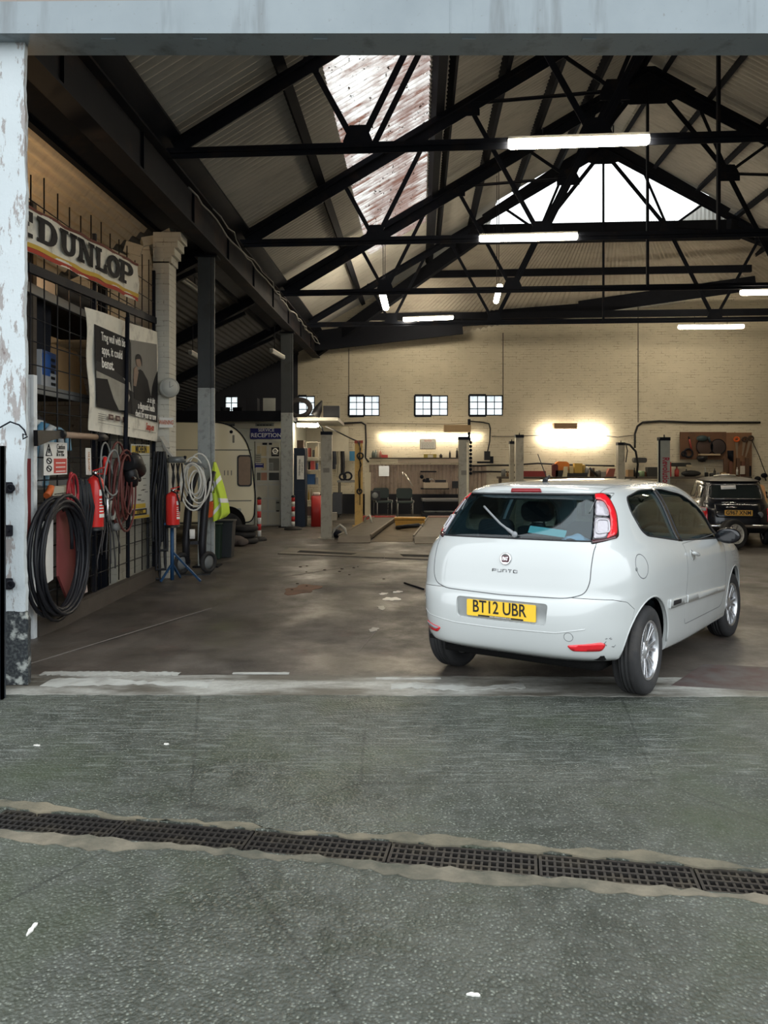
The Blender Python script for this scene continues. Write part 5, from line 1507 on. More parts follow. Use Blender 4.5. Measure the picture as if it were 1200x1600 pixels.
# ---------------------------------------------------------------- banner with slab letters
pb = Panel(CG(14, 305, .06), CG(216, 412, .06), CG(215, 471, .06), CG(14, 379, .06))
t = thing('banner', 'cream tyre banner with large black lettering and a red lower edge, tied to the cage', 'banner', tuple(pb.pt(.5, 1)))
mb = MB(); rip = lambda u, v: .012 * math.sin(u * 31 + v * 3) + .008 * math.sin(u * 13 - v * 9)
mb.grid(lambda u, v: tuple(pb.pt(u, v, rip(u, v))), 50, 10); mb.grid(lambda u, v: tuple(pb.pt(u, v, rip(u, v) - .006)), 50, 10, flip=True); mb.build('cloth', m_cream_cloth, t, world=True)
def stripe(nm, v0, v1, mat):
    mb = MB(); f = lambda u, v: tuple(pb.pt(u, v0 + (v1 - v0) * v + .006 * math.sin(u * 40), rip(u, v0) + .004)); mb.grid(f, 60, 2); mb.build(nm, mat, t, world=True)
stripe('red_edge', .90, 1.0, m_red_print); stripe('yellow_edge', .80, .90, m_yellow_print); stripe('top_edge', .0, .07, M('brown_red_edge', (.16, .05, .035), .8))
def ub(px): return (ck(px) - ck(14)) / (ck(216) - ck(14))
def letter(ch):
    S = []   # polygons in a unit box, y up
    R = lambda x0, y0, x1, y1: S.append([(x0, y0), (x1, y0), (x1, y1), (x0, y1)])
    def arc(cx_, cy, rx, ry, rx2, ry2, a0, a1, n=10):
        for i in range(n):
            t0, t1 = math.radians(a0 + (a1 - a0) * i / n), math.radians(a0 + (a1 - a0) * (i + 1) / n)
            S.append([(cx_ + rx2 * math.cos(t0), cy + ry2 * math.sin(t0)), (cx_ + rx * math.cos(t0), cy + ry * math.sin(t0)), (cx_ + rx * math.cos(t1), cy + ry * math.sin(t1)), (cx_ + rx2 * math.cos(t1), cy + ry2 * math.sin(t1))])
    if ch == 'D': R(.10, 0, .36, 1); R(0, 0, .10, .16); R(0, .84, .10, 1); R(.36, 0, .5, .16); R(.36, .84, .5, 1); arc(.5, .5, .5, .5, .22, .34, -90, 90)
    elif ch == 'U': R(.10, .35, .36, 1); R(.66, .35, .90, 1); R(0, .86, .46, 1); R(.56, .86, 1, 1); arc(.5, .36, .40, .36, .14, .20, 180, 360)
    elif ch == 'N': R(.10, 0, .30, 1); R(.72, 0, .92, 1); R(0, 0, .40, .14); R(0, .86, .34, 1); R(.62, .86, 1, 1); S.append([(.10, 1), (.34, 1), (.92, 0), (.68, 0)])
    elif ch == 'L': R(.12, 0, .40, 1); R(0, .86, .52, 1); R(0, 0, 1, .16); R(.80, .16, 1, .40)
    elif ch == 'O': arc(.5, .5, .5, .5, .22, .30, 0, 360, 22)
    elif ch == 'P': R(.12, 0, .38, 1); R(0, 0, .52, .14); R(0, .86, .12, 1); R(.38, .86, .62, 1); R(.38, .42, .62, .56); arc(.62, .71, .38, .29, .14, .15, -90, 90)
    elif ch == 'E': R(.1, 0, .4, 1); R(.1, 0, 1, .16); R(.1, .84, 1, 1); R(.4, .42, .8, .58); R(.8, .6, 1, .84)
    return S
mb = MB()
for ch, a, b2 in (('E', 18, 48), ('D', 55, 87), ('U', 91, 118), ('N', 119, 145), ('L', 147, 165), ('O', 165, 186), ('P', 184, 206)):
    u0, u1 = ub(a), ub(b2)
    for poly in letter(ch):
        pb.poly(mb, [(u0 + (u1 - u0) * x, .70 - .56 * y) for x, y in poly], .022, .003)
mb.build('lettering', m_ink_dark, t, world=True)

# ---------------------------------------------------------------- poster
pp = Panel(CG(133, 480, .05), CG(246, 519, .05), CG(246, 690, .05), CG(140, 672, .05))
t = thing('poster', 'large cream-bordered poster of a damaged car and a standing person, on the cage', 'poster', tuple(pp.pt(.5, 1)))
mb = MB(); sag = lambda u, v: .02 * math.sin(u * 9 + v * 2) * (1 - v) + .012 * math.sin(v * 11 + u * 5)
mb.grid(lambda u, v: tuple(pp.pt(u, v, sag(u, v))), 30, 30); mb.grid(lambda u, v: tuple(pp.pt(u, v, sag(u, v) - .006)), 30, 30, flip=True); mb.build('cloth', m_cream_cloth, t, world=True)
def img(nm, pts, mat, off=.034): 
    mb = MB(); pp.poly(mb, pts, off, .003); return mb.build(nm, mat, t, world=True)
m_p_dark = M('poster_dark', (.014, .014, .016), .7, 0, .2, 4, spec=.1); m_p_grey = M('poster_grey', (.17, .165, .15), .7, 0, .3, 3); m_p_mid = M('poster_mid_grey', (.035, .035, .036), .7, 0, .4, 4, spec=.1); m_p_pale = M('poster_pale', (.30, .29, .25), .7, 0, .4, 7); m_p_skin = M('poster_skin', (.22, .15, .11), .7, 0, .3, 9)
img('dark_photo', [(.065, .12), (.52, .155), (.53, .80), (.06, .80)], m_p_dark)
img('grey_photo', [(.53, .155), (.945, .12), (.955, .83), (.53, .80)], m_p_grey)
img('dark_photo', [(.53, .60), (.72, .66), (.955, .60), (.955, .83), (.53, .80)], m_p_mid, .037)
img('pale_photo', [(.20, .55), (.34, .50), (.44, .56), (.50, .66), (.44, .78), (.34, .79), (.27, .70)], m_p_pale, .037)
img('car_photo', [(.065, .44), (.28, .46), (.50, .53), (.52, .60), (.30, .54), (.065, .56)], m_p_pale, .036)
img('car_photo', [(.065, .42), (.20, .43), (.40, .50), (.46, .56), (.20, .52), (.065, .50)], m_p_mid, .039)
img('person_picture', [(.58, .42), (.66, .39), (.70, .40), (.78, .47), (.84, .62), (.83, .68), (.56, .66), (.55, .50)], m_p_dark, .040)
img('person_picture', [(.90, .44), (.955, .36), (.955, .66), (.84, .62), (.86, .52)], m_p_dark, .039)
mb = MB(); pp.poly(mb, [(.635 + .040 * math.cos(k * PI / 8), .33 + .045 * math.sin(k * PI / 8)) for k in range(16)], .042, .003); pp.poly(mb, [(.56, .40), (.60, .37), (.63, .42), (.59, .55), (.55, .55)], .042, .003); mb.build('person_picture', m_p_skin, t, world=True)
mb = MB(); pp.poly(mb, [(.635 + .050 * math.cos(k * PI / 8 + PI), .315 + .055 * math.sin(k * PI / 8 + PI)) for k in range(9)] + [(.685, .36), (.655, .30), (.60, .31)], .044, .003); mb.build('person_picture', m_p_dark, t, world=True)
mb = MB()
pp.text(mb, 'Trog wuil with bis', .285, .205, .145, .041, sx=.72, bold=.002); pp.text(mb, 'apps, it could', .265, .315, .15, .041, sx=.82, bold=.002); pp.text(mb, 'benst.', .205, .425, .17, .041, sx=.95, bold=.003)
mb.build('white_lettering', m_white_print, t, world=True); mb = MB()
pp.text(mb, '..st cic ight', .83, .645, .10, .043, sx=.8, bold=.001); pp.text(mb, 'a diagnostic health', .755, .715, .12, .043, sx=.78, bold=.002); pp.text(mb, 'check for your car now', .745, .788, .12, .043, sx=.75, bold=.002)
mb.build('white_lettering', m_white_print, t, world=True)
mb = MB(); pp.text(mb, 'Snap-on', .83, .885, .13, .030, sx=.8, bold=.003, shear=.15); mb.build('red_lettering', m_red_print, t, world=True)
for u in (.24, .33, .43):
    mb = MB(); pp.rect(mb, u - .03, .84, u + .03, .885, .030); mb.build('tool_picture', M('tool_print_dark', (.09, .045, .04), .7), t, world=True)
    mb = MB(); pp.rect(mb, u - .016, .852, u + .016, .872, .034); mb.build('tool_picture', M('tool_print_light', (.35, .27, .22), .7), t, world=True)
mb = MB(); pp.lines(mb, .08, .18, .85, .90, 4, .35, off=.030); pp.rect(mb, .08, .925, .5, .928, .030); pp.rect(mb, .56, .925, .93, .928, .030); mb.build('fine_print', m_p_grey, t, world=True)
mb = MB(); mb.tube([CG(199, 496, .10), CG(198, 600, .10), CG(196, 690, .10), CG(195, 760, .10)], .028, 8); mb.solo('dark_pole', m_iron, 'dark upright pole in front of the middle of the poster', 'pole')

# ---------------------------------------------------------------- small signs on the cage and pier
def sign(name, label, cat, corners, mat, off=.05, t_=.006):
    p = Panel(*[CG(a, b, off) for a, b in corners])
    t = thing(name, label, cat, tuple(p.pt(.5, 1)))
    mb = MB(); p.rect(mb, 0, 0, 1, 1, .0, t_); mb.build('plate', mat, t, world=True)
    return t, p
m_sign_white = M('sign_white', (.80, .79, .74), .6, 0, .08, 9)
m_sign_red = M('sign_red', (.55, .075, .06), .6, 0, .12, 9)
t, p = sign('warning_sign', 'white and red warning sign with prohibition symbols, above the black hose coil', 'sign', [(69, 690), (105, 692), (105, 741), (69, 743)], m_sign_white, .07)
mb = MB(); p.rect(mb, .40, .50, .96, .95, .003); mb.build('red_panel', m_sign_red, t, world=True)
mb = MB(); p.text(mb, 'Caution', .70, .14, .075, .004, sx=.8); p.text(mb, 'Passenger', .68, .28, .05, .004, sx=.8); p.text(mb, 'lift or crane', .68, .38, .05, .004, sx=.75)
p.tube(mb, [(.06, .41), (.17, .08), (.30, .41), (.06, .41)], .006, .004); p.tube(mb, [(.18, .2), (.18, .34)], .007, .004)
for v in (.57, .80):
    p.tube(mb, [(.19 + .10 * math.cos(k * PI / 8), v + .085 * math.sin(k * PI / 8)) for k in range(16)], .005, .004, closed=True); p.tube(mb, [(.12, v - .05), (.26, v + .05)], .005, .004)
mb.build('symbols', m_ink_dark, t, world=True)
mb = MB(); p.lines(mb, .48, .90, .62, .88, 3, .35, off=.005); mb.build('white_print', m_white_print, t, world=True)
t, p = sign('hanging_tag', 'narrow white tag with vertical orange lettering hung on the cage', 'sign', [(134, 700), (142, 700), (143, 742), (135, 742)], m_sign_white, .06)
mb = MB(); p.text(mb, 'FIRE BLANKET', .5, .5, .055, .004, sx=.62, rot=True); mb.build('lettering', M('orange_print', (.55, .25, .06), .6), t, world=True)
t, p = sign('tyre_chart', 'pale tyre chart with yellow header and black foot hung on the cage', 'chart', [(205, 694), (234, 695), (234, 808), (205, 812)], M('chart_grey', (.48, .49, .44), .6, 0, .08, 9), .045)
mb = MB(); p.rect(mb, .02, .02, .97, .115, .003); p.rect(mb, .03, .80, .75, .86, .003); p.rect(mb, .1, .89, .42, .93, .005); p.rect(mb, .46, .89, .75, .93, .005); p.rect(mb, .06, .96, .95, .995, .005); mb.build('yellow_panel', M('chart_yellow', (.52, .37, .05), .6), t, world=True)
mb = MB(); p.text(mb, 'MICHELIN', .5, .068, .13, .005, sx=.78, bold=.003); p.rect(mb, 0, .87, .82, .955, .003); p.rect(mb, .03, .145, 1, .15, .004)
for i in range(16): u, v = random.uniform(.08, .75), random.uniform(.25, .78); p.rect(mb, u, v, u + .17, v + .007, .004)
mb.build('print', m_ink_dark, t, world=True)
mb = MB(); p.text(mb, 'CHECK TYRES', .42, .91, .05, .008, sx=.8); mb.build('foot_lettering', m_ink_dark, t, world=True)
# round wall clock on the pier, small orange-lettered sign under it
c = P(259, 605, 11.1)
t = thing('wall_clock', 'round pale wall clock mounted on the brick pier', 'clock', (c.x, 11.24, c.z))
mb = MB(); mb.lathe([(0, .10), (.115, .10), (.135, .095), (.142, .08), (.142, 0), (0, 0)], (.0, 0, 0), (.45, -1, 0), 28); mb.build('case', M('clock_case', (.40, .40, .36), .5), t)
mb = MB(); mb.lathe([(0, .104), (.115, .104), (.115, .1)], (0, 0, 0), (.45, -1, 0), 28); mb.build('dial', M('clock_dial', (.52, .52, .47), .4), t)
n = Vector((.45, -1, 0)).normalized(); u = Vector((1, .45, 0)).normalized(); mb = MB(); mb.bar(n * .107, n * .107 + u * .05 + Vector((0, 0, .03)), .006, .004); mb.bar(n * .107, n * .107 + Vector((0, 0, .085)), .005, .004); mb.build('hands', m_ink_dark, t)
pw = Panel(P(249, 652, 11.15), P(271, 653, 11.15), P(270, 668, 11.15), P(249, 668, 11.15))
t = thing('small_sign', 'small white sign with orange lettering on the brick pier below the clock', 'sign', tuple(pw.pt(.5, 1)))
mb = MB(); pw.rect(mb, 0, 0, 1, 1, 0, .01); mb.build('plate', m_sign_white, t, world=True)
mb = MB(); pw.text(mb, 'WARNING', .5, .5, .085, .004, sx=.50, bold=.002); mb.build('lettering', M('orange_red_print', (.55, .16, .07), .6), t, world=True)
mb = MB(); mb.bar(P(255, 695, 11.1), P(270, 715, 11.05), .05, .03); mb.bar(P(252, 682, 11.15), P(262, 700, 11.1), .09, .02); mb.solo('pale_bracket', M('pale_bracket', (.40, .39, .35), .6), 'pale angled bracket fixed on the brick pier below the small sign', 'bracket')
# ---------------------------------------------------------------- things hung on the cage
t = thing('long_handled_scraper', 'black wedge-headed scraper with a pale wooden handle lying across the cage', 'tool', tuple(CG(100, 690, .16)))
mb = MB(); mb.tube([CG(97, 679, .16), CG(125, 681, .16), CG(152, 683, .16)], .033, 10); mb.build('handle', M('pale_wood_handle', (.33, .23, .16), .6), t, world=True)
mb = MB(); mb.tube([CG(150, 683, .16), CG(158, 683, .16), CG(165, 684, .16)], [.04, .05, .035], 10); mb.build('grip', m_black_plastic, t, world=True)
mb = MB(); mb.tube([CG(93, 678, .16), CG(98, 679, .16)], .045, 10); mb.build('collar', m_black_plastic, t, world=True)
hp = [CG(52, 672, .14), CG(93, 673, .14), CG(93, 684, .14), CG(75, 688, .14), CG(53, 697, .14)]; mb = MB(); V = hp + [Vector(q) + Vector((.04, 0, 0)) for q in hp]; mb.add(V, [(0, 1, 2, 3, 4), (9, 8, 7, 6, 5)] + [(i, (i + 1) % 5, 5 + (i + 1) % 5, 5 + i) for i in range(5)], False); mb.build('head', m_black_plastic, t, world=True)
def extinguisher(name_label, base, r, h, label_side=(1, -.5, 0)):
    t = thing('fire_extinguisher', name_label, 'fire extinguisher', tuple(base), 0, 'fire extinguishers')
    mb = MB(); mb.lathe([(0, 0), (r * .96, 0), (r, .02), (r, h * .76), (r * .93, h * .82), (r * .6, h * .87), (r * .34, h * .89), (r * .3, h * .91), (0, h * .91)], (0, 0, 0), (0, 0, 1), 24); mb.build('cylinder', m_red_paint, t)
    mb = MB(); mb.lathe([(r * 1.01, -.01), (r * 1.02, .03), (r * .9, .03)], (0, 0, 0), (0, 0, 1), 24); mb.build('base_ring', m_black_plastic, t)
    mb = MB(); mb.cyl((0, 0, h * .89), (0, 0, h * .97), r * .32, 10); mb.cyl((0, -r * .3, h * .93), (0, -r * .8, h * .93), .012, 8); mb.build('valve', m_chrome, t)
    mb = MB(); mb.bar((-r * .3, 0, h * .97), (r * 1.1, 0, h * 1.03), .025, .012); mb.bar((-r * .3, 0, h * .93), (r * 1.0, 0, h * .92), .025, .010); mb.build('lever', m_red_paint, t)
    n = Vector(label_side).normalized(); u = Vector((-n.y, n.x, 0))
    mb = MB()
    a0 = math.atan2(n.y, n.x)
    f = lambda a, b: ((r + .002) * math.cos(a0 + (a - .5) * 1.5), (r + .002) * math.sin(a0 + (a - .5) * 1.5), h * (.25 + .33 * b)); mb.grid(f, 10, 2); lb = mb.build('label_band', m_red_paint, t)
    mb = MB()
    for z0, z1 in ((.56, .66), (.20, .26)): mb.grid(lambda a, b: ((r + .004) * math.cos(a0 + (a - .3) * 1.0), (r + .004) * math.sin(a0 + (a - .3) * 1.0), h * (z0 + (z1 - z0) * b)), 8, 1)
    for k in range(5): mb.grid(lambda a, b: ((r + .004) * math.cos(a0 + (a - .4) * .7), (r + .004) * math.sin(a0 + (a - .4) * .7), h * (.29 + k * .05 + .022 * b)), 8, 1)
    mb.build('label', m_sign_white, t)
    mb = MB(); mb.tube([(0, -r * .7, h * .93), (r * .9, -r * 1.1, h * .86), (r * 1.12, -r * .4, h * .6), (r * 1.05, -r * .2, h * .4)], .012, 8); mb.build('hose', m_black_plastic, t)
    return t
b = CG(149, 827, .16); extinguisher('red fire extinguisher hung on the wire cage among cables', b, .088, .66)
b = P(270, 823, 10.9); extinguisher('red fire extinguisher on the blue stand beside the brick pier', b, .092, .54)
# cream box, red board and white boards behind the hose
t = thing('parts_box', 'cream cardboard parts box on top of the red board', 'box', tuple(CG(95, 778, .10)))
mb = MB(); q = [CG(82, 760, .0), CG(109, 757, .0), CG(109, 778, .0), CG(82, 782, .0)]; mb.hexa([Vector(p) for p in q] + [Vector(p) + Vector((.12, 0, 0)) for p in q]); mb.build('carton', M('cream_carton', (.66, .61, .46), .8, 0, .1, 6), t, world=True)
px_ = Panel(CG(82, 760, .122), CG(109, 757, .122), CG(109, 778, .122), CG(82, 782, .122)); mb = MB(); px_.lines(mb, .1, .9, .55, .85, 2, .4, off=.003); mb.build('print', m_ink_dark, t, world=True)
mb = MB(); mb.tube([CG(73, 775, .10), CG(78, 768, .1), CG(80, 760, .1)], .035, 8); mb.solo('orange_bottle', M('orange_bottle', (.55, .12, .03), .45), 'small orange bottle behind the hose coil, left of the cream box', 'bottle')
q = [CG(88, 782, .07), CG(122, 778, .07), CG(122, 930, .07), CG(103, 938, .07), CG(88, 900, .07)]; mb = MB(); V = q + [Vector(p) + Vector((.025, 0, 0)) for p in q]; mb.add(V, [(0, 1, 2, 3, 4), (9, 8, 7, 6, 5)] + [(i, (i + 1) % 5, 5 + (i + 1) % 5, 5 + i) for i in range(5)], False)
rb = thing('red_board', 'dull red metal board with a round hole hung behind the hose coil', 'board', tuple(CG(105, 935, .07))); mb.build('board', M('dull_red_metal', (.20, .045, .045), .6, 0, .15, 5, dirt=.2), rb, world=True)
mb = MB(); mb.lathe([(0, 0), (.05, 0), (.05, -.004)], CG(100, 792, .1), (1, 0, 0), 20); mb.build('hole', m_ink_dark, rb, world=True)
q = [CG(66, 815, .03), CG(80, 812, .03), CG(80, 905, .03), CG(66, 915, .03)]; mb = MB(); mb.hexa([Vector(p) for p in q] + [Vector(p) + Vector((.02, 0, 0)) for p in q]); mb.solo('white_board', m_sign_white, 'white board behind the left half of the hose coil', 'board')
q = [CG(121, 846, .04), CG(128, 840, .04), CG(134, 925, .04), CG(122, 930, .04)]; mb = MB(); mb.hexa([Vector(p) for p in q] + [Vector(p) + Vector((.02, 0, 0)) for p in q]); mb.solo('pink_board', M('pinkish_white_board', (.50, .40, .37), .7), 'pinkish white board right of the red board', 'board')
def coil(name, label, cat, c, rx, ry, turns, r, mat, x=(0, 1, 0), y=(0, 0, 1), jit=.02, drift=None, group=None, n=26, droop=0.0):
    mb = MB(); mb.tube(coil_pts(c, x, y, rx, ry, turns, jit, n, drift, droop), r, 6)
    return mb.solo(name, mat, label, cat, group)
c = CG(88, 866, .22); coil('hose_coil', 'large coil of thick black hose hung low on the wire cage', 'hose', c, .50, .54, 9, .019, M('black_hose', (.014, .015, .019), .45, 0, .2, 20), (.03, 1, 0), (.0, 0, 1), .022, (.05, .10, -.06))
c = CG(112, 772, .16); coil('red_cable_loop', 'small loop of red cable hung right of the cream box', 'cable', c, .10, .20, 3, .012, M('red_cable', (.35, .02, .03), .45), jit=.012)
c = CG(170, 742, .14); coil('grey_cable_loop', 'loop of pale grey cable hung under the poster', 'cable', c, .22, .30, 3, .011, M('pale_grey_cable', (.27, .28, .27), .5), jit=.03)
c = CG(191, 762, .16); coil('maroon_cable_coil', 'coil of maroon cable hung below the poster', 'cable', c, .24, .42, 7, .013, M('maroon_cable', (.13, .035, .03), .5), jit=.03)
mb = MB()
for k in range(9):
    a = CG(118 + k * 2.6, 748 + (k % 3) * 4, .12 + .01 * k); e = CG(122 + k * 2.2, 850 + (k * 37 % 45), .12)
    mb.tube([a, a.lerp(e, .3) + Vector((.03, .05 * math.sin(k), 0)), a.lerp(e, .7) + Vector((0, -.05 * math.cos(k), 0)), e], .016, 6)
mb.solo('black_strap_bundle', M('black_strap', (.018, .02, .024), .6), 'bundle of black straps and leads hung left of the caged extinguisher', 'straps')
mb = MB()
for k in range(6):
    a = CG(160 + k * 2.5, 800, .10); e = CG(152 + k * 7, 890 - (k * 23 % 30), .12); mb.tube([a, a.lerp(e, .4) + Vector((0, .06, 0)), e + Vector((0, 0, .1)), e], .009, 5)
mb.solo('thin_lead_bundle', M('thin_lead', (.05, .048, .05), .5), 'thin dark leads dangling below the caged extinguisher', 'leads')
t = thing('jump_lead_clip', 'red handled clamp hung under the poster at the grey cable', 'clamp', tuple(CG(164, 740, .17))); mb = MB(); mb.tube([CG(164, 714, .17), CG(165, 726, .17), CG(163, 742, .17)], [.02, .03, .022], 8); mb.build('grip', m_red_paint, t, world=True)
mb = MB(); mb.tube([CG(164, 742, .17), CG(166, 758, .17)], .018, 6); mb.build('jaw', m_iron, t, world=True)
t = thing('power_drill', 'black power tool hung in front of the tyre chart', 'power tool', tuple(CG(208, 760, .18)))
mb = MB(); mb.tube([CG(197, 722, .17), CG(207, 722, .18), CG(218, 736, .18), CG(221, 738, .18)], [.10, .13, .09, .03], 12); mb.build('body', m_black_plastic, t, world=True)
mb = MB(); mb.tube([CG(202, 730, .17), CG(206, 748, .18), CG(208, 758, .18)], [.08, .09, .06], 10); mb.tube([CG(209, 745, .18), CG(218, 750, .18), CG(217, 742, .18)], .025, 8); mb.build('handle', m_black_plastic, t, world=True)
mb = MB(); mb.tube([CG(208, 747, .24), CG(213, 748, .24)], .02, 6); mb.build('chrome_collar', m_chrome, t, world=True)
mb = MB(); mb.grid(lambda a, b2: tuple(CG(172 + 13 * a, 782 + 30 * b2, .12 + .03 * math.sin(a * 7 + b2 * 5))), 8, 8); mb.grid(lambda a, b2: tuple(CG(172 + 13 * a, 782 + 30 * b2, .11 + .03 * math.sin(a * 7 + b2 * 5))), 8, 8, flip=True); mb.solo('pale_rag', M('pale_rag', (.38, .37, .32), .9), 'pale rag hung right of the caged extinguisher', 'rag')
mb = MB(); mb.tube([CG(167, 770, .12), CG(168, 800, .12), CG(169, 815, .12)], .022, 8); mb.solo('steel_rod', m_alloy, 'steel rod hung between the extinguisher and the pale rag', 'rod')
mb = MB(); mb.sphere(CG(182, 820, .1), .08, (.8, 1.2, 1), 10); mb.solo('grey_rag', M('grey_rag', (.24, .24, .23), .9), 'crumpled grey rag on the cage rail below the pale rag', 'rag')
# belts on the pier
for k, (px0, lb) in enumerate(((238, 'leftmost long black belt loop hung on the brick pier'), (244, 'second long black belt loop hung on the brick pier, from the left'), (249, 'third long black belt loop hung on the brick pier, from the left'), (253, 'rightmost long black belt loop hung on the brick pier'))):
    top, bot = P(px0 + 3, 706, 11.05 - .03 * k), P(px0 + 1, [905, 845, 890, 860][k], 11.0 - .03 * k)
    w = [.08, .06, .06, .05][k]; pts = []
    for i in range(20): s_ = i / 19; pts.append(top.lerp(bot, s_) + Vector((-w * math.sin(min(1, s_ * 1.3) * PI * .5) + .01 * math.sin(s_ * 9), 0, 0)))
    for i in range(20): s_ = 1 - i / 19; pts.append(top.lerp(bot, s_) + Vector((w * math.sin(min(1, s_ * 1.3) * PI * .5) + .01 * math.sin(s_ * 7), .03, 0)))
    mb = MB(); mb.tube(pts, .021, 6, closed=True); mb.solo('belt_loop', M('black_belt', (.016, .017, .021), .55), lb, 'belt', 'belts on the pier')
# grey lamp pan with dangling leads, blue stand
t = thing('lead_lamp', 'grey round lamp head on an arm beside the brick pier', 'lamp', tuple(P(276, 724, 11.0)))
c = P(276, 719, 11.0); mb = MB(); mb.lathe([(0, .05), (.10, .05), (.125, .03), (.13, -.03), (.11, -.04), (0, -.04)], c, (0, 0, 1), 24); mb.build('head', M('lamp_grey', (.13, .14, .14), .4, .3), t, world=True)
mb = MB(); mb.cyl(P(263, 712, 11.2), c, .015, 6); mb.cyl(P(287, 716, 11.0), P(290, 717, 11.0), .04, 8); mb.build('arm', m_iron, t, world=True)
mb = MB()
for k in range(5): a = P(268 + 4 * k, 724, 11.0); e = P(270 + 3.4 * k, 765 + (k * 17 % 25), 11.05); mb.tube([a, a.lerp(e, .5) + Vector((.03 * (-1) ** k, 0, 0)), e], .012, 5)
mb.build('leads', m_cable_b, t, world=True)
b = P(269, 905, 10.95); b.z = FLOOR_Z
t = thing('blue_stand', 'blue metal stand under the fire extinguisher by the brick pier', 'stand', tuple(b))
mb = MB(); mb.cyl((0, 0, .02), (0, 0, .80), .028, 10); mb.build('post', M('blue_steel', (.02, .07, .16), .5, .2), t)
for k, e in enumerate(((.42, -.10, .02), (-.12, -.15, .02), (.05, .25, .02))): mb = MB(); mb.bar((0, 0, .42 if k == 0 else .25), e, .025, .025); mb.build('leg', M('blue_steel', (.02, .07, .16), .5, .2), t)
mb = MB(); mb.box((-.09, -.08, .79), (.09, .08, .82)); mb.build('top_plate', M('blue_steel', (.02, .07, .16), .5, .2), t)
# sack truck (two curved rails, two wheels)
b = P(302, 897, 11.75); b.z = FLOOR_Z
t = thing('sack_truck', 'black sack truck with curved rails standing against the first column', 'hand truck', tuple(b), .15)
m_truck = M('black_truck_frame', (.020, .020, .024), .45, .3)
for x in (-.10, .14):
    pts = [(x, -.02, .14), (x - .01, .02, .45), (x + .02, .06, .9), (x + .06, .10, 1.25), (x + .16, .12, 1.52)]
    mb = MB(); mb.tube(pts, [.05, .06, .06, .05, .03], 8); mb.build('rail', m_truck, t)
for z in (.45, .95): mb = MB(); mb.bar((-.10, .03 + z * .06, z), (.14, .03 + z * .06, z), .06, .05); mb.build('cross_bar', m_truck, t)
for x, y in ((-.16, -.08), (.22, .02)):
    mb = MB(); mb.torus((x, y, .16), .13, .035, (.75, -.65, 0), 28, 10); w = mb.build('wheel', m_rubber, t); mb = MB(); mb.lathe([(0, .03), (.05, .03), (.10, .012), (.10, -.012), (0, -.03)], (x, y, .16), (.75, -.65, 0), 20); mb.build('hub', m_trim_grey, w)
mb = MB(); mb.box((-.2, -.22, .0), (.26, -.02, .012)); mb.build('toe_plate', m_truck, t)
mb = MB(); mb.rbox((-.05, -.08, .52), (.03, -.02, .66), .02); mb.build('white_catch', m_sign_white, t)
c = P(304, 752, 11.72); coil('white_rope_coil', 'loose coil of white rope hung over the sack truck', 'rope', c, .15, .29, 7, .012, M('white_rope', (.72, .71, .66), .8), (1, 0, 0), (0, 0, 1), .035)
mb = MB(); mb.tube([P(288, 725, 11.7), P(300, 723, 11.7), P(316, 726, 11.7), P(322, 733, 11.7)], .022, 6); mb.solo('rope_hook', m_trim_grey, 'grey hooked bar holding the white rope coil', 'hook')
# hi-vis vest hung on the column, with an orange bag
m_hv = M('hi_vis_yellow', (.62, .80, .08), .75, 0, .1, 10); m_refl = M('reflective_tape', (.82, .83, .82), .35, .1, .05, 10)
b = P(343, 812, 12.2)
t = thing('safety_vest', 'yellow hi-vis safety vest with reflective bands hung on the first column', 'vest', tuple(b))
vy = [722, 742, 762, 775, 790, 805, 812]; vl = [335, 329, 328, 333, 334, 333, 334]; vr = [337, 344, 350, 353, 357, 358, 352]
def vest(a, b2, off=0.0, d=12.25):
    py = 722 + 90 * b2
    l, r = float(np.interp(py, vy, vl)), float(np.interp(py, vy, vr))
    px = l + (r - l) * a
    py2 = py + (6 - 14 * a) * max(0, b2 - .75) * 2
    p = P(px, py2, d); p.y -= .035 * math.sin(a * 3.3 * PI + b2) * (.4 + b2) + off + .10 * math.sin(a * PI)
    return p
mb = MB(); mb.grid(lambda a, b2: tuple(vest(a, b2)), 18, 24); mb.grid(lambda a, b2: tuple(vest(a, b2, -.02)), 18, 24, flip=True); mb.build('fabric', m_hv, t, world=True)
for b0, tilt in ((.20, .22), (.40, -.25), (.62, .02), (.80, -.18)):
    mb = MB()
    f = lambda a, b2: tuple(vest((a * (.5 if b0 in (.2,) else .62) + (.42 if b0 == .62 else 0)) if b0 != .40 else a, min(.99, max(0, b0 + tilt * (a - .3) + .075 * b2)), .008))
    mb.grid(f, 14, 3); mb.build('reflective_band', m_refl, t, world=True)
mb = MB(); mb.bar(P(336, 724, 12.28), P(334, 722, 12.55), .03, .03); mb.build('hook', m_iron, t, world=True)
mb = MB(); mb.tube([vest(0.0, .22, .01), vest(.30, .33, .01), vest(.36, .45, .01), vest(.25, .53, .01), vest(0, .52, .01)], .007, 5); mb.build('binding', m_ink_dark, t, world=True)
t = thing('orange_bag', 'bright orange bag with a white band hung on the column left of the vest', 'bag', tuple(P(327, 808, 12.25)))
mb = MB(); mb.rbox((P(321, 0, 12.25).x, 12.18, P(0, 808, 12.25).z), (P(333, 0, 12.25).x, 12.28, P(0, 783, 12.25).z), .03, 3, 'y'); mb.build('body', M('orange_fabric', (.72, .11, .025), .7), t, world=True)
mb = MB(); mb.rbox((P(323, 0, 12.25).x, 12.175, P(0, 783, 12.25).z), (P(333, 0, 12.25).x, 12.285, P(0, 770, 12.25).z), .02, 3, 'y'); mb.build('white_band', m_refl, t, world=True)
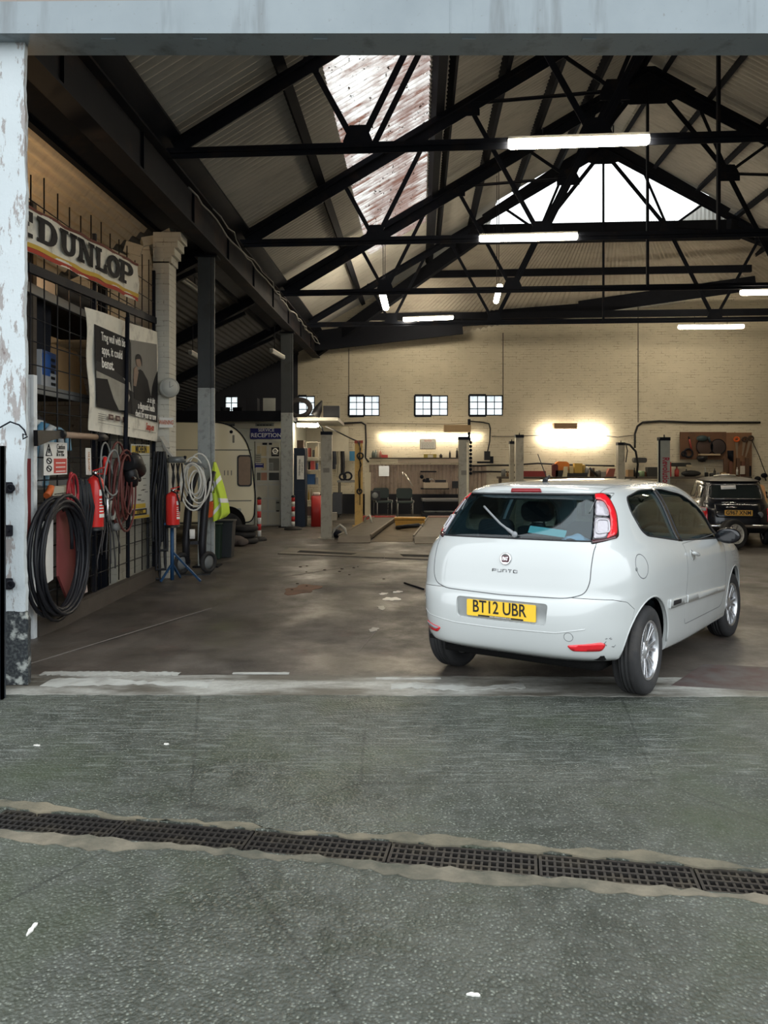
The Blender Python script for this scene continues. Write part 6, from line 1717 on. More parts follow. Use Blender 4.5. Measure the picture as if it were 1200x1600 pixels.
# ================================================================ caravan, reception, lift, workbench
def BX(px0, py0, px1, py1, d, depth, mb=None):
    """box whose front face fills the pixel rectangle at distance d"""
    mb = mb or MB(); a, b = P(px0, py0, d), P(px1, py1, d)
    return mb.box((min(a.x, b.x), d, min(a.z, b.z)), (max(a.x, b.x), d + depth, max(a.z, b.z)))
def simple(name, label, cat, rect, d, depth, mat, group=None, bevel=0.0):
    return BX(*rect, d, depth).solo(name, mat, label, cat, group, bevel)
# ---------------------------------------------------------------- caravan: side profile in X-Z, 2 m deep
Y0 = 16.4
t = thing('caravan', 'cream touring caravan with brown curtained window parked in the aisle', 'caravan', (-4.6, Y0 + 1, FLOOR_Z))
m_van = M('caravan_cream', (.80, .70, .46), .38, 0, .06, 3, coat=.4)
prof = [(-6.9, .42), (-6.9, 1.6), (-6.6, 2.30), (-5.6, 2.50), (-3.45, 2.50), (-3.20, 2.44), (-2.98, 2.28), (-2.84, 2.05), (-2.76, 1.75), (-2.71, 1.3), (-2.68, .95), (-2.70, .55), (-2.78, .42)]
prof = [(x, z + FLOOR_Z - .02) for x, z in prof]
prof = smooth_poly(prof, .12, 4)
mb = MB(); mb.prism(prof, (0, Y0, 0), (1, 0, 0), (0, 0, 1), (0, 2.1, 0)); mb.build('shell', m_van, t, world=True, bevel=.03)
rim = [p for p in prof if p[0] > -6.8]
mb = MB(); mb.tube([(x, Y0 - .005, z) for x, z in prof], .014, 6, closed=True); mb.build('edge_trim', m_iron, t, world=True)
def vline(z, nm='seam'):
    mb = MB(); mb.box((-6.8, Y0 - .010, z), (-2.76, Y0 + .01, z + .022)); mb.build(nm, M('caravan_seam', (.22, .20, .15), .5), t, world=True)
vline(P(0, 704, Y0).z); vline(P(0, 783, Y0).z)
a, b = P(371, 711, Y0), P(396, 760, Y0)
mb = MB(); mb.rbox((a.x, Y0 - .02, b.z), (b.x - .03, Y0 + .01, a.z), .06, 4, 'y'); w = mb.build('window', M('window_rubber', (.02, .02, .02), .5), t, world=True)
mb = MB(); mb.rbox((a.x + .03, Y0 - .026, b.z + .03), (b.x - .06, Y0 - .015, a.z - .03), .05, 4, 'y'); mb.build('curtain', M('brown_curtain', (.24, .16, .10), .5, 0, .2, 9), w, world=True)
for k in range(3): mb = MB(); mb.box((-3.32 + k * .07, Y0 - .008, 1.30), (-3.30 + k * .07, Y0, 1.40)); mb.build('vent', M('caravan_seam', (.22, .20, .15), .5), t, world=True)
mb = MB(); mb.lathe([(0, 0), (.035, 0), (.035, .02), (0, .02)], P(362, 675, Y0), (0, -1, 0), 14); mb.build('lamp', m_iron, t, world=True)
mb = MB(); mb.rbox((P(364, 0, Y0).x, Y0 - .012, P(0, 692, Y0).z), (P(367, 0, Y0).x, Y0, P(0, 680, Y0).z), .01, 2, 'y'); mb.build('vent', M('caravan_seam', (.22, .20, .15), .5), t, world=True)
mb = MB(); mb.rbox((P(366, 0, Y0).x, Y0 - .010, P(0, 819, Y0).z), (P(377, 0, Y0).x, Y0, P(0, 794, Y0).z), .02, 2, 'y'); mb.build('hatch', M('caravan_hatch', (.38, .37, .32), .5), t, world=True)
c = P(357, 825, Y0); mb = MB(); mb.lathe([(0, .02), (.36, .02), (.36, -.12), (0, -.12)], (c.x, Y0 - .012, .30), (0, -1, 0), 28); mb.build('wheel_arch', m_under, t, world=True)
w = wheel('wheel', t, (0, 0, 0), 1, .30, .18, .17, 6, rim_mat=m_trim_grey); w.rotation_euler = (0, 0, -PI / 2); w.location = Vector((c.x, Y0 + .02, .30 + FLOOR_Z)) - t.location
for x in (-3.0, -6.4): mb = MB(); mb.box((x, Y0 + .3, FLOOR_Z), (x + .06, Y0 + .36, .45)); mb.build('steady', m_iron, t, world=True)
piv = Matrix.Translation((-2.68, Y0, 0)); t.matrix_local = piv @ Matrix.Rotation(math.radians(9.6), 4, 'Z') @ piv.inverted() @ WM[t.name]; WM[t.name] = piv @ Matrix.Rotation(math.radians(9.6), 4, 'Z') @ piv.inverted() @ WM[t.name]
m_bin = M('dark_bin_plastic', (.022, .026, .030), .5, 0, .15, 9)
for k, (px, d, h, w_, lb, mt) in enumerate(((351, 13.75, .62, .17, 'dark tapered waste bin behind the first column, right of the green one', m_bin), (338, 13.55, .58, .10, 'narrow dark green bin close behind the first column', M('green_bin', (.020, .042, .030), .5)))):
    c = P(px, 870, d); t = thing('waste_bin', lb, 'bin', (c.x, d, FLOOR_Z), 0, 'bins by the first column')
    mb = MB(); mb.hexa([(-w_ * .8, -.13, 0), (w_ * .8, -.13, 0), (w_ * .8, .13, 0), (-w_ * .8, .13, 0), (-w_, -.16, h), (w_, -.16, h), (w_, .16, h), (-w_, .16, h)]); mb.build('body', mt, t, bevel=.01)
    mb = MB(); mb.rbox((-w_ - .015, -.175, h), (w_ + .015, .175, h + .03), .02); mb.build('rim', mt, t)
for k in range(3):
    c = P(387, 840, 16.3); mb = MB(); z = FLOOR_Z + k * .125
    mb.torus((c.x + .02 * (-1) ** k, 16.0, z + .06), .16, .058, (0, 0, 1), 24, 8, 1.2, 1); mb.solo('black_tyre', m_rubber, ['bottom small black tyre of the stack under the caravan corner', 'middle small black tyre of the stack under the caravan corner', 'top small black tyre of the stack under the caravan corner'][k], 'tyre', 'tyres under the caravan')
mb = MB(); c = P(368, 842, 15.6); mb.sphere((c.x, 15.6, FLOOR_Z + .10), .17, (1.2, 1, .6), 12); mb.sphere((c.x + .16, 15.5, FLOOR_Z + .08), .12, (1, 1, .65), 12); mb.solo('rag_heap', M('grubby_rag', (.11, .09, .08), .95, 0, .4, 6), 'grubby heap of rags on the floor left of the small tyres', 'rags')
m_rw_white = M('barrier_white', (.62, .61, .58), .5); m_rw_red = M('barrier_red', (.45, .03, .03), .5)
def barrier(label, px, base, d, top, base_w=.16):
    c = P(px, base, d); h = P(px, top, d).z - FLOOR_Z
    t = thing('barrier_post', label, 'barrier post', (c.x, d, FLOOR_Z), 0, 'red and white barrier posts')
    mb = MB(); mb.lathe([(0, 0), (base_w, 0), (base_w, .03), (base_w * .7, .07), (0, .08)], (0, 0, 0), (0, 0, 1), 20); mb.build('foot', m_rubber, t)
    n = 6
    for k in range(n): mb = MB(); mb.cyl((0, 0, .08 + (h - .08) * k / n), (0, 0, .08 + (h - .08) * (k + 1) / n), .042, 12); mb.build('red_band' if k % 2 else 'white_band', m_rw_red if k % 2 else m_rw_white, t)
    mb = MB(); mb.sphere((0, 0, h), .05, (1, 1, .8), 12); mb.build('cap', m_black_plastic, t)
barrier('red and white barrier post standing beside the caravan corner', 405, 842, 16.6, 779)
barrier('red and white barrier post standing in front of the dark tool cabinet', 458, 824, 19.2, 776, .22)

# ---------------------------------------------------------------- reception
m_cream_wood = M('cream_painted_wood', (.56, .53, .43), .6, 0, .08, 5)
m_pale_green = M('pale_office_paint', (.55, .56, .48), .6, 0, .08, 4)
YR = 20.4
mb = MB(); mb.box((-7.8, YR, FLOOR_Z), (-3.36, YR + .1, 2.62)); mb.box((-2.66, YR, FLOOR_Z), (-2.46, YR + .1, 2.62)); mb.box((-3.36, YR, 2.10), (-2.66, YR + .1, 2.62)); mb.box((-2.5, YR, FLOOR_Z), (-2.42, 24.9, 2.62))
mb.struct('wall_reception', m_pale_green)
mb = MB(); mb.box((-7.3, YR - .5, 2.66), (-2.35, 24.9, 2.74)); mb.struct('loft_floor', m_timber_dark)
mb = MB(); mb.box((-7.3, YR - .55, 2.60), (-2.38, YR - .47, 2.86)); mb.solo('loft_edge_beam', m_timber_dark, 'dark timber edge of the loft above the reception', 'beam')
mb = MB(); mb.box((-7.3, YR - .06, 2.44), (-2.40, YR + .01, 2.58)); mb.solo('notice_rail', m_cream_wood, 'pale rail with small lettered strips above the reception sign', 'rail')
for px0, px1, lb in ((352, 367, 'small grey lettered strip on the rail above the caravan'), (399, 428, 'grey lettered strip on the rail above the reception sign')):
    p = Panel(P(px0, 661, YR - .07), P(px1, 661, YR - .07), P(px1, 666, YR - .07), P(px0, 666, YR - .07)); mb = MB(); p.rect(mb, 0, 0, 1, 1, 0, .01)
    t = thing('lettered_strip', lb, 'sign', tuple(p.pt(.5, 1)), 0, 'lettered strips'); mb.build('plate', M('grey_strip', (.20, .21, .20), .6), t, world=True); mb = MB(); p.lines(mb, .08, .92, .45, .6, 1, 2.5, off=.004); mb.build('print', m_ink_dark, t, world=True)
p = Panel(P(391, 667, YR - .04), P(441, 667, YR - .04), P(441, 686, YR - .04), P(391, 686, YR - .04))
t = thing('reception_sign', 'dark blue reception sign with pale lettering above the white door', 'sign', tuple(p.pt(.5, 1)))
mb = MB(); p.rect(mb, 0, 0, 1, 1, 0, .03); mb.build('plate', M('navy_sign', (.012, .016, .16), .5, 0, .08, 5), t, world=True)
mb = MB(); p.text(mb, 'SERVICE', .5, .27, .115, .005, bold=.001); p.text(mb, 'RECEPTION', .5, .70, .150, .005, bold=.002); mb.build('lettering', M('sign_letter_white', (.72, .74, .78), .5), t, world=True)
# door with panes
t = thing('door_2', None, None, (-3.34, YR, FLOOR_Z)); t['kind'] = 'structure'
x0, x1 = -3.34, -2.68
mb = MB(); mb.box((x0, YR + .04, FLOOR_Z + .02), (x1, YR + .07, 2.08)); mb.build('leaf', m_cream_wood, t, world=True)
mb = MB()
for x in (x0, (x0 + x1) / 2 - .02, x1 - .04): mb.box((x, YR + .015, FLOOR_Z + .02), (x + .04, YR + .045, 2.08))
for py in (690, 714, 737, 752, 757, 779, 799, 822): z = P(0, py, YR).z; mb.box((x0, YR + .012, z - .025), (x1, YR + .045, z + .025))
mb.build('glazing_bars', M('door_white', (.52, .52, .47), .5), t, world=True)
for (px0, py0, px1, py1, mt) in ((400, 697, 407, 713, M('lit_pane_cream', (.50, .42, .26), .4)), (408, 697, 416, 735, M('lit_pane_cream', (.50, .42, .26), .4)), (398, 738, 407, 751, M('pane_grey', (.13, .13, .11), .3)), (408, 738, 417, 751, M('pane_pink', (.40, .20, .14), .5)), (419, 716, 437, 736, M('pane_grey', (.13, .13, .11), .3)), (419, 738, 437, 751, M('pane_dark', (.03, .035, .04), .2))):
    mb = BX(px0, py0, px1, py1, YR + .034, .004); mb.build('pane', mt, t, world=True)
mb = BX(410, 692, 425, 695, YR + .03, .02); mb.build('door_closer', m_iron, t, world=True)
def notice(label, rect, mat, ink=None, n=4, circ=False, txt=None, d=YR + .01):
    px0, py0, px1, py1 = rect; p = Panel(P(px0, py0, d), P(px1, py0, d), P(px1, py1, d), P(px0, py1, d))
    t = thing('notice', label, 'notice', tuple(p.pt(.5, 1)), 0, 'notices'); mb = MB(); p.rect(mb, 0, 0, 1, 1, 0, .004); mb.build('sheet', mat, t, world=True)
    if ink:
        mb = MB()
        if circ: p.tube(mb, [(.5 + .30 * math.cos(k * PI / 10), .42 + .26 * math.sin(k * PI / 10)) for k in range(20)], .018, .006, closed=True); p.rect(mb, .34, .34, .66, .5, .006)
        elif txt: p.text(mb, txt[0], .5, txt[2], txt[1], .004)
        if n: p.lines(mb, .12, .88, .72 if circ else .18, .9, n, .35, off=.004)
        mb.build('print', ink, t, world=True)
notice('black square notice with a white ring on the reception door', (424, 699, 436, 713), m_ink_dark, m_white_print, 1, True)
notice('pale printed sheet on the reception door left of the ring notice', (399, 709, 408, 722), M('pale_sheet', (.36, .36, .30), .7), m_ink_dark, 4)
notice('small dark blue plate on the reception door near the caravan', (398, 724, 412, 731), M('navy_sign', (.012, .016, .16), .5, 0, .08, 5), m_white_print, 2)
notice('grey printed sheet on the reception door at mid height', (420, 723, 427, 735), M('pale_grey_sheet', (.30, .31, .29), .7), m_ink_dark, 5)
notice('small white framed notice low on the reception door', (431, 781, 437, 799), M('pale_sheet', (.36, .36, .30), .7), m_ink_dark, 2)
# striped door edge strip
t = thing('hazard_strip', 'red and white striped strip on the wall right of the reception door', 'strip', tuple(P(444, 820, YR - .1)))
a, b = P(441, 749, YR - .06), P(447, 820, YR - .06); mb = MB(); mb.box((a.x, YR - .06, b.z), (b.x, YR - .02, a.z)); mb.build('strip', m_rw_white, t, world=True)
for k in range(8): z = b.z + .08 + k * .145; mb = MB(); mb.hexa([(a.x, YR - .065, z), (b.x, YR - .065, z + .07), (b.x, YR - .058, z + .07), (a.x, YR - .058, z), (a.x, YR - .065, z + .06), (b.x, YR - .065, z + .13), (b.x, YR - .058, z + .13), (a.x, YR - .058, z + .06)]); mb.build('red_stripe', m_rw_red, t, world=True)
# things in the loft
simple('flat_sheet', 'pale flat panel standing on the loft left of the second column', 'panel', (411, 622, 430, 648), 21.0, .05, M('pale_panel', (.30, .31, .29), .7))
for (rect, lb, d) in (((384, 622, 402, 650), 'dark box on the loft beside the small window', 21.6), ((431, 640, 444, 650), 'low dark box on the loft right of the pale panel', 21.2)):
    simple('dark_box', lb, 'box', rect, d, .4, M('dark_box', (.016, .017, .022), .8), 'dark boxes on the loft')
for px, lb in ((352, 'dark bucket shape on the loft sill left of the small window light'), (371, 'dark bucket shape on the loft sill right of the small window light')):
    c = P(px, 650, 22.0); mb = MB(); mb.lathe([(0, 0), (.10, 0), (.14, .35), (0, .35)], (c.x, 22.0, 2.74), (0, 0, 1), 14); mb.solo('dark_bucket', M('dark_box', (.016, .017, .022), .8), lb, 'bucket', 'buckets on the loft')
# second loft shelf right of the column
yl = 21.4
mb = BX(462, 652, 528, 657, yl, 3.3); mb.solo('loft_shelf', M('white_edged_board', (.40, .39, .35), .6), 'white-edged shelf right of the second column carrying dark boxes', 'shelf')
mb = MB(); a = P(470, 640, yl + .2); mb.torus((a.x - .05, yl + .3, a.z + .05), .27, .07, (0, -1, .25), 26, 10, 1.1, .9); mb.solo('dark_bag', M('dark_bag', (.030, .026, .026), .7), 'dark rounded bag on the shelf right of the second column', 'bag')
mb = MB(); a = P(497, 650, yl); mb.tube([a + Vector((-.08, 0, 0)), a + Vector((.0, 0, .18)), a + Vector((.10, .05, .42))], [.13, .12, .02], 10); o = mb.solo('black_funnel', m_black_plastic, 'black pointed funnel shape on the shelf right of the second column', 'funnel')
simple('black_monitor', 'black box like a monitor at the right end of the shelf', 'box', (505, 634, 530, 652), yl + .1, .35, M('black_case', (.012, .013, .016), .5))
# ---------------------------------------------------------------- tool cabinet and storage beside it
t = thing('tool_cabinet', 'tall dark blue metal cabinet with a white notice on its side', 'cabinet', tuple(P(468, 823, 19.95)))
a, b = P(459, 700, 19.95), P(477, 823, 19.95); b.z = FLOOR_Z
m_cab = M('navy_cabinet', (.010, .018, .036), .45, .2, .15, 5)
mb = MB(); mb.box((a.x, 19.95, b.z), (b.x, 20.50, a.z)); mb.build('body', m_cab, t, world=True, bevel=.01)
mb = MB(); mb.box((a.x + .03, 19.935, b.z + .1), (b.x - .02, 19.95, .85)); mb.build('door', m_cab, t, world=True)
p = Panel(P(464, 712, 19.92), P(475, 712, 19.92), P(475, 749, 19.92), P(464, 749, 19.92)); mb = MB(); p.rect(mb, 0, 0, 1, 1, 0, .01); nt_ = mb.build('notice', m_sign_white, t, world=True)
mb = MB(); p.text(mb, 'MIND YOUR HEAD', .35, .5, .062, .004, sx=.8, rot=True); p.text(mb, 'STAFF ONLY', .72, .5, .06, .004, sx=.8, rot=True); mb.build('lettering', m_ink_dark, nt_, world=True)
simple('rag_box', 'dark box of odds and ends on top of the tall blue cabinet', 'box', (464, 688, 474, 700), 20.0, .3, M('brown_box', (.10, .065, .045), .8))
# open shelving between cabinet and lift post
t = thing('open_shelving', 'open shelving crammed with parts right of the tall blue cabinet', 'shelving', tuple(P(485, 818, 20.6)))
a, b = P(478, 690, 20.6), P(498, 818, 20.6)
for px in (478, 497): mb = BX(px, 690, px + 1.2, 818, 20.6, .02); mb.build('upright', M('pale_shelving', (.45, .42, .34), .6), t, world=True)
for py in (690, 714, 734, 757, 782, 806): mb = BX(478, py, 498, py + 1.2, 20.6, .5); mb.build('shelf', M('pale_shelving', (.45, .42, .34), .6), t, world=True)
mb = BX(477, 668, 545, 720, 24.6, .03); mb.solo('pale_backboard', M('pale_backboard', (.50, .46, .36), .7), 'pale board on the back wall lit by the light under the loft', 'board')
items = [(480, 700, 486, 714, (.22, .05, .04), 'red can'), (487, 703, 491, 714, (.10, .10, .10), 'grey can'), (492, 698, 497, 714, (.36, .30, .2), 'cream carton'), (480, 722, 484, 734, (.03, .03, .03), 'black tub'), (485, 720, 491, 734, (.40, .06, .05), 'red box'), (492, 724, 497, 734, (.05, .10, .20), 'blue tub'), (480, 741, 492, 757, (.02, .07, .18), 'blue crate'), (493, 746, 497, 757, (.3, .3, .28), 'grey carton'), (480, 766, 483, 782, (.45, .28, .05), 'yellow bottle'), (484, 764, 488, 782, (.40, .34, .24), 'cream bottle'), (489, 770, 493, 782, (.46, .30, .06), 'amber bottle'), (480, 792, 490, 806, (.16, .10, .08), 'brown box'), (491, 796, 497, 806, (.25, .24, .20), 'pale tin')]
rows = {714: 'top tier', 734: 'second tier', 757: 'middle tier', 782: 'fourth tier', 806: 'bottom tier'}
for (x0, y0, x1, y1, col, nm) in items:
    a, b = P(x0, y0, 20.65), P(x1, y1, 20.65); w_ = (b.x - a.x); cx_ = (a.x + b.x) / 2; mt = M('goods_%d%d%d' % tuple(int(c * 100) for c in col), col, .5)
    kind = nm.split()[1]; mb = MB()
    if kind in ('bottle', 'can', 'tin', 'tub'):
        r = w_ * .46; h = a.z - b.z; mb.lathe([(0, 0), (r, 0), (r, h * .7), (r * (.4 if kind == 'bottle' else .96), h * .82), (r * (.4 if kind == 'bottle' else .96), h), (0, h)], (cx_, 20.8, b.z), (0, 0, 1), 14)
    else: mb.box((a.x, 20.65, b.z), (b.x, 20.95, a.z))
    mb.solo(nm.split()[1] if kind != 'carton' else 'carton', mt, '%s on the %s of the shelving by the blue cabinet' % (nm, rows[y1]), kind, 'goods on the open shelving')
c = P(494, 815, 20.2)
t = thing('red_drum', 'red cabinet-like drum standing by the first lift post', 'drum', (c.x, 20.2, FLOOR_Z))
mb = MB(); mb.rbox((-.12, -.15, 0), (.13, .25, .78), .06); mb.build('body', M('drum_red', (.36, .025, .022), .45), t); mb = MB(); mb.rbox((-.08, -.1, .78), (.09, .2, .86), .05); mb.build('lid', M('pale_lid', (.45, .40, .36), .5), t)
# ---------------------------------------------------------------- four post lift
m_lift_grey = M('lift_grey', (.36, .33, .26), .5, .1, .08, 4, dirt=.35, dcol=(.12, .10, .08), dscale=5)
m_lift_yel = M('lift_yellow', (.56, .36, .11), .5, .1, .12, 4, dirt=.35, dcol=(.16, .10, .05), dscale=6)
def lift_post(label, px, base, d, top, w, mat, cap=None, slot=True):
    c = P(px, base, d); h = P(px, top, d).z - FLOOR_Z
    t = thing('lift_post', label, 'lift post', (c.x, d, FLOOR_Z), 0, 'lift posts')
    mb = MB(); w2 = w / 2
    mb.box((-w2, -.01, 0), (w2, .02, h)); mb.box((-w2, .02, 0), (-w2 + .02, .16, h)); mb.box((w2 - .02, .02, 0), (w2, .16, h)); mb.build('column', mat, t)
    mb = MB(); mb.box((-w2 - .06, -.10, 0), (w2 + .06, .22, .02)); mb.build('base_plate', mat, t)
    mb = MB(); mb.box((-w2 - .008, -.02, h - .06), (w2 + .008, .17, h + .012)); mb.build('cap', cap or m_iron, t)
    if slot: mb = MB(); mb.box((-w2 + .05, -.014, h * .62), (w2 - .05, -.009, h * .62 + .10)); mb.build('label', M('post_label', (.20, .18, .15), .6), t)
    return t, h
t, h = lift_post('beige lift post standing nearest, in front of the blue cabinet and red drum', 510, 842, 16.95, 675, .235, m_lift_grey)
mb = MB(); mb.tube([(.13, .05, .02), (.17, .02, .20), (.30, -.02, .30), (.40, -.05, .22), (.46, -.06, .03)], .028, 8); mb.build('hose_guard', M('pale_hose', (.42, .40, .34), .5), t)
mb = MB(); mb.sphere((.22, .1, .10), .12, (1, 1, .8), 12); mb.build('motor', m_iron, t)
t, h = lift_post('yellow lift post farther back with cables hanging on it', 560.5, 823, 20.1, 689, .20, m_lift_yel, M('lift_red_cap', (.30, .05, .03), .5), False)
mb = MB()
mb.tube([(-.02, -.03, h), (.05, -.05, h - .2), (.01, -.04, h - .45), (.07, -.05, h - .6), (.0, -.04, h - .8), (.02, -.03, .9)], .014, 6); mb.tube([(.03, -.03, h), (.04, -.04, h - .9), (.03, -.04, .55)], .010, 5); mb.build('cable', m_cable_b, t)
mb = MB(); mb.torus((.04, -.05, h - .38), .075, .02, (0, -1, 0), 18, 6); mb.torus((.02, -.05, .9), .06, .02, (0, -1, 0), 16, 6); mb.build('cable_knot', m_cable_b, t)
mb = MB(); mb.tube([(.13, .05, .02), (.17, .02, .22), (.28, -.02, .30), (.36, -.05, .04)], .03, 8); mb.build('hose_guard', M('pale_hose', (.42, .40, .34), .5), t)
t, h = lift_post('beige lift post left of the white car with a lit edge', 725, 838, 17.4, 683, .225, m_lift_grey)
mb = MB(); mb.box((.055, -.022, .9), (.10, -.01, h - .12)); mb.build('reflective_strip', M('bright_cream_strip', (.72, .63, .44), .3), t)
mb = MB()
for k in range(9): mb.sphere((.15, .02, h - .12 - k * .085), .035, (1, 1, 1.1), 8)
mb.build('chain', m_iron, t)
def ramp_(label, nl, nr, fl, fr):
    a, b, c, d = [Vector(q) for q in (nl, nr, fr, fl)]
    t = thing('lift_runway', label, 'ramp', tuple((a + b) / 2 - Vector((0, 0, .0))), 0, 'lift runways')
    z0, z1 = FLOOR_Z, FLOOR_Z + .10
    mb = MB(); mb.hexa([(a.x, a.y, z0 + .03), (b.x, b.y, z0 + .03), (c.x, c.y, z0 + .03), (d.x, d.y, z0 + .03), (a.x, a.y, z1), (b.x, b.y, z1), (c.x, c.y, z1), (d.x, d.y, z1)]); mb.build('deck', M('runway_steel', (.085, .068, .050), .55, .2, .2, 3, dirt=.5, dcol=(.05, .04, .03)), t, world=True)
    for p, q in ((a, d), (b, c)): mb = MB(); mb.bar((p.x, p.y, z1 + .012), (q.x, q.y, z1 + .012), .04, .03); mb.build('edge_rail', M('runway_edge', (.17, .145, .11), .5, .2), t, world=True)
    mb = MB(); mb.hexa([(a.x, a.y - .55, z0), (b.x, b.y - .55, z0), (b.x, b.y, z0), (a.x, a.y, z0), (a.x, a.y - .55, z0 + .012), (b.x, b.y - .55, z0 + .012), (b.x, b.y, z1), (a.x, a.y, z1)]); mb.build('approach_ramp', M('runway_steel', (.085, .068, .050), .55, .2, .2, 3, dirt=.5, dcol=(.05, .04, .03)), t, world=True)
ramp_('left steel runway of the car lift on the floor', (-.95, 16.6, 0), (-.28, 16.6, 0), (-.28, 21.9, 0), (.34, 21.9, 0))
ramp_('right steel runway of the car lift, partly behind the white car', (.62, 16.4, 0), (1.25, 16.4, 0), (1.22, 21.9, 0), (1.85, 21.9, 0))
for rect, lb, col, d, z1 in (((563, 811, 618, 817), 'red cross beam at the far end of the left lift runway', (.30, .045, .04), 22.0, 0), ((669, 811, 712, 816), 'pale red cross beam at the far end of the right lift runway', (.34, .20, .17), 22.0, 0)):
    a, b = P(rect[0], 0, d), P(rect[2], 0, d); mb = MB(); mb.box((a.x, d, FLOOR_Z), (b.x, d + .2, FLOOR_Z + .13)); mb.solo('cross_beam', M('cross_beam_%d' % int(col[1] * 100), col, .6, 0, .2, 4, dirt=.3), lb, 'beam', 'lift cross beams')
t = thing('jacking_beam', 'yellow jacking beam lying between the two lift runways', 'jack', (.62, 19.6, FLOOR_Z))
mb = MB(); mb.hexa([(-.32, 0, .02), (.36, 0, .02), (.36, .3, .02), (-.32, .3, .02), (-.36, 0, .2), (.40, 0, .2), (.40, .3, .2), (-.36, .3, .2)]); mb.build('beam', M('jack_yellow', (.50, .26, .03), .5, 0, .15, 4, dirt=.35), t)
mb = MB(); mb.box((-.36, -.02, .22), (.42, .32, .26)); mb.build('top_plate', M('jack_yellow', (.50, .26, .03), .5, 0, .15, 4, dirt=.35), t)
mb = MB(); mb.tube([(-.3, -.4, .05), (-.1, -.7, .10), (.2, -.8, .14), (.35, -.6, .05)], .05, 8); mb.build('hose', m_black_plastic, t)
mb = MB(); mb.hexa([(-.28, 16.3, FLOOR_Z), (.60, 16.3, FLOOR_Z), (1.2, 21.8, FLOOR_Z), (.28, 21.8, FLOOR_Z), (-.28, 16.3, FLOOR_Z + .006), (.60, 16.3, FLOOR_Z + .006), (1.2, 21.8, FLOOR_Z + .006), (.28, 21.8, FLOOR_Z + .006)]); mb.struct('trim_6', M('lift_bed_ochre', (.13, .095, .055), .7, 0, .3, 3, dirt=.5))
# pit frames in the floor
for (pl_, sl_, lb) in ((((434, 866), (600, 872.5), (600, 866), (453, 857)), ((464, 864.5), (549, 868.3), (557, 866.3), (469, 861.6)), 'low metal frame around the left slot in the garage floor'), (((601, 872.5), (692, 876), (692, 868.5), (601, 866)), ((630, 871), (690, 872.6), (690, 869.5), (625, 867.6)), 'low metal frame around the right slot in the floor beside the white car')):
    q = [G(*p) for p in pl_]
    t = thing('pit_frame', lb, 'pit frame', tuple((q[0] + q[1]) / 2), 0, 'pit frames')
    mb = MB(); mb.hexa([p + Vector((0, 0, -.02)) for p in q] + [p + Vector((0, 0, .018)) for p in q]); mb.build('frame', M('pit_frame_steel', (.15, .13, .105), .6, .1, .2, 5, dirt=.35), t, world=True)
    V = [G(*p) for p in sl_]; mb = MB(); mb.hexa([p + Vector((0, 0, .0)) for p in V] + [p + Vector((0, 0, .022)) for p in V]); mb.build('slot', M('slot_black', (.006, .006, .006), .9), t, world=True)
# ---------------------------------------------------------------- left end of the workbench wall
t = thing('wall_box', 'white electrical box with a red and black label behind the first lift post', 'electrical box', tuple(B(533, 703, .3)))
mb = BX(519, 676, 544, 703, 24.65, .3); mb.build('case', M('white_case', (.62, .57, .46), .5), t, world=True)
mb = BX(519, 697, 532, 700, 24.63, .02); mb.build('label', m_ink_dark, t, world=True); mb = BX(519, 697, 525, 700, 24.62, .02); mb.build('label', m_sign_red, t, world=True)
mb = MB(); mb.bar(P(527, 692, 24.63), P(535, 684, 24.63), .03, .02); mb.build('handle', m_ink_dark, t, world=True)
t = thing('framed_hatch', 'white framed window-like panel behind the first lift post top', 'frame', tuple(P(499, 703, 23.6)))
for r in ((494, 672, 497, 703), (494, 672, 502, 675), (494, 700, 502, 703), (500, 672, 503, 703)): mb = BX(*r, 24.9, .12); mb.build('bar', M('white_case', (.62, .57, .46), .5), t, world=True)
mb = BX(546, 705, 556, 720, 24.5, .1); mb.solo('blue_catalogue', M('blue_rack', (.03, .16, .30), .6), 'blue rack of leaflets on the back wall left of the yellow post', 'rack')
for px, lb, col, z1 in ((521, 'dark overall hanging behind the first lift post', (.04, .045, .06), 733), (528, 'pale coat hanging right of the dark overall', (.36, .33, .26), 745), (534, 'black coat hanging next to the pale coat', (.02, .02, .024), 742)):
    a, b = P(px - 4, 705, 24.3), P(px + 4, z1, 24.3)
    mb = MB(); f = lambda u, v: (a.x + (b.x - a.x) * (u + .1 * math.sin(v * 3)), 24.3 + .06 * math.sin(u * 7), a.z + (b.z - a.z) * v); mb.grid(f, 10, 6); mb.grid(lambda u, v: (f(u, v)[0], f(u, v)[1] + .03, f(u, v)[2]), 10, 6, flip=True)
    mb.solo('hung_coat', M('coat_%d' % int(col[0] * 100), col, .9), lb, 'coat', 'coats by the bench')
t = thing('side_table', 'small dark table with tools left of the yellow lift post', 'table', tuple(P(541, 806, 23.4)))
a, b = P(527, 751, 23.4), P(558, 806, 23.4)
mb = MB(); mb.box((a.x, 23.3, a.z - .05), (b.x, 24.2, a.z)); mb.build('top', M('grey_worktop', (.12, .12, .12), .5), t, world=True)
for x in (a.x + .03, b.x - .06):
    for y in (23.35, 24.1): mb = MB(); mb.box((x, y, FLOOR_Z), (x + .03, y + .03, a.z - .05)); mb.build('leg', m_iron, t, world=True)
mb = MB(); q = P(543, 744, 23.6); mb.torus((q.x, 23.7, q.z), .12, .03, (0, -1, .4), 18, 6); mb.torus((q.x - .15, 23.7, q.z - .02), .09, .03, (0, -1, .1), 18, 6); mb.solo('wheel_trim', m_iron, 'dark ring-shaped parts standing on the small table', 'parts')
simple('grey_bin', 'grey lidded box under the small table behind the first lift post', 'box', (520, 770, 534, 803), 23.2, .4, M('grey_box', (.035, .04, .05), .6))
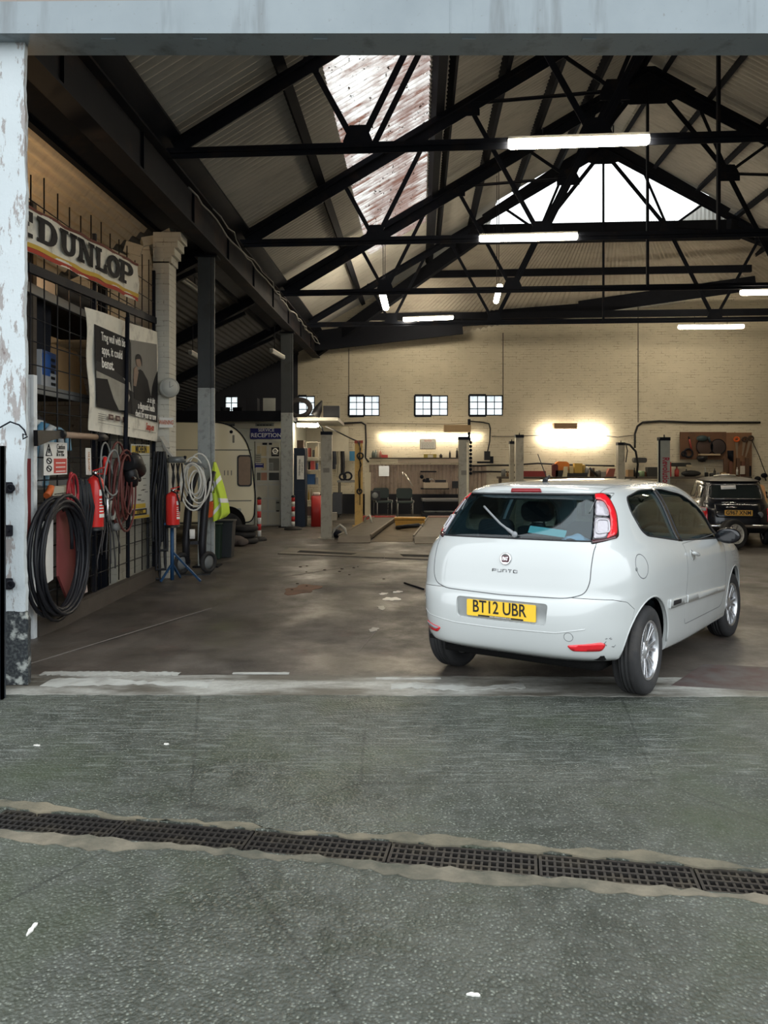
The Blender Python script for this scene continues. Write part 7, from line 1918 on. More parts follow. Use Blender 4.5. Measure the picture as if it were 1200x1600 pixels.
simple('small_heater', 'small pale box on the floor right of the first lift post', 'box', (518, 801, 526, 813), 21.6, .2, M('pale_heater', (.30, .28, .24), .6))
simple('beige_cabinet', 'beige cabinet door standing right of the yellow lift post', 'cabinet', (570, 738, 579, 807.4), 23.6, .4, M('beige_cabinet', (.42, .38, .28), .6))
# dado: corrugated sheet and black boards along the back wall
mb = MB()
def dado(a, b2):
    p = B(577 + (760 - 577) * a, 726 + (775 - 726) * b2, .12); p.y += .022 * math.cos(a * 2 * PI * 30); return tuple(p)
mb.grid(dado, 30 * 8, 1); mb.grid(lambda a, b2: tuple(Vector(dado(a, b2)) + Vector((0, .01, 0))), 30 * 8, 1, flip=True)
mb.solo('corrugated_panel', M('pinkish_corrugated', (.34, .27, .22), .4, .2, .15, 4, dirt=.35, dcol=(.10, .08, .07)), 'ribbed pale metal panel on the wall behind the chairs', 'panel')
mb = MB(); a, b = B(500, 0, .16), B(800, 0, .16); mb.hexa([(a.x, a.y, FLOOR_Z), (b.x, b.y, FLOOR_Z), (b.x, b.y + .1, FLOOR_Z), (a.x, a.y + .1, FLOOR_Z), (a.x, a.y, .55), (b.x, b.y, .55), (b.x, b.y + .1, .55), (a.x, a.y + .1, .55)]); mb.struct('baseboard_back', M('black_dado', (.012, .013, .018), .7, 0, .2, 4))
t = thing('wall_shelf', 'long narrow timber shelf on the brick wall under the tube lights', 'shelf', tuple(B(655, 722, .3)))
a, b = B(577, 717, .35), B(738, 717, .35); mb = MB(); mb.hexa([(a.x, a.y, a.z), (b.x, b.y, b.z), (b.x, b.y + .3, b.z), (a.x, a.y + .3, a.z), (a.x, a.y, a.z + .04), (b.x, b.y, b.z + .04), (b.x, b.y + .3, b.z + .04), (a.x, a.y + .3, a.z + .04)]); mb.build('board', m_wood_old, t, world=True)
mb = MB(); mb.hexa([(a.x + .9, a.y - .02, a.z - .12), (b.x, b.y - .02, b.z - .12), (b.x, b.y, b.z - .12), (a.x + .9, a.y, a.z - .12), (a.x + .9, a.y - .02, a.z), (b.x, b.y - .02, b.z), (b.x, b.y, b.z), (a.x + .9, a.y, a.z)]); mb.build('fascia', M('shelf_fascia', (.34, .28, .22), .6, 0, .2, 3), t, world=True)
SZ = a.z + .04
def onshelf(px, w, h, col, label, kind='bottle', d=.2, name=None):
    c = B(px, 715, d); mb = MB(); mt = M('goods_%d%d%d' % tuple(int(x * 100) for x in col), col, .5)
    if kind == 'box': mb.box((c.x - w / 2, c.y - .06, SZ), (c.x + w / 2, c.y + .06, SZ + h))
    else: mb.lathe([(0, 0), (w / 2, 0), (w / 2, h * .68), (w * .2, h * .8), (w * .2, h), (0, h)], (c.x, c.y, SZ), (0, 0, 1), 14)
    mb.solo(name or kind, mt, label, kind, 'goods on the wall shelf')
onshelf(583, .09, .22, (.10, .12, .11), 'grey-green spray bottle at the left end of the wall shelf')
onshelf(587, .09, .24, (.22, .24, .22), 'pale grey bottle second from the left on the wall shelf')
onshelf(591, .08, .26, (.45, .36, .28), 'cream bottle third from the left on the wall shelf')
onshelf(594.5, .08, .22, (.42, .16, .12), 'pinkish bottle fourth from the left on the wall shelf')
onshelf(601, .20, .09, (.42, .05, .05), 'small red box on the wall shelf right of the bottles', 'box')
onshelf(672, .40, .11, (.30, .24, .05), 'long yellow-green box in the middle of the wall shelf', 'box')
onshelf(672.5, .16, .09, (.48, .44, .36), 'small pale carton in front of the yellow-green box', 'box', .33)
onshelf(689, .10, .12, (.03, .03, .03), 'short dark can on the wall shelf right of the yellow box', 'can')
onshelf(703, .06, .22, (.02, .02, .02), 'thin black bottle on the wall shelf left of the beige lift post')
onshelf(714, .07, .30, (.02, .02, .02), 'tallest black bottle on the wall shelf, nearest the beige lift post')
# notice on the wall, carton above the tube light
d = 24.75; p = Panel(P(656, 686, d), P(681, 686, d), P(681, 702, d), P(656, 702, d))
t = thing('wall_notice', 'framed white notice with a red heading below the wall tubes', 'notice', tuple(p.pt(.5, 1))); mb = MB(); p.rect(mb, 0, 0, 1, 1, 0, .02); mb.build('frame', M('notice_frame', (.22, .20, .16), .6), t, world=True)
mb = MB(); p.rect(mb, .03, .05, .97, .95, .004); mb.build('sheet', m_sign_white, t, world=True); mb = MB(); p.text(mb, 'NOTICE', .5, .18, .07, .006, sx=.9); mb.build('red_lettering', m_sign_red, t, world=True); mb = MB(); p.lines(mb, .1, .9, .36, .88, 5, .35, off=.007); mb.build('print', M('grey_print', (.12, .11, .10), .7), t, world=True)
simple('cardboard_carton', 'tan carton lying on top of the wall tube fitting', 'carton', (694, 664, 736, 675), 24.3, .3, M('tan_carton', (.30, .21, .12), .8))
simple('brick_ledge', 'loose bricks on a ledge above the glaring wall light', 'bricks', (866, 661, 902, 670), 24.35, .25, mat_brick('ledge_brick', (.28, .18, .10), 'XZ', .1))
# black conduits on the wall
def pipe(name, label, pts, r=.022, off=.06, cat='pipe', mat=None):
    w = [B(x, y, off) for x, y in pts]; out = []
    for i in range(len(w) - 1):
        for k in range(4): out.append(w[i].lerp(w[i + 1], k / 4))
    out.append(w[-1]); mb = MB(); mb.tube(out, r, 6); return mb.solo(name, mat or m_cable_b, label, cat, 'wall pipes')
pipe('wall_conduit', 'black conduit bending down the wall left of the wall tubes', [(520, 663), (540, 661), (565, 660), (571, 664), (572, 690), (571, 715), (576, 722)], .030)
pipe('wall_conduit', 'thin pale conduit running level below the three windows', [(573, 661), (640, 662), (700, 663), (733, 661)], .014, mat=M('pale_conduit', (.26, .23, .17), .6))
pipe('wall_conduit', 'black conduit from the third window down to the switch box', [(734, 658), (755, 660), (764, 662), (766, 670), (765, 690), (762, 705)], .024)
pipe('wall_conduit', 'long black conduit arching along the wall above the tool board', [(992, 700), (992, 678), (996, 666), (1004, 660), (1030, 658), (1080, 660), (1130, 660), (1188, 660)], .032)
pipe('wall_conduit', 'thin dark wire from the glaring light to the arched conduit', [(946, 681), (965, 683), (990, 680)], .012)
pipe('wall_conduit', 'thin dark wire left of the glaring light', [(768, 682), (800, 682), (845, 680)], .012)
pipe('wall_conduit', 'upper black pipe running level behind the thin lift posts', [(738, 728), (770, 727), (800, 727), (840, 724), (880, 726), (960, 728)], .030, .2)
pipe('wall_conduit', 'lower black pipe running level right of the beige lift post', [(738, 737), (770, 737), (820, 738)], .028, .2)
mb = MB(); mb.tube([P(506, 676, 17.2), P(503, 668, 19.0), P(497, 662, 20.5)], .02, 6); mb.tube([P(509, 666, 20.5), P(530, 676, 20.3), P(548, 685, 20.2), P(560, 690, 20.1)], .018, 6); mb.solo('lift_cable', m_cable_b, 'black cable looping from the loft shelf to the yellow lift post', 'cable')
mb = MB(); mb.cyl(P(733, 655, 24.6), P(733, 690, 24.6), .045, 8); mb.solo('down_pipe', m_iron, 'dark pipe dropping from the third window behind the beige lift post', 'pipe')
t = thing('switch_box', 'black switch box on the wall right of the beige lift post', 'switch box', tuple(B(762, 718, .2)))
mb = BX(757, 705, 766, 719, 24.5, .12); mb.build('case', m_black_plastic, t, world=True); mb = BX(746, 721, 771, 724, 24.45, .14); mb.build('bracket', m_iron, t, world=True); mb = BX(766, 713, 771, 722, 24.5, .1); mb.build('side_plate', m_iron, t, world=True)
# chairs
def chair(label, px, d, rz):
    c = P(px, 806, d); t = thing('visitor_chair', label, 'chair', (c.x, d, FLOOR_Z), rz, 'visitor chairs')
    m_up = M('grey_green_upholstery', (.030, .042, .042), .8); m_fr = M('chair_chrome', (.40, .40, .38), .3, .8)
    mb = MB(); mb.rbox((-.23, -.24, .42), (.23, .22, .48), .05); mb.build('seat', m_up, t)
    mb = MB(); mb.rbox((-.24, .19, .55), (.24, .25, .86), .08, 4, 'y'); mb.build('backrest', m_up, t)
    for sx in (-1, 1):
        mb = MB(); mb.tube([(sx * .22, -.22, 0), (sx * .22, -.22, .44)], .013, 8); mb.build('leg', m_fr, t)
        mb = MB(); mb.tube([(sx * .22, .26, 0), (sx * .22, .20, .44), (sx * .22, .23, .62)], .013, 8); mb.build('leg', m_fr, t)
        mb = MB(); mb.tube([(sx * .25, -.20, .44), (sx * .25, -.18, .50), (sx * .25, .2, .50)], .013, 8); mb.build('arm_frame', m_fr, t)
    mb = MB(); mb.tube([(-.22, -.22, .03), (.22, -.22, .03)], .011, 6); mb.build('stretcher', m_fr, t)
chair('dark upholstered chair standing free in front of the ribbed panel', 632.5, 23.4, .05)
chair('dark upholstered chair at left with a boxy lamp on its seat', 598, 23.6, .25)
t = thing('work_lamp', 'boxy dark lamp with a round lens set on the left chair', 'lamp', tuple(P(587, 782, 23.3)))
mb = BX(579, 767, 594, 781, 23.3, .18); mb.build('case', m_black_plastic, t, world=True); mb = MB(); mb.lathe([(0, .01), (.085, .01), (.095, 0), (0, 0)], P(586, 774, 23.29), (0, -1, 0), 20); mb.build('lens', M('dull_lens', (.16, .17, .17), .2), t, world=True)
# bench beside the chairs
t = thing('parts_bench', 'low dark bench with trays in front of the ribbed panel', 'bench', tuple(P(700, 806, 23.3)))
a, b = P(660, 775, 23.3), P(736, 806, 23.3)
mb = MB(); mb.box((a.x, 23.3, .40), (b.x, 24.3, .46)); mb.build('top', M('grey_worktop', (.12, .12, .12), .5), t, world=True)
mb = MB(); mb.box((a.x, 23.1, FLOOR_Z), (b.x, 24.2, FLOOR_Z + .14)); mb.build('plinth', M('black_dado', (.012, .013, .018), .7, 0, .2, 4), t, world=True)
for x in (a.x, b.x - .06): mb = MB(); mb.box((x, 23.35, FLOOR_Z + .1), (x + .06, 23.42, .42)); mb.build('leg', m_iron, t, world=True)
for k, (px, py, w_, lb) in enumerate(((672, 793, 12, 'grey drip tray at the left on the low bench plinth'), (691, 796, 16, 'grey drip tray in the middle of the low bench plinth'), (706, 787, 14, 'grey drip tray at the right on the low bench plinth'))):
    c = P(px, py, 23.2); mb = MB(); mb.lathe([(0, 0), (.14, 0), (.19, .05), (.18, .05), (.135, .01), (0, .01)], (c.x, 23.35, FLOOR_Z + .14), (0, 0, 1), 20); mb.solo('drip_tray', m_trim_grey, lb, 'tray', 'drip trays')
t = thing('tool_box', 'pale wooden tool tray on the ribbed panel beside the beige lift post', 'tool tray', tuple(P(681, 763, 24.2)))
mb = BX(662, 754, 700, 763, 24.1, .35); mb.build('tray', M('pale_tray', (.40, .33, .25), .6, 0, .12, 6), t, world=True)
mb = BX(658, 763, 702, 764.5, 24.05, .4); mb.build('shelf', m_iron, t, world=True)
t = thing('bench_vice', 'dark bench vice on the pale tool tray', 'vice', tuple(P(670, 753, 24.2))); a = P(668, 754, 24.2); mb = MB(); mb.box((a.x - .08, 24.15, a.z), (a.x + .08, 24.3, a.z + .06)); mb.box((a.x - .05, 24.17, a.z + .06), (a.x + .05, 24.28, a.z + .14)); mb.build('body', m_iron, t, world=True); mb = MB(); mb.cyl((a.x + .05, 24.22, a.z + .10), (a.x + .18, 24.22, a.z + .10), .018, 8); mb.build('screw', m_alloy, t, world=True)
simple('socket_case', 'flat dark socket case on the pale tool tray', 'case', (680, 750, 697, 754), 24.2, .2, m_black_plastic)
simple('tool_rail', 'dark tool rail with hooks above the pale tool tray', 'rail', (657, 736, 682, 738), 24.55, .05, m_iron)
for k, (px, lb) in enumerate(((659, 'round dark grinder disc at the left end of the tool rail'), (663, 'second dark disc hanging under the tool rail'))):
    c = P(px, 745 + 6 * k, 24.5); mb = MB(); mb.lathe([(0, .02), (.06, .02), (.06, 0), (0, 0)], c, (0, -1, 0), 18); mb.solo('grinder_disc', m_iron, lb, 'disc', 'discs')
simple('dark_case', 'dark case hung at the right end of the ribbed panel', 'case', (707, 752, 717, 763), 24.3, .2, m_black_plastic)
mb = MB(); mb.tube([P(632, 740, 24.45), P(640, 752, 24.4), P(645, 760, 24.35)], .025, 6); mb.tube([P(629, 738, 24.45), P(630, 745, 24.4)], .02, 6); mb.solo('polished_lever', M('bright_steel', (.75, .70, .60), .2, .6), 'bright steel lever leaning on the ribbed panel above the free chair', 'lever')
mb = BX(592, 728, 608, 744, 24.62, .01); mb.solo('silver_sheet', M('bright_steel', (.75, .70, .60), .2, .6), 'shiny plastic-covered sheet fixed on the ribbed panel at left', 'sheet')
# ================================================================ right side: benches, lift posts, tool board, small car
def bx2(px0, py0, px1, py1, d, depth): return BX(px0, py0, px1, py1, d, depth)
t = thing('long_workbench', 'long cluttered workbench along the back wall behind the white car', 'workbench', tuple(P(960, 800, 23.9)))
a, b = P(780, 745, 23.8), P(1175, 745, 23.8)
mb = MB(); mb.box((a.x, 23.8, a.z - .06), (b.x, 24.35, a.z)); mb.build('top', m_wood_old, t, world=True)
for i in range(7): x = a.x + (b.x - a.x - .08) * i / 6; mb = MB(); mb.box((x, 23.85, FLOOR_Z), (x + .08, 23.95, a.z - .06)); mb.build('leg', m_wood_old, t, world=True)
mb = MB(); mb.box((a.x, 23.9, .35), (b.x, 24.3, .39)); mb.build('lower_shelf', m_wood_old, t, world=True)
BZ = a.z
for px, d, w_, top, base, lb, mt in ((800, 20.6, .11, 690, 800, 'thin grey lift post, leftmost of the pair behind the car roof', m_lift_grey), (812, 19.6, .19, 680, 800, 'grey lift post, right one of the pair behind the car roof', m_lift_grey), (971, 20.2, .17, 692, 800, 'grey lift post with cables behind the right half of the car roof', m_lift_grey)):
    t, h = lift_post(lb, px, base, d, top, w_, mt, None, False)
    mb = MB(); mb.cyl((0, .05, h), (0, .05, h + .06), .012, 6); mb.build('pin', m_iron, t)
    if px == 971:
        mb = MB(); mb.tube([(.06, -.02, h - .02), (.20, -.04, h - .05), (.36, -.02, h - .22), (.42, .0, h - .55), (.40, .05, h - .9)], .028, 8); mb.tube([(.10, -.04, h - .02), (.14, -.04, h - .2), (.10, -.04, h - .5)], .015, 6); mb.build('cable', m_cable_b, t)
# the post with lettering
t, h = lift_post('pale lift post with red vertical lettering right of the car roof', 1039, 800, 17.2, 684, .215, M('pale_grey_post', (.34, .35, .31), .45), None, False)
mb = MB(); mb.text('Revolution', (.01, -.013, h - .74), (0, 0, -1), (1, 0, 0), .205, .003, sx=.70, bold=.004); mb.build('lettering', M('crimson_letters', (.36, .02, .045), .5), t)
mb = MB(); mb.box((-.135, -.01, 0), (-.105, .03, h - .03)); mb.build('edge_rail', m_iron, t); mb = MB(); mb.cyl((.0, .05, h), (0, .05, h + .07), .012, 6); mb.build('pin', m_iron, t)
mb = BX(1026, 683, 1034, 698, 24.7, .02); o = mb.solo('blue_notice', M('pale_notice', (.40, .42, .40), .6), 'small white notice with a blue disc beside the lettered post', 'notice')
mb = MB(); mb.lathe([(0, .012), (.06, .012), (.06, 0), (0, 0)], (0, -.012, .18), (0, -1, 0), 18); c_ = mb.build('blue_disc', M('blue_disc', (.03, .10, .30), .5), o)
def put(name, label, cat, rect, col, kind='box', d=24.0, depth=.22, rough=.6, group='clutter on the long workbench', z0=None):
    a, b = P(rect[0], rect[1], d), P(rect[2], rect[3], d); mt = M('clutter_%d_%d_%d' % tuple(int(x * 100) for x in col), col, rough, 0, .2, 8)
    zb_ = b.z if z0 is None else z0; zt_ = max(a.z, zb_ + .03); w_ = b.x - a.x; cx_ = (a.x + b.x) / 2; h = zt_ - zb_; mb = MB()
    if kind == 'box': mb.box((a.x, d, zb_), (b.x, d + depth, zt_))
    elif kind == 'round': mb.rbox((a.x, d, zb_), (b.x, d + depth, zt_), min(w_, h) * .4, 4, 'y')
    elif kind == 'can': mb.lathe([(0, 0), (w_ / 2, 0), (w_ / 2, h * .9), (w_ * .42, h), (0, h)], (cx_, d + depth / 2, zb_), (0, 0, 1), 16)
    elif kind == 'bottle': mb.lathe([(0, 0), (w_ / 2, 0), (w_ / 2, h * .65), (w_ * .18, h * .8), (w_ * .18, h), (0, h)], (cx_, d + depth / 2, zb_), (0, 0, 1), 14)
    elif kind == 'ball': mb.sphere((cx_, d + depth / 2, zb_ + h / 2), h / 2, (w_ / h, 1, 1), 14)
    elif kind == 'wedge': mb.hexa([(a.x, d, zb_), (b.x, d, zb_), (b.x, d + depth, zb_), (a.x, d + depth, zb_), (a.x + w_ * .5, d, zt_), (b.x + w_ * .2, d, zt_), (b.x + w_ * .2, d + depth, zt_), (a.x + w_ * .5, d + depth, zt_)])
    return mb.solo(name, mt, label, cat, group)
B0 = BZ
put('red_toolbox', 'long red toolbox on the workbench left of the car aerial', 'toolbox', (818, 736, 853, 745), (.20, .028, .025), z0=B0)
put('maroon_case', 'dark red case at the left of the orange machine', 'case', (864, 725, 872, 741), (.10, .02, .02), 'round', z0=B0)
put('orange_machine', 'orange hooded machine on the workbench behind the car aerial', 'machine', (868, 721, 890, 735), (.55, .17, .03), 'round', 24.1, z0=B0 + .16)
put('machine_case', 'black base case under the orange machine', 'case', (868, 735, 880, 745), (.02, .02, .02), z0=B0)
put('cream_bottle', 'cream bottle lying tilted right of the orange machine', 'bottle', (879, 729, 886, 741), (.52, .46, .30), 'wedge', 23.95, z0=B0)
put('tan_carton', 'small tan carton right of the cream bottle', 'carton', (890, 728, 896, 737), (.45, .36, .18), z0=B0 + .1)
put('ochre_carton', 'ochre yellow carton, largest box on the workbench right of the orange machine', 'carton', (898, 724, 910, 738), (.42, .27, .06), z0=B0 + .1)
put('yellow_tin', 'small yellow tin right of the ochre carton', 'tin', (911, 726, 916, 737), (.45, .32, .10), 'can', z0=B0 + .1)
put('black_tray', 'long black tray under the cartons on the workbench', 'tray', (880, 739, 918, 745), (.02, .02, .022), z0=B0)
put('grey_ball', 'grey round pot right of the yellow tin', 'pot', (914, 729, 922, 740), (.20, .20, .19), 'ball', z0=B0 + .05)
put('grey_pot', 'dull metal pot on the workbench in front of the brick wall', 'pot', (932, 735, 940, 745), (.12, .11, .10), 'can', z0=B0)
put('slanted_crate', 'dull red slanted crate left of the cabled lift post', 'crate', (946, 732, 959, 745), (.22, .07, .05), 'wedge', z0=B0)
put('green_tub', 'pale green tub on the workbench right of the cabled lift post', 'tub', (999, 736, 1009, 745), (.20, .28, .16), 'can', z0=B0)
put('black_speaker', 'black box on the workbench left of the lettered post', 'box', (1012, 730, 1030, 743), (.03, .03, .028), z0=B0)
put('grey_motor', 'dark motor on a wall bracket right of the cabled lift post', 'motor', (991, 715, 1011, 723), (.05, .05, .05), 'round', 24.2, group='clutter on the long workbench')
mb = MB(); mb.tube([P(921, 731, 24.0), P(928, 738, 24.0), P(934, 745, 24.0)], .04, 6); mb.solo('black_grip', m_black_plastic, 'black sloping handle between the round pot and the metal pot', 'handle')
put('white_jug', 'small white jug behind the lettered lift post', 'jug', (1047, 735, 1052, 745), (.40, .40, .36), 'bottle', z0=B0)
put('red_spray', 'red bottle right of the lettered lift post', 'bottle', (1056, 729, 1063, 746), (.36, .05, .04), 'bottle', z0=B0)
put('red_bracket', 'red upright plate just right of the lettered lift post', 'plate', (1046, 722, 1049, 741), (.32, .03, .03), z0=B0)
put('black_drill', 'black hand drill on the shelf left of the tool board', 'drill', (1048, 723, 1080, 729), (.02, .02, .022), 'round')
put('cream_funnel', 'pale drill nozzle pointing right below the tool board', 'nozzle', (1074, 726, 1081, 730), (.36, .30, .20), 'round', 23.9)
put('black_heap', 'heap of black parts on the bench behind the dark car roof', 'parts', (1066, 735, 1098, 745), (.025, .025, .027), 'ball', z0=B0)
put('black_jar', 'black jar on the bench behind the dark car roof', 'jar', (1103, 738, 1109, 746), (.02, .02, .02), 'can', z0=B0)
put('black_canister', 'black canister right of the black jar behind the dark car roof', 'canister', (1111, 739, 1120, 746), (.03, .03, .03), 'can', z0=B0)
put('thin_white_tube', 'thin white tube standing on the bench below the tool board', 'tube', (1103, 730, 1105, 745), (.5, .5, .46), 'can', z0=B0)
put('brush_pot', 'small brush pot standing on the bench below the tool board', 'pot', (1117, 732, 1121, 744), (.04, .035, .03), 'bottle', z0=B0)
put('paper_bag', 'crumpled white bag at the right end of the bench', 'bag', (1139, 742, 1148, 752), (.55, .52, .46), 'ball', 23.7)
extra = [('rusty_drum', 'rusty brown drum on the workbench left of the dull metal pot', 'drum', (923, 731, 931, 745), (.10, .06, .04), 'can'), ('grey_carton', 'grey carton on the workbench between the metal pot and red crate', 'carton', (940, 737, 947, 745), (.20, .19, .17), 'box'),
 ('brown_carton', 'brown carton on the workbench just right of the cabled lift post', 'carton', (981, 734, 990, 745), (.20, .13, .07), 'box'), ('black_bottle', 'black bottle on the workbench beside the brown carton', 'bottle', (991, 731, 995, 745), (.02, .02, .022), 'bottle'),
 ('dark_vice', 'dark vice-like lump on the workbench left of the pale green tub', 'vice', (994, 738, 999, 745), (.035, .035, .04), 'round'), ('rust_can', 'rust-coloured can on the workbench right of the pale green tub', 'can', (1008, 737, 1012, 745), (.20, .08, .04), 'can'),
 ('white_tub', 'small white tub below the black hand drill', 'tub', (1066, 739, 1071, 746), (.5, .5, .46), 'can'), ('dark_jug', 'dark jug on the bench right of the red bottle', 'jug', (1072, 733, 1077, 746), (.04, .04, .045), 'bottle'),
 ('olive_tin', 'olive tin on the bench below the grey hanging cloth', 'tin', (1083, 737, 1089, 746), (.12, .12, .05), 'can'), ('steel_cup', 'dull steel cup on the bench right of the black canister', 'cup', (1122, 738, 1127, 746), (.25, .24, .22), 'can'),
 ('tan_box', 'small tan box under the upright planks at the bench end', 'box', (1128, 738, 1135, 746), (.30, .20, .10), 'box'), ('grey_cylinder', 'grey cylinder at the left end of the workbench behind the thin lift posts', 'cylinder', (784, 733, 791, 745), (.16, .16, .15), 'can'),
 ('brown_jar', 'brown jar on the workbench left of the thin lift posts', 'jar', (792, 737, 796, 745), (.16, .09, .04), 'bottle')]
for nm, lb, ct, rc, cl, kd in extra: put(nm, lb, ct, rc, cl, kd, 24.05, z0=B0)
# tool board
t = thing('tool_board', 'brown wooden board on the brick wall hung with tools', 'board', tuple(B(1112, 718, .1)))
a, b = P(1062, 675, 24.3), P(1134, 718, 24.3)
m_tb = M('brown_plywood', (.125, .062, .034), .7, 0, .2, 4, dirt=.3)
mb = MB(); mb.box((a.x, 24.26, b.z), (b.x, 24.30, a.z)); mb.build('panel', m_tb, t, world=True)
a2, b2 = P(1134, 676, 24.3), P(1174, 743, 24.3); mb = MB(); mb.box((a2.x, 24.27, b2.z), (b2.x, 24.31, a2.z)); mb.build('panel', M('tan_plywood', (.20, .105, .055), .7, 0, .2, 4, dirt=.25), t, world=True)
mb = MB(); mb.box((a.x + .55, 24.10, P(0, 711.5, 24.1).z), (b.x - .25, 24.26, P(0, 710, 24.1).z + .02)); mb.build('shelf', M('worn_shelf_edge', (.42, .33, .22), .6), t, world=True)
def tool(name, label, parts):
    t = thing(name, label, name.split('_')[-1], tuple(parts[0][1][0]), 0, 'tools on the board')
    for nm, pts, r, mt in parts:
        mb = MB(); mb.tube(pts, r, 8); mb.build(nm, mt, t, world=True)
TD = 24.2
m_sawsteel = M('saw_steel', (.26, .20, .15), .45, .4, .15, 6)
def saw(label, x0, y0, x1, y1, hm, w0=5.0):
    t = thing('hand_saw', label, 'saw', tuple(P(x1, y1, TD)), 0, 'tools on the board')
    a, b = P(x0, y0, TD), P(x1, y1, TD); ax = (b - a).normalized(); sd = Vector((ax.z, 0, -ax.x))
    w = w0 / FPX * TD; V = [a - sd * w / 2, a + sd * w / 2, b + sd * w * .18, b - sd * w * .18]; mb = MB(); mb.hexa(V + [v + Vector((0, .006, 0)) for v in V]); mb.build('blade', m_sawsteel, t, world=True)
    c = a - ax * .07; mb = MB(); mb.torus((c.x, c.y - .01, c.z), .062, .028, (0, -1, 0), 18, 8, 1.2, 1); mb.build('handle', hm, t, world=True)
saw('hand saw with an orange handle on the tool board', 1151, 690, 1152, 715, M('orange_handle', (.62, .11, .02), .5))
saw('hand saw with a dark handle right of the orange-handled saw', 1163, 690, 1160, 712, M('dark_wood_handle', (.05, .03, .02), .6))
saw('hand saw slanting at the right edge of the tool board', 1172, 688, 1165, 714, M('dark_wood_handle', (.05, .03, .02), .6))
for px, r, lb, col in ((1101, .26, 'large round dark disc hung on the tool board', (.075, .05, .042)), (1122, .24, 'second round dark disc hung right of the larger one', (.055, .042, .042))):
    c = P(px, 698, TD); t = thing('round_blade', lb, 'disc', (c.x, TD, c.z - r), 0, 'tools on the board'); mb = MB(); mb.lathe([(0, .012), (r * .95, .012), (r, .006), (r, 0), (0, 0)], (0, 0, r), (0, -1, 0), 30); mb.build('disc', M('disc_%d' % int(col[0] * 1000), col, .5, .3), t); mb = MB(); mb.torus((0, -.014, r), r * .97, .012, (0, -1, 0), 30, 6); mb.build('rim', m_iron, t)
c = P(1102, 685, TD - .05); mb = MB(); mb.sphere((c.x - .1, TD - .06, c.z), .14, (1.3, .5, .7), 12); mb.tube([(c.x + .1, TD - .06, c.z + .05), (c.x + .14, TD - .06, c.z - .12)], .03, 6); mb.solo('dark_grinder', M('dark_teal_metal', (.03, .05, .055), .5), 'dark blue-grey machine hung over the large round disc', 'machine', 'tools on the board')
c = P(1075, 708, TD); mb = MB(); mb.torus((c.x, TD - .03, c.z), .13, .03, (0, -1, .2), 20, 8); mb.torus((c.x - .14, TD - .04, c.z - .02), .07, .025, (0, -1, 0), 16, 6); mb.solo('dark_clamp', m_rust_iron, 'dark ring clamps at the lower left of the tool board', 'clamps', 'tools on the board')
tool('red_pliers', 'long red-handled pliers on the tool board left of the discs', [('handle', [P(1077, 686, TD), P(1079, 695, TD), P(1081, 704, TD)], .025, M('dull_red_grip', (.26, .035, .03), .5)), ('jaw', [P(1076, 682, TD), P(1077, 687, TD)], .02, m_iron)])
c = P(1098, 719, 24.0); mb = MB(); mb.lathe([(0, 0), (.10, .02), (.15, .10), (.16, .18), (0, .18)], (c.x, 24.05, c.z - .06), (0, 0, 1), 18); mb.solo('black_bowl', m_black_plastic, 'black bowl hanging under the tool board shelf', 'bowl')
mb = MB(); c = P(1097, 730, 24.4); mb.grid(lambda a_, b_: (c.x - .12 + .24 * a_, 24.55 + .03 * math.sin(a_ * 6), c.z + .28 - .42 * b_), 8, 6); mb.grid(lambda a_, b_: (c.x - .12 + .24 * a_, 24.57 + .03 * math.sin(a_ * 6), c.z + .28 - .42 * b_), 8, 6, flip=True); mb.solo('grey_cloth', M('grey_cloth', (.12, .11, .10), .9), 'grey cloth hanging below the black bowl', 'cloth')
mb = MB(); 
for k in range(4): mb.tube([P(1138 + k * 2.2, 704, 24.24), P(1138.5 + k * 2.0, 716 + k * 2, 24.24)], .03, 6)
mb.solo('spanner_bunch', m_iron, 'bunch of dark spanners hanging at the join of the two board panels', 'spanners')
for k, (x0, x1, lb) in enumerate(((1131, 1137, 'dark upright plank below the tool board, leftmost'), (1140, 1145, 'brown upright plank below the tool board, second from left'), (1152, 1157, 'brown upright plank below the tool board, third from left'), (1160, 1166, 'dark brown upright plank below the tool board, fourth from left'), (1167, 1173, 'dark brown upright plank below the tool board, rightmost'))):
    a, b = P(x0, 716 + 5 * (k % 2), 24.1), P(x1, 800, 24.1); mb = MB(); mb.box((a.x, 24.1 + .02 * k, FLOOR_Z), (b.x, 24.16 + .02 * k, a.z)); mb.solo('upright_plank', M('plank_brown_%d' % k, (.10 + .03 * (k % 2), .055, .035), .7, 0, .25, 5), lb, 'plank', 'planks below the tool board')
put('pale_card', 'pale card tucked among the upright planks', 'card', (1157, 728, 1164, 741), (.46, .42, .36), 'box', 24.1, .03, group='planks below the tool board')
put('white_bottle', 'white plastic bottle hung among the upright planks', 'bottle', (1151, 730, 1154, 742), (.52, .5, .45), 'bottle', 24.1, .06, group='planks below the tool board')
mb = MB(); a, b = P(1172, 728, 23.9), P(1174, 800, 23.9); mb.box((a.x, 23.9, FLOOR_Z), (b.x, 23.95, a.z)); mb.solo('black_bar', m_iron, 'black upright bar at the right end of the tool board', 'bar')
mb = MB(); p, q = P(1188, 758, 18.2), P(1199, 815, 17.2); q.z = FLOOR_Z + .28; mb.bar(p, q, .17, .035, (0, -1, .2)); mb.bar(q, q + (q - p).normalized() * .30, .17, .035, (0, -1, .2)); mb.solo('leaning_plank', M('fresh_plank', (.44, .24, .11), .6, 0, .15, 4), 'pale orange plank leaning at the right edge beside the dark car', 'plank')
mb = MB(); mb.tube([B(1174, 686, .05), B(1186, 712, .06), B(1197, 742, .06)], .012, 5); mb.solo('slanting_wire', m_iron, 'thin wire slanting down the wall right of the tool board', 'wire')
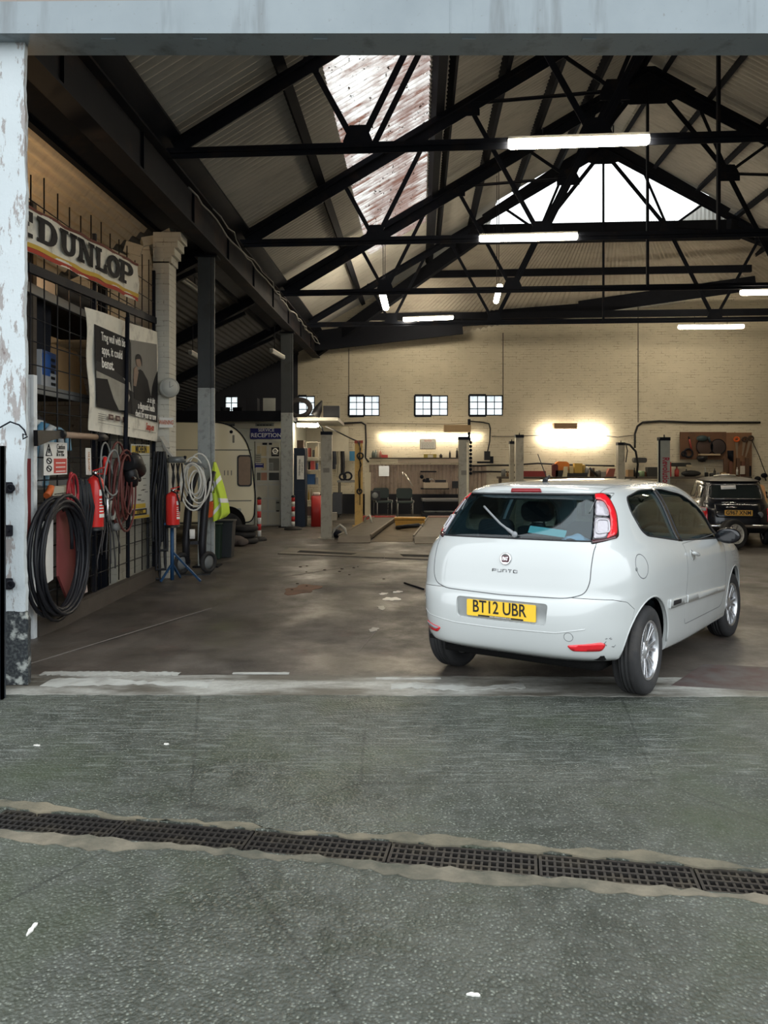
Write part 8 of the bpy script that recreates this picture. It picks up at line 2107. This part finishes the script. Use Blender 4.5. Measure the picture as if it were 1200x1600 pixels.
for k, (px, py, lb) in enumerate(((1184, 748, 'dark rusty fitting on the wall above the leaning plank'), (1194, 743, 'dark hooked fitting on the wall at the right edge'), (1196, 770, 'dark small fitting low on the wall at the right edge'))):
    c = B(px, py, .12); mb = MB(); mb.sphere(c, .10 if k < 2 else .06, (1.1, .6, .8), 10); mb.tube([c, c + Vector((.05, -.02, -.16))], .02, 6); mb.solo('wall_fitting', m_rust_iron if k == 0 else m_iron, lb, 'fitting', 'wall fittings')
# ---------------------------------------------------------------- small dark car
def build_small_car():
    org = Vector((6.98, 15.55, FLOOR_Z)); yaw = .22
    car = thing('small_vintage_car', 'small dark vintage car parked nose to the back wall at right', 'car', tuple(org), -yaw)
    X, Y, Z = Vector((1, 0, 0)), Vector((0, 1, 0)), Vector((0, 0, 1))
    T = [(.26, .22, .22, -.08, 2.98, .60, 4.5), (.33, .26, .26, -.12, 3.02, .67, 4.5), (.45, .40, .40, -.13, 3.03, .695, 4.5), (.60, .58, .58, -.11, 3.02, .70, 4.5), (.72, .72, .70, -.07, 2.95, .695, 4.5),
         (.80, .82, .80, .0, 2.6, .675, 4.5), (.85, .87, .86, .06, 2.25, .655, 4.5), (.98, .98, .98, .14, 2.05, .62, 4.6), (1.14, 1.14, 1.14, .24, 1.85, .575, 4.6), (1.24, 1.25, 1.24, .31, 1.70, .545, 4.6),
         (1.285, 1.30, 1.29, .40, 1.55, .49, 4.2), (1.315, 1.33, 1.32, .55, 1.40, .36, 3.6), (1.335, 1.345, 1.34, .75, 1.2, .18, 3.0), (1.345, 1.35, 1.345, .9, 1.05, .04, 2.4)]
    V, F = loft(car_loops(T, 1.2, 64, 28, 4.5)); ob = raw_obj(V, F, 'body'); bvh = BVHTree.FromPolygons([Vector(v) for v in V], F); norms = smooth_normals(V, F)
    mp = M('dark_green_black_paint', (.005, .007, .012), .25, 0, .1, 4, coat=.35)
    finish(ob, 'body', mp, car, .7, (bvh, norms))
    mb = MB(); lp = car_loops([(1.262, 1.27, 1.262, .30, 1.72, .552, 4.6), (1.285, 1.30, 1.29, .385, 1.56, .50, 4.2), (1.315, 1.33, 1.32, .55, 1.40, .36, 3.6), (1.335, 1.345, 1.34, .75, 1.2, .18, 3.0), (1.345, 1.35, 1.345, .9, 1.05, .04, 2.4)], 1.2, 20, 28, 4.5)
    V2, F2 = loft([[(x * 1.004, (y - 1) * 1.004 + 1, z + .004) for x, y, z in l] for l in lp]); mb.add(V2, F2, True); mb.build('roof', M('dusty_roof', (.045, .038, .030), .5, 0, .25, 5), car)
    win = smooth_poly([(-.50, .915), (.50, .915), (.455, 1.195), (-.455, 1.195)], .07)
    mb = MB(); decal(mb, bvh, win, (0, -1, 0), X, Z, .006, .008, .04); w = mb.build('rear_window', M('dark_window', (.020, .026, .026), .06, 0, .2, 5), car)
    mb = MB(); mb.tube(line_on(bvh, [(x, -1, z) for x, z in win] + [(win[0][0], -1, win[0][1])], (0, -1, 0), .006), .011, 6); mb.build('window_seal', M('dark_chrome', (.25, .25, .26), .25, 1.0), w)
    mb = MB(); decal(mb, bvh, [(-.26, 1.10), (.02, 1.11), (.02, 1.19), (-.26, 1.175)], (0, -1, 0), X, Z, .012, .004, .05); mb.build('white_sticker', m_white_paper, w)
    for sx in (1, -1):
        fl = lambda poly: [(p[0] * sx, p[1]) for p in poly]
        for q in ([(.42, .92), (.98, .92), (.98, 1.20), (.50, 1.20)], [(1.06, .92), (1.88, .92), (1.66, 1.20), (1.06, 1.20)]):
            mb = MB(); decal(mb, bvh, fl(smooth_poly(q, .05)), (sx * 1.1, 0, 0), Y * sx, Z, .005, .008, .05); mb.build('side_window', M('dark_window', (.020, .026, .026), .06, 0, .2, 5), car)
        mb = MB(); mb.tube(line_on(bvh, [(sx * .66, -1, .86), (sx * .60, -1, 1.0), (sx * .545, -1, 1.2)], (0, -1, 0), .0), .010, 6); mb.build('pillar_seam', M('dark_chrome', (.25, .25, .26), .25, 1.0), car)
        mb = MB(); decal(mb, bvh, smooth_poly([(-.055, .48), (.055, .48), (.055, .74), (-.055, .74)], .02), (sx * .605, -1, 0), X, Z, .02, .03, .03); l = mb.build('tail_lamp', m_red_lens, car)
        mb = MB(); decal(mb, bvh, smooth_poly([(-.05, .675), (.05, .675), (.05, .735), (-.05, .735)], .02), (sx * .605, -1, 0), X, Z, .024, .01, .03); mb.build('indicator_lens', m_clear_lens, l)
        for yc in (.42, 2.46):
            wheel('wheel', car, (sx * .625, yc, .25), sx, .25, .15, .15, 8)
            mb = MB(); mb.lathe([(0, 0), (.30, 0), (.30, .02), (.27, .03)], (sx * .69, yc, .27), (sx, 0, 0), 24); mb.build('wheel_arch', m_under, car)
    mb = MB(); mb.tube([(-.70, .02, .40), (-.66, -.15, .40), (-.4, -.19, .40), (.4, -.19, .40), (.66, -.15, .40), (.70, .02, .40)], .034, 10); mb.build('bumper', m_chrome, car)
    q = bvh.ray_cast(Vector((0, -1, .66)), Y, 3)[0]
    mb = MB(); mb.rbox((-.255, q.y - .022, .60), (.255, q.y - .010, .71), .01, 2, 'y'); pl = mb.build('number_plate', M('orange_yellow_plate', (.62, .34, .06), .4), car)
    mb = MB(); mb.text('G967 XNM', (0, q.y - .024, .655), X, Z, .115, .003, sx=.84, bold=.002); mb.build('plate_lettering', m_ink, pl)
    mb = MB()
    for k, (x0, x1, z) in enumerate(((-.28, -.02, .842), (-.28, .26, .800), (-.22, -.02, .752))): mb.tube(line_on(bvh, [(x0, -1, z), (x1, -1, z)], (0, -1, 0), .012), .009, 6)
    mb.build('boot_trim', m_chrome, car)
    mb = MB(); decal(mb, bvh, smooth_poly([(-.42, .56), (.42, .56), (.42, .85), (-.42, .85)], .05), (0, -1, 0), X, Z, .006, .008, .05); mb.build('boot_lid', mp, car)
    mb = MB(); mb.lathe([(0, .01), (.05, .01), (.06, 0), (0, 0)], bvh.ray_cast(Vector((-.69 * 0 + .40, -1, .62)), Y, 3)[0], (0, -1, 0), 14); mb.build('fuel_cap', m_trim_grey, car)
    return car
mini = build_small_car()
c = P(1153, 851, 14.9)
t = thing('spare_roadwheel', 'loose wheel with a pale rim leaning behind the small dark car', 'wheel', (6.62, 14.92, FLOOR_Z))
w = wheel('tyre', t, (0, 0, .285), 1, .285, .17, .185, 8, rim_mat=M('pale_rim', (.60, .57, .50), .4, .3)); w.rotation_euler = (0, -.12, -PI / 2 + .35)
mb = MB(); q = P(1120, 757, 16.2); mb.tube([WM[mini.name] @ Vector((-.30, .8, 1.36)), WM[mini.name] @ Vector((-.1, .75, 1.385)), WM[mini.name] @ Vector((.12, .72, 1.37))], [.02, .025, .022], 8); mb.solo('steel_tool', M('bright_steel', (.75, .70, .60), .2, .6), 'bright steel tool lying on the dark car roof', 'tool')
# ---------------------------------------------------------------- litter on the floor
m_puddle = M('white_paint_spill', (.62, .61, .57), .35, 0, .1, 9)
def blot(label, px, py, rx, ry, inside=True, mat=m_puddle, name='paint_splash', group='pale splashes on the garage floor', cat='splash'):
    if inside:
        c = G(px, py); d = c.y; c.z = FZ(d)
    else:
        d = FPX * CAMH / (py - HZN); c = P(px, py, d); c.z = 0
    n = 22; ph = random.random() * 6; pts = []
    for k in range(n): a = 2 * PI * k / n; r = 1 + .28 * math.sin(2 * a + ph) + .18 * math.sin(5 * a + ph * 2); pts.append((c.x + rx * r * math.cos(a), c.y + ry * r * math.sin(a)))
    V = [(x, y, FZ(y) if inside else 0) for x, y in pts]; mb = MB(); mb.add([(x, y, z - .002) for x, y, z in V] + [(x, y, z + .0045) for x, y, z in V], [tuple(range(n))[::-1], tuple(range(n, 2 * n))] + [(i, (i + 1) % n, n + (i + 1) % n, n + i) for i in range(n)], False)
    mb.solo(name, mat, label, cat, group)
blot('largest white splash on the garage floor left of the white car', 612, 936, .085, .13)
blot('small white splash on the floor farthest back, above the largest one', 621, 925, .055, .07)
blot('narrow white splash on the floor just left of the smallest far one', 599, 928, .06, .06)
blot('faint pale splash on the floor below the largest white one', 596, 950, .05, .10, mat=M('faint_spill', (.30, .29, .26), .4))
blot('pale grey splash on the floor nearest the threshold, left of the car', 584, 985, .05, .09, mat=M('faint_spill', (.30, .29, .26), .4))
blot('rusty brown stain on the garage floor left of the splashes', 472, 921, .22, .35, mat=M('rust_stain', (.16, .085, .055), .7, 0, .4, 12, dirt=.5), name='rust_stain')
for px, py, lb in ((58, 1165, 'white chip on the forecourt near the left edge'), (260, 1163, 'white chip on the forecourt below the threshold, left of centre'), (740, 1555, 'white chip on the forecourt near the bottom edge'), (50, 1452, 'largest white scrap on the forecourt at lower left')):
    blot(lb, px, py, .016 if px != 50 else .010, .008 if px != 50 else .028, False, m_puddle, 'paper_scrap', 'white scraps on the forecourt', 'scrap')
random.seed(21)
for k in range(14):
    px, py = random.uniform(430, 640), random.uniform(885, 925)
    c = G(px, py); mb = MB(); mb.sphere((c.x, c.y, FZ(c.y) + .008), .010 + .012 * random.random(), (1.4, 1, .35), 6)
    mb.solo('floor_crumb', M('dark_crumb', (.05, .035, .028), .9), 'small dark crumb of dirt scattered on the floor behind the splashes', 'dirt', 'dirt crumbs')
mb = MB(); mb.tube([G(632, 912) + Vector((0, 0, .012)), G(662, 922) + Vector((0, 0, .012))], .012, 6); mb.solo('thin_rod', m_iron, 'thin dark rod lying on the floor left of the white car', 'rod')
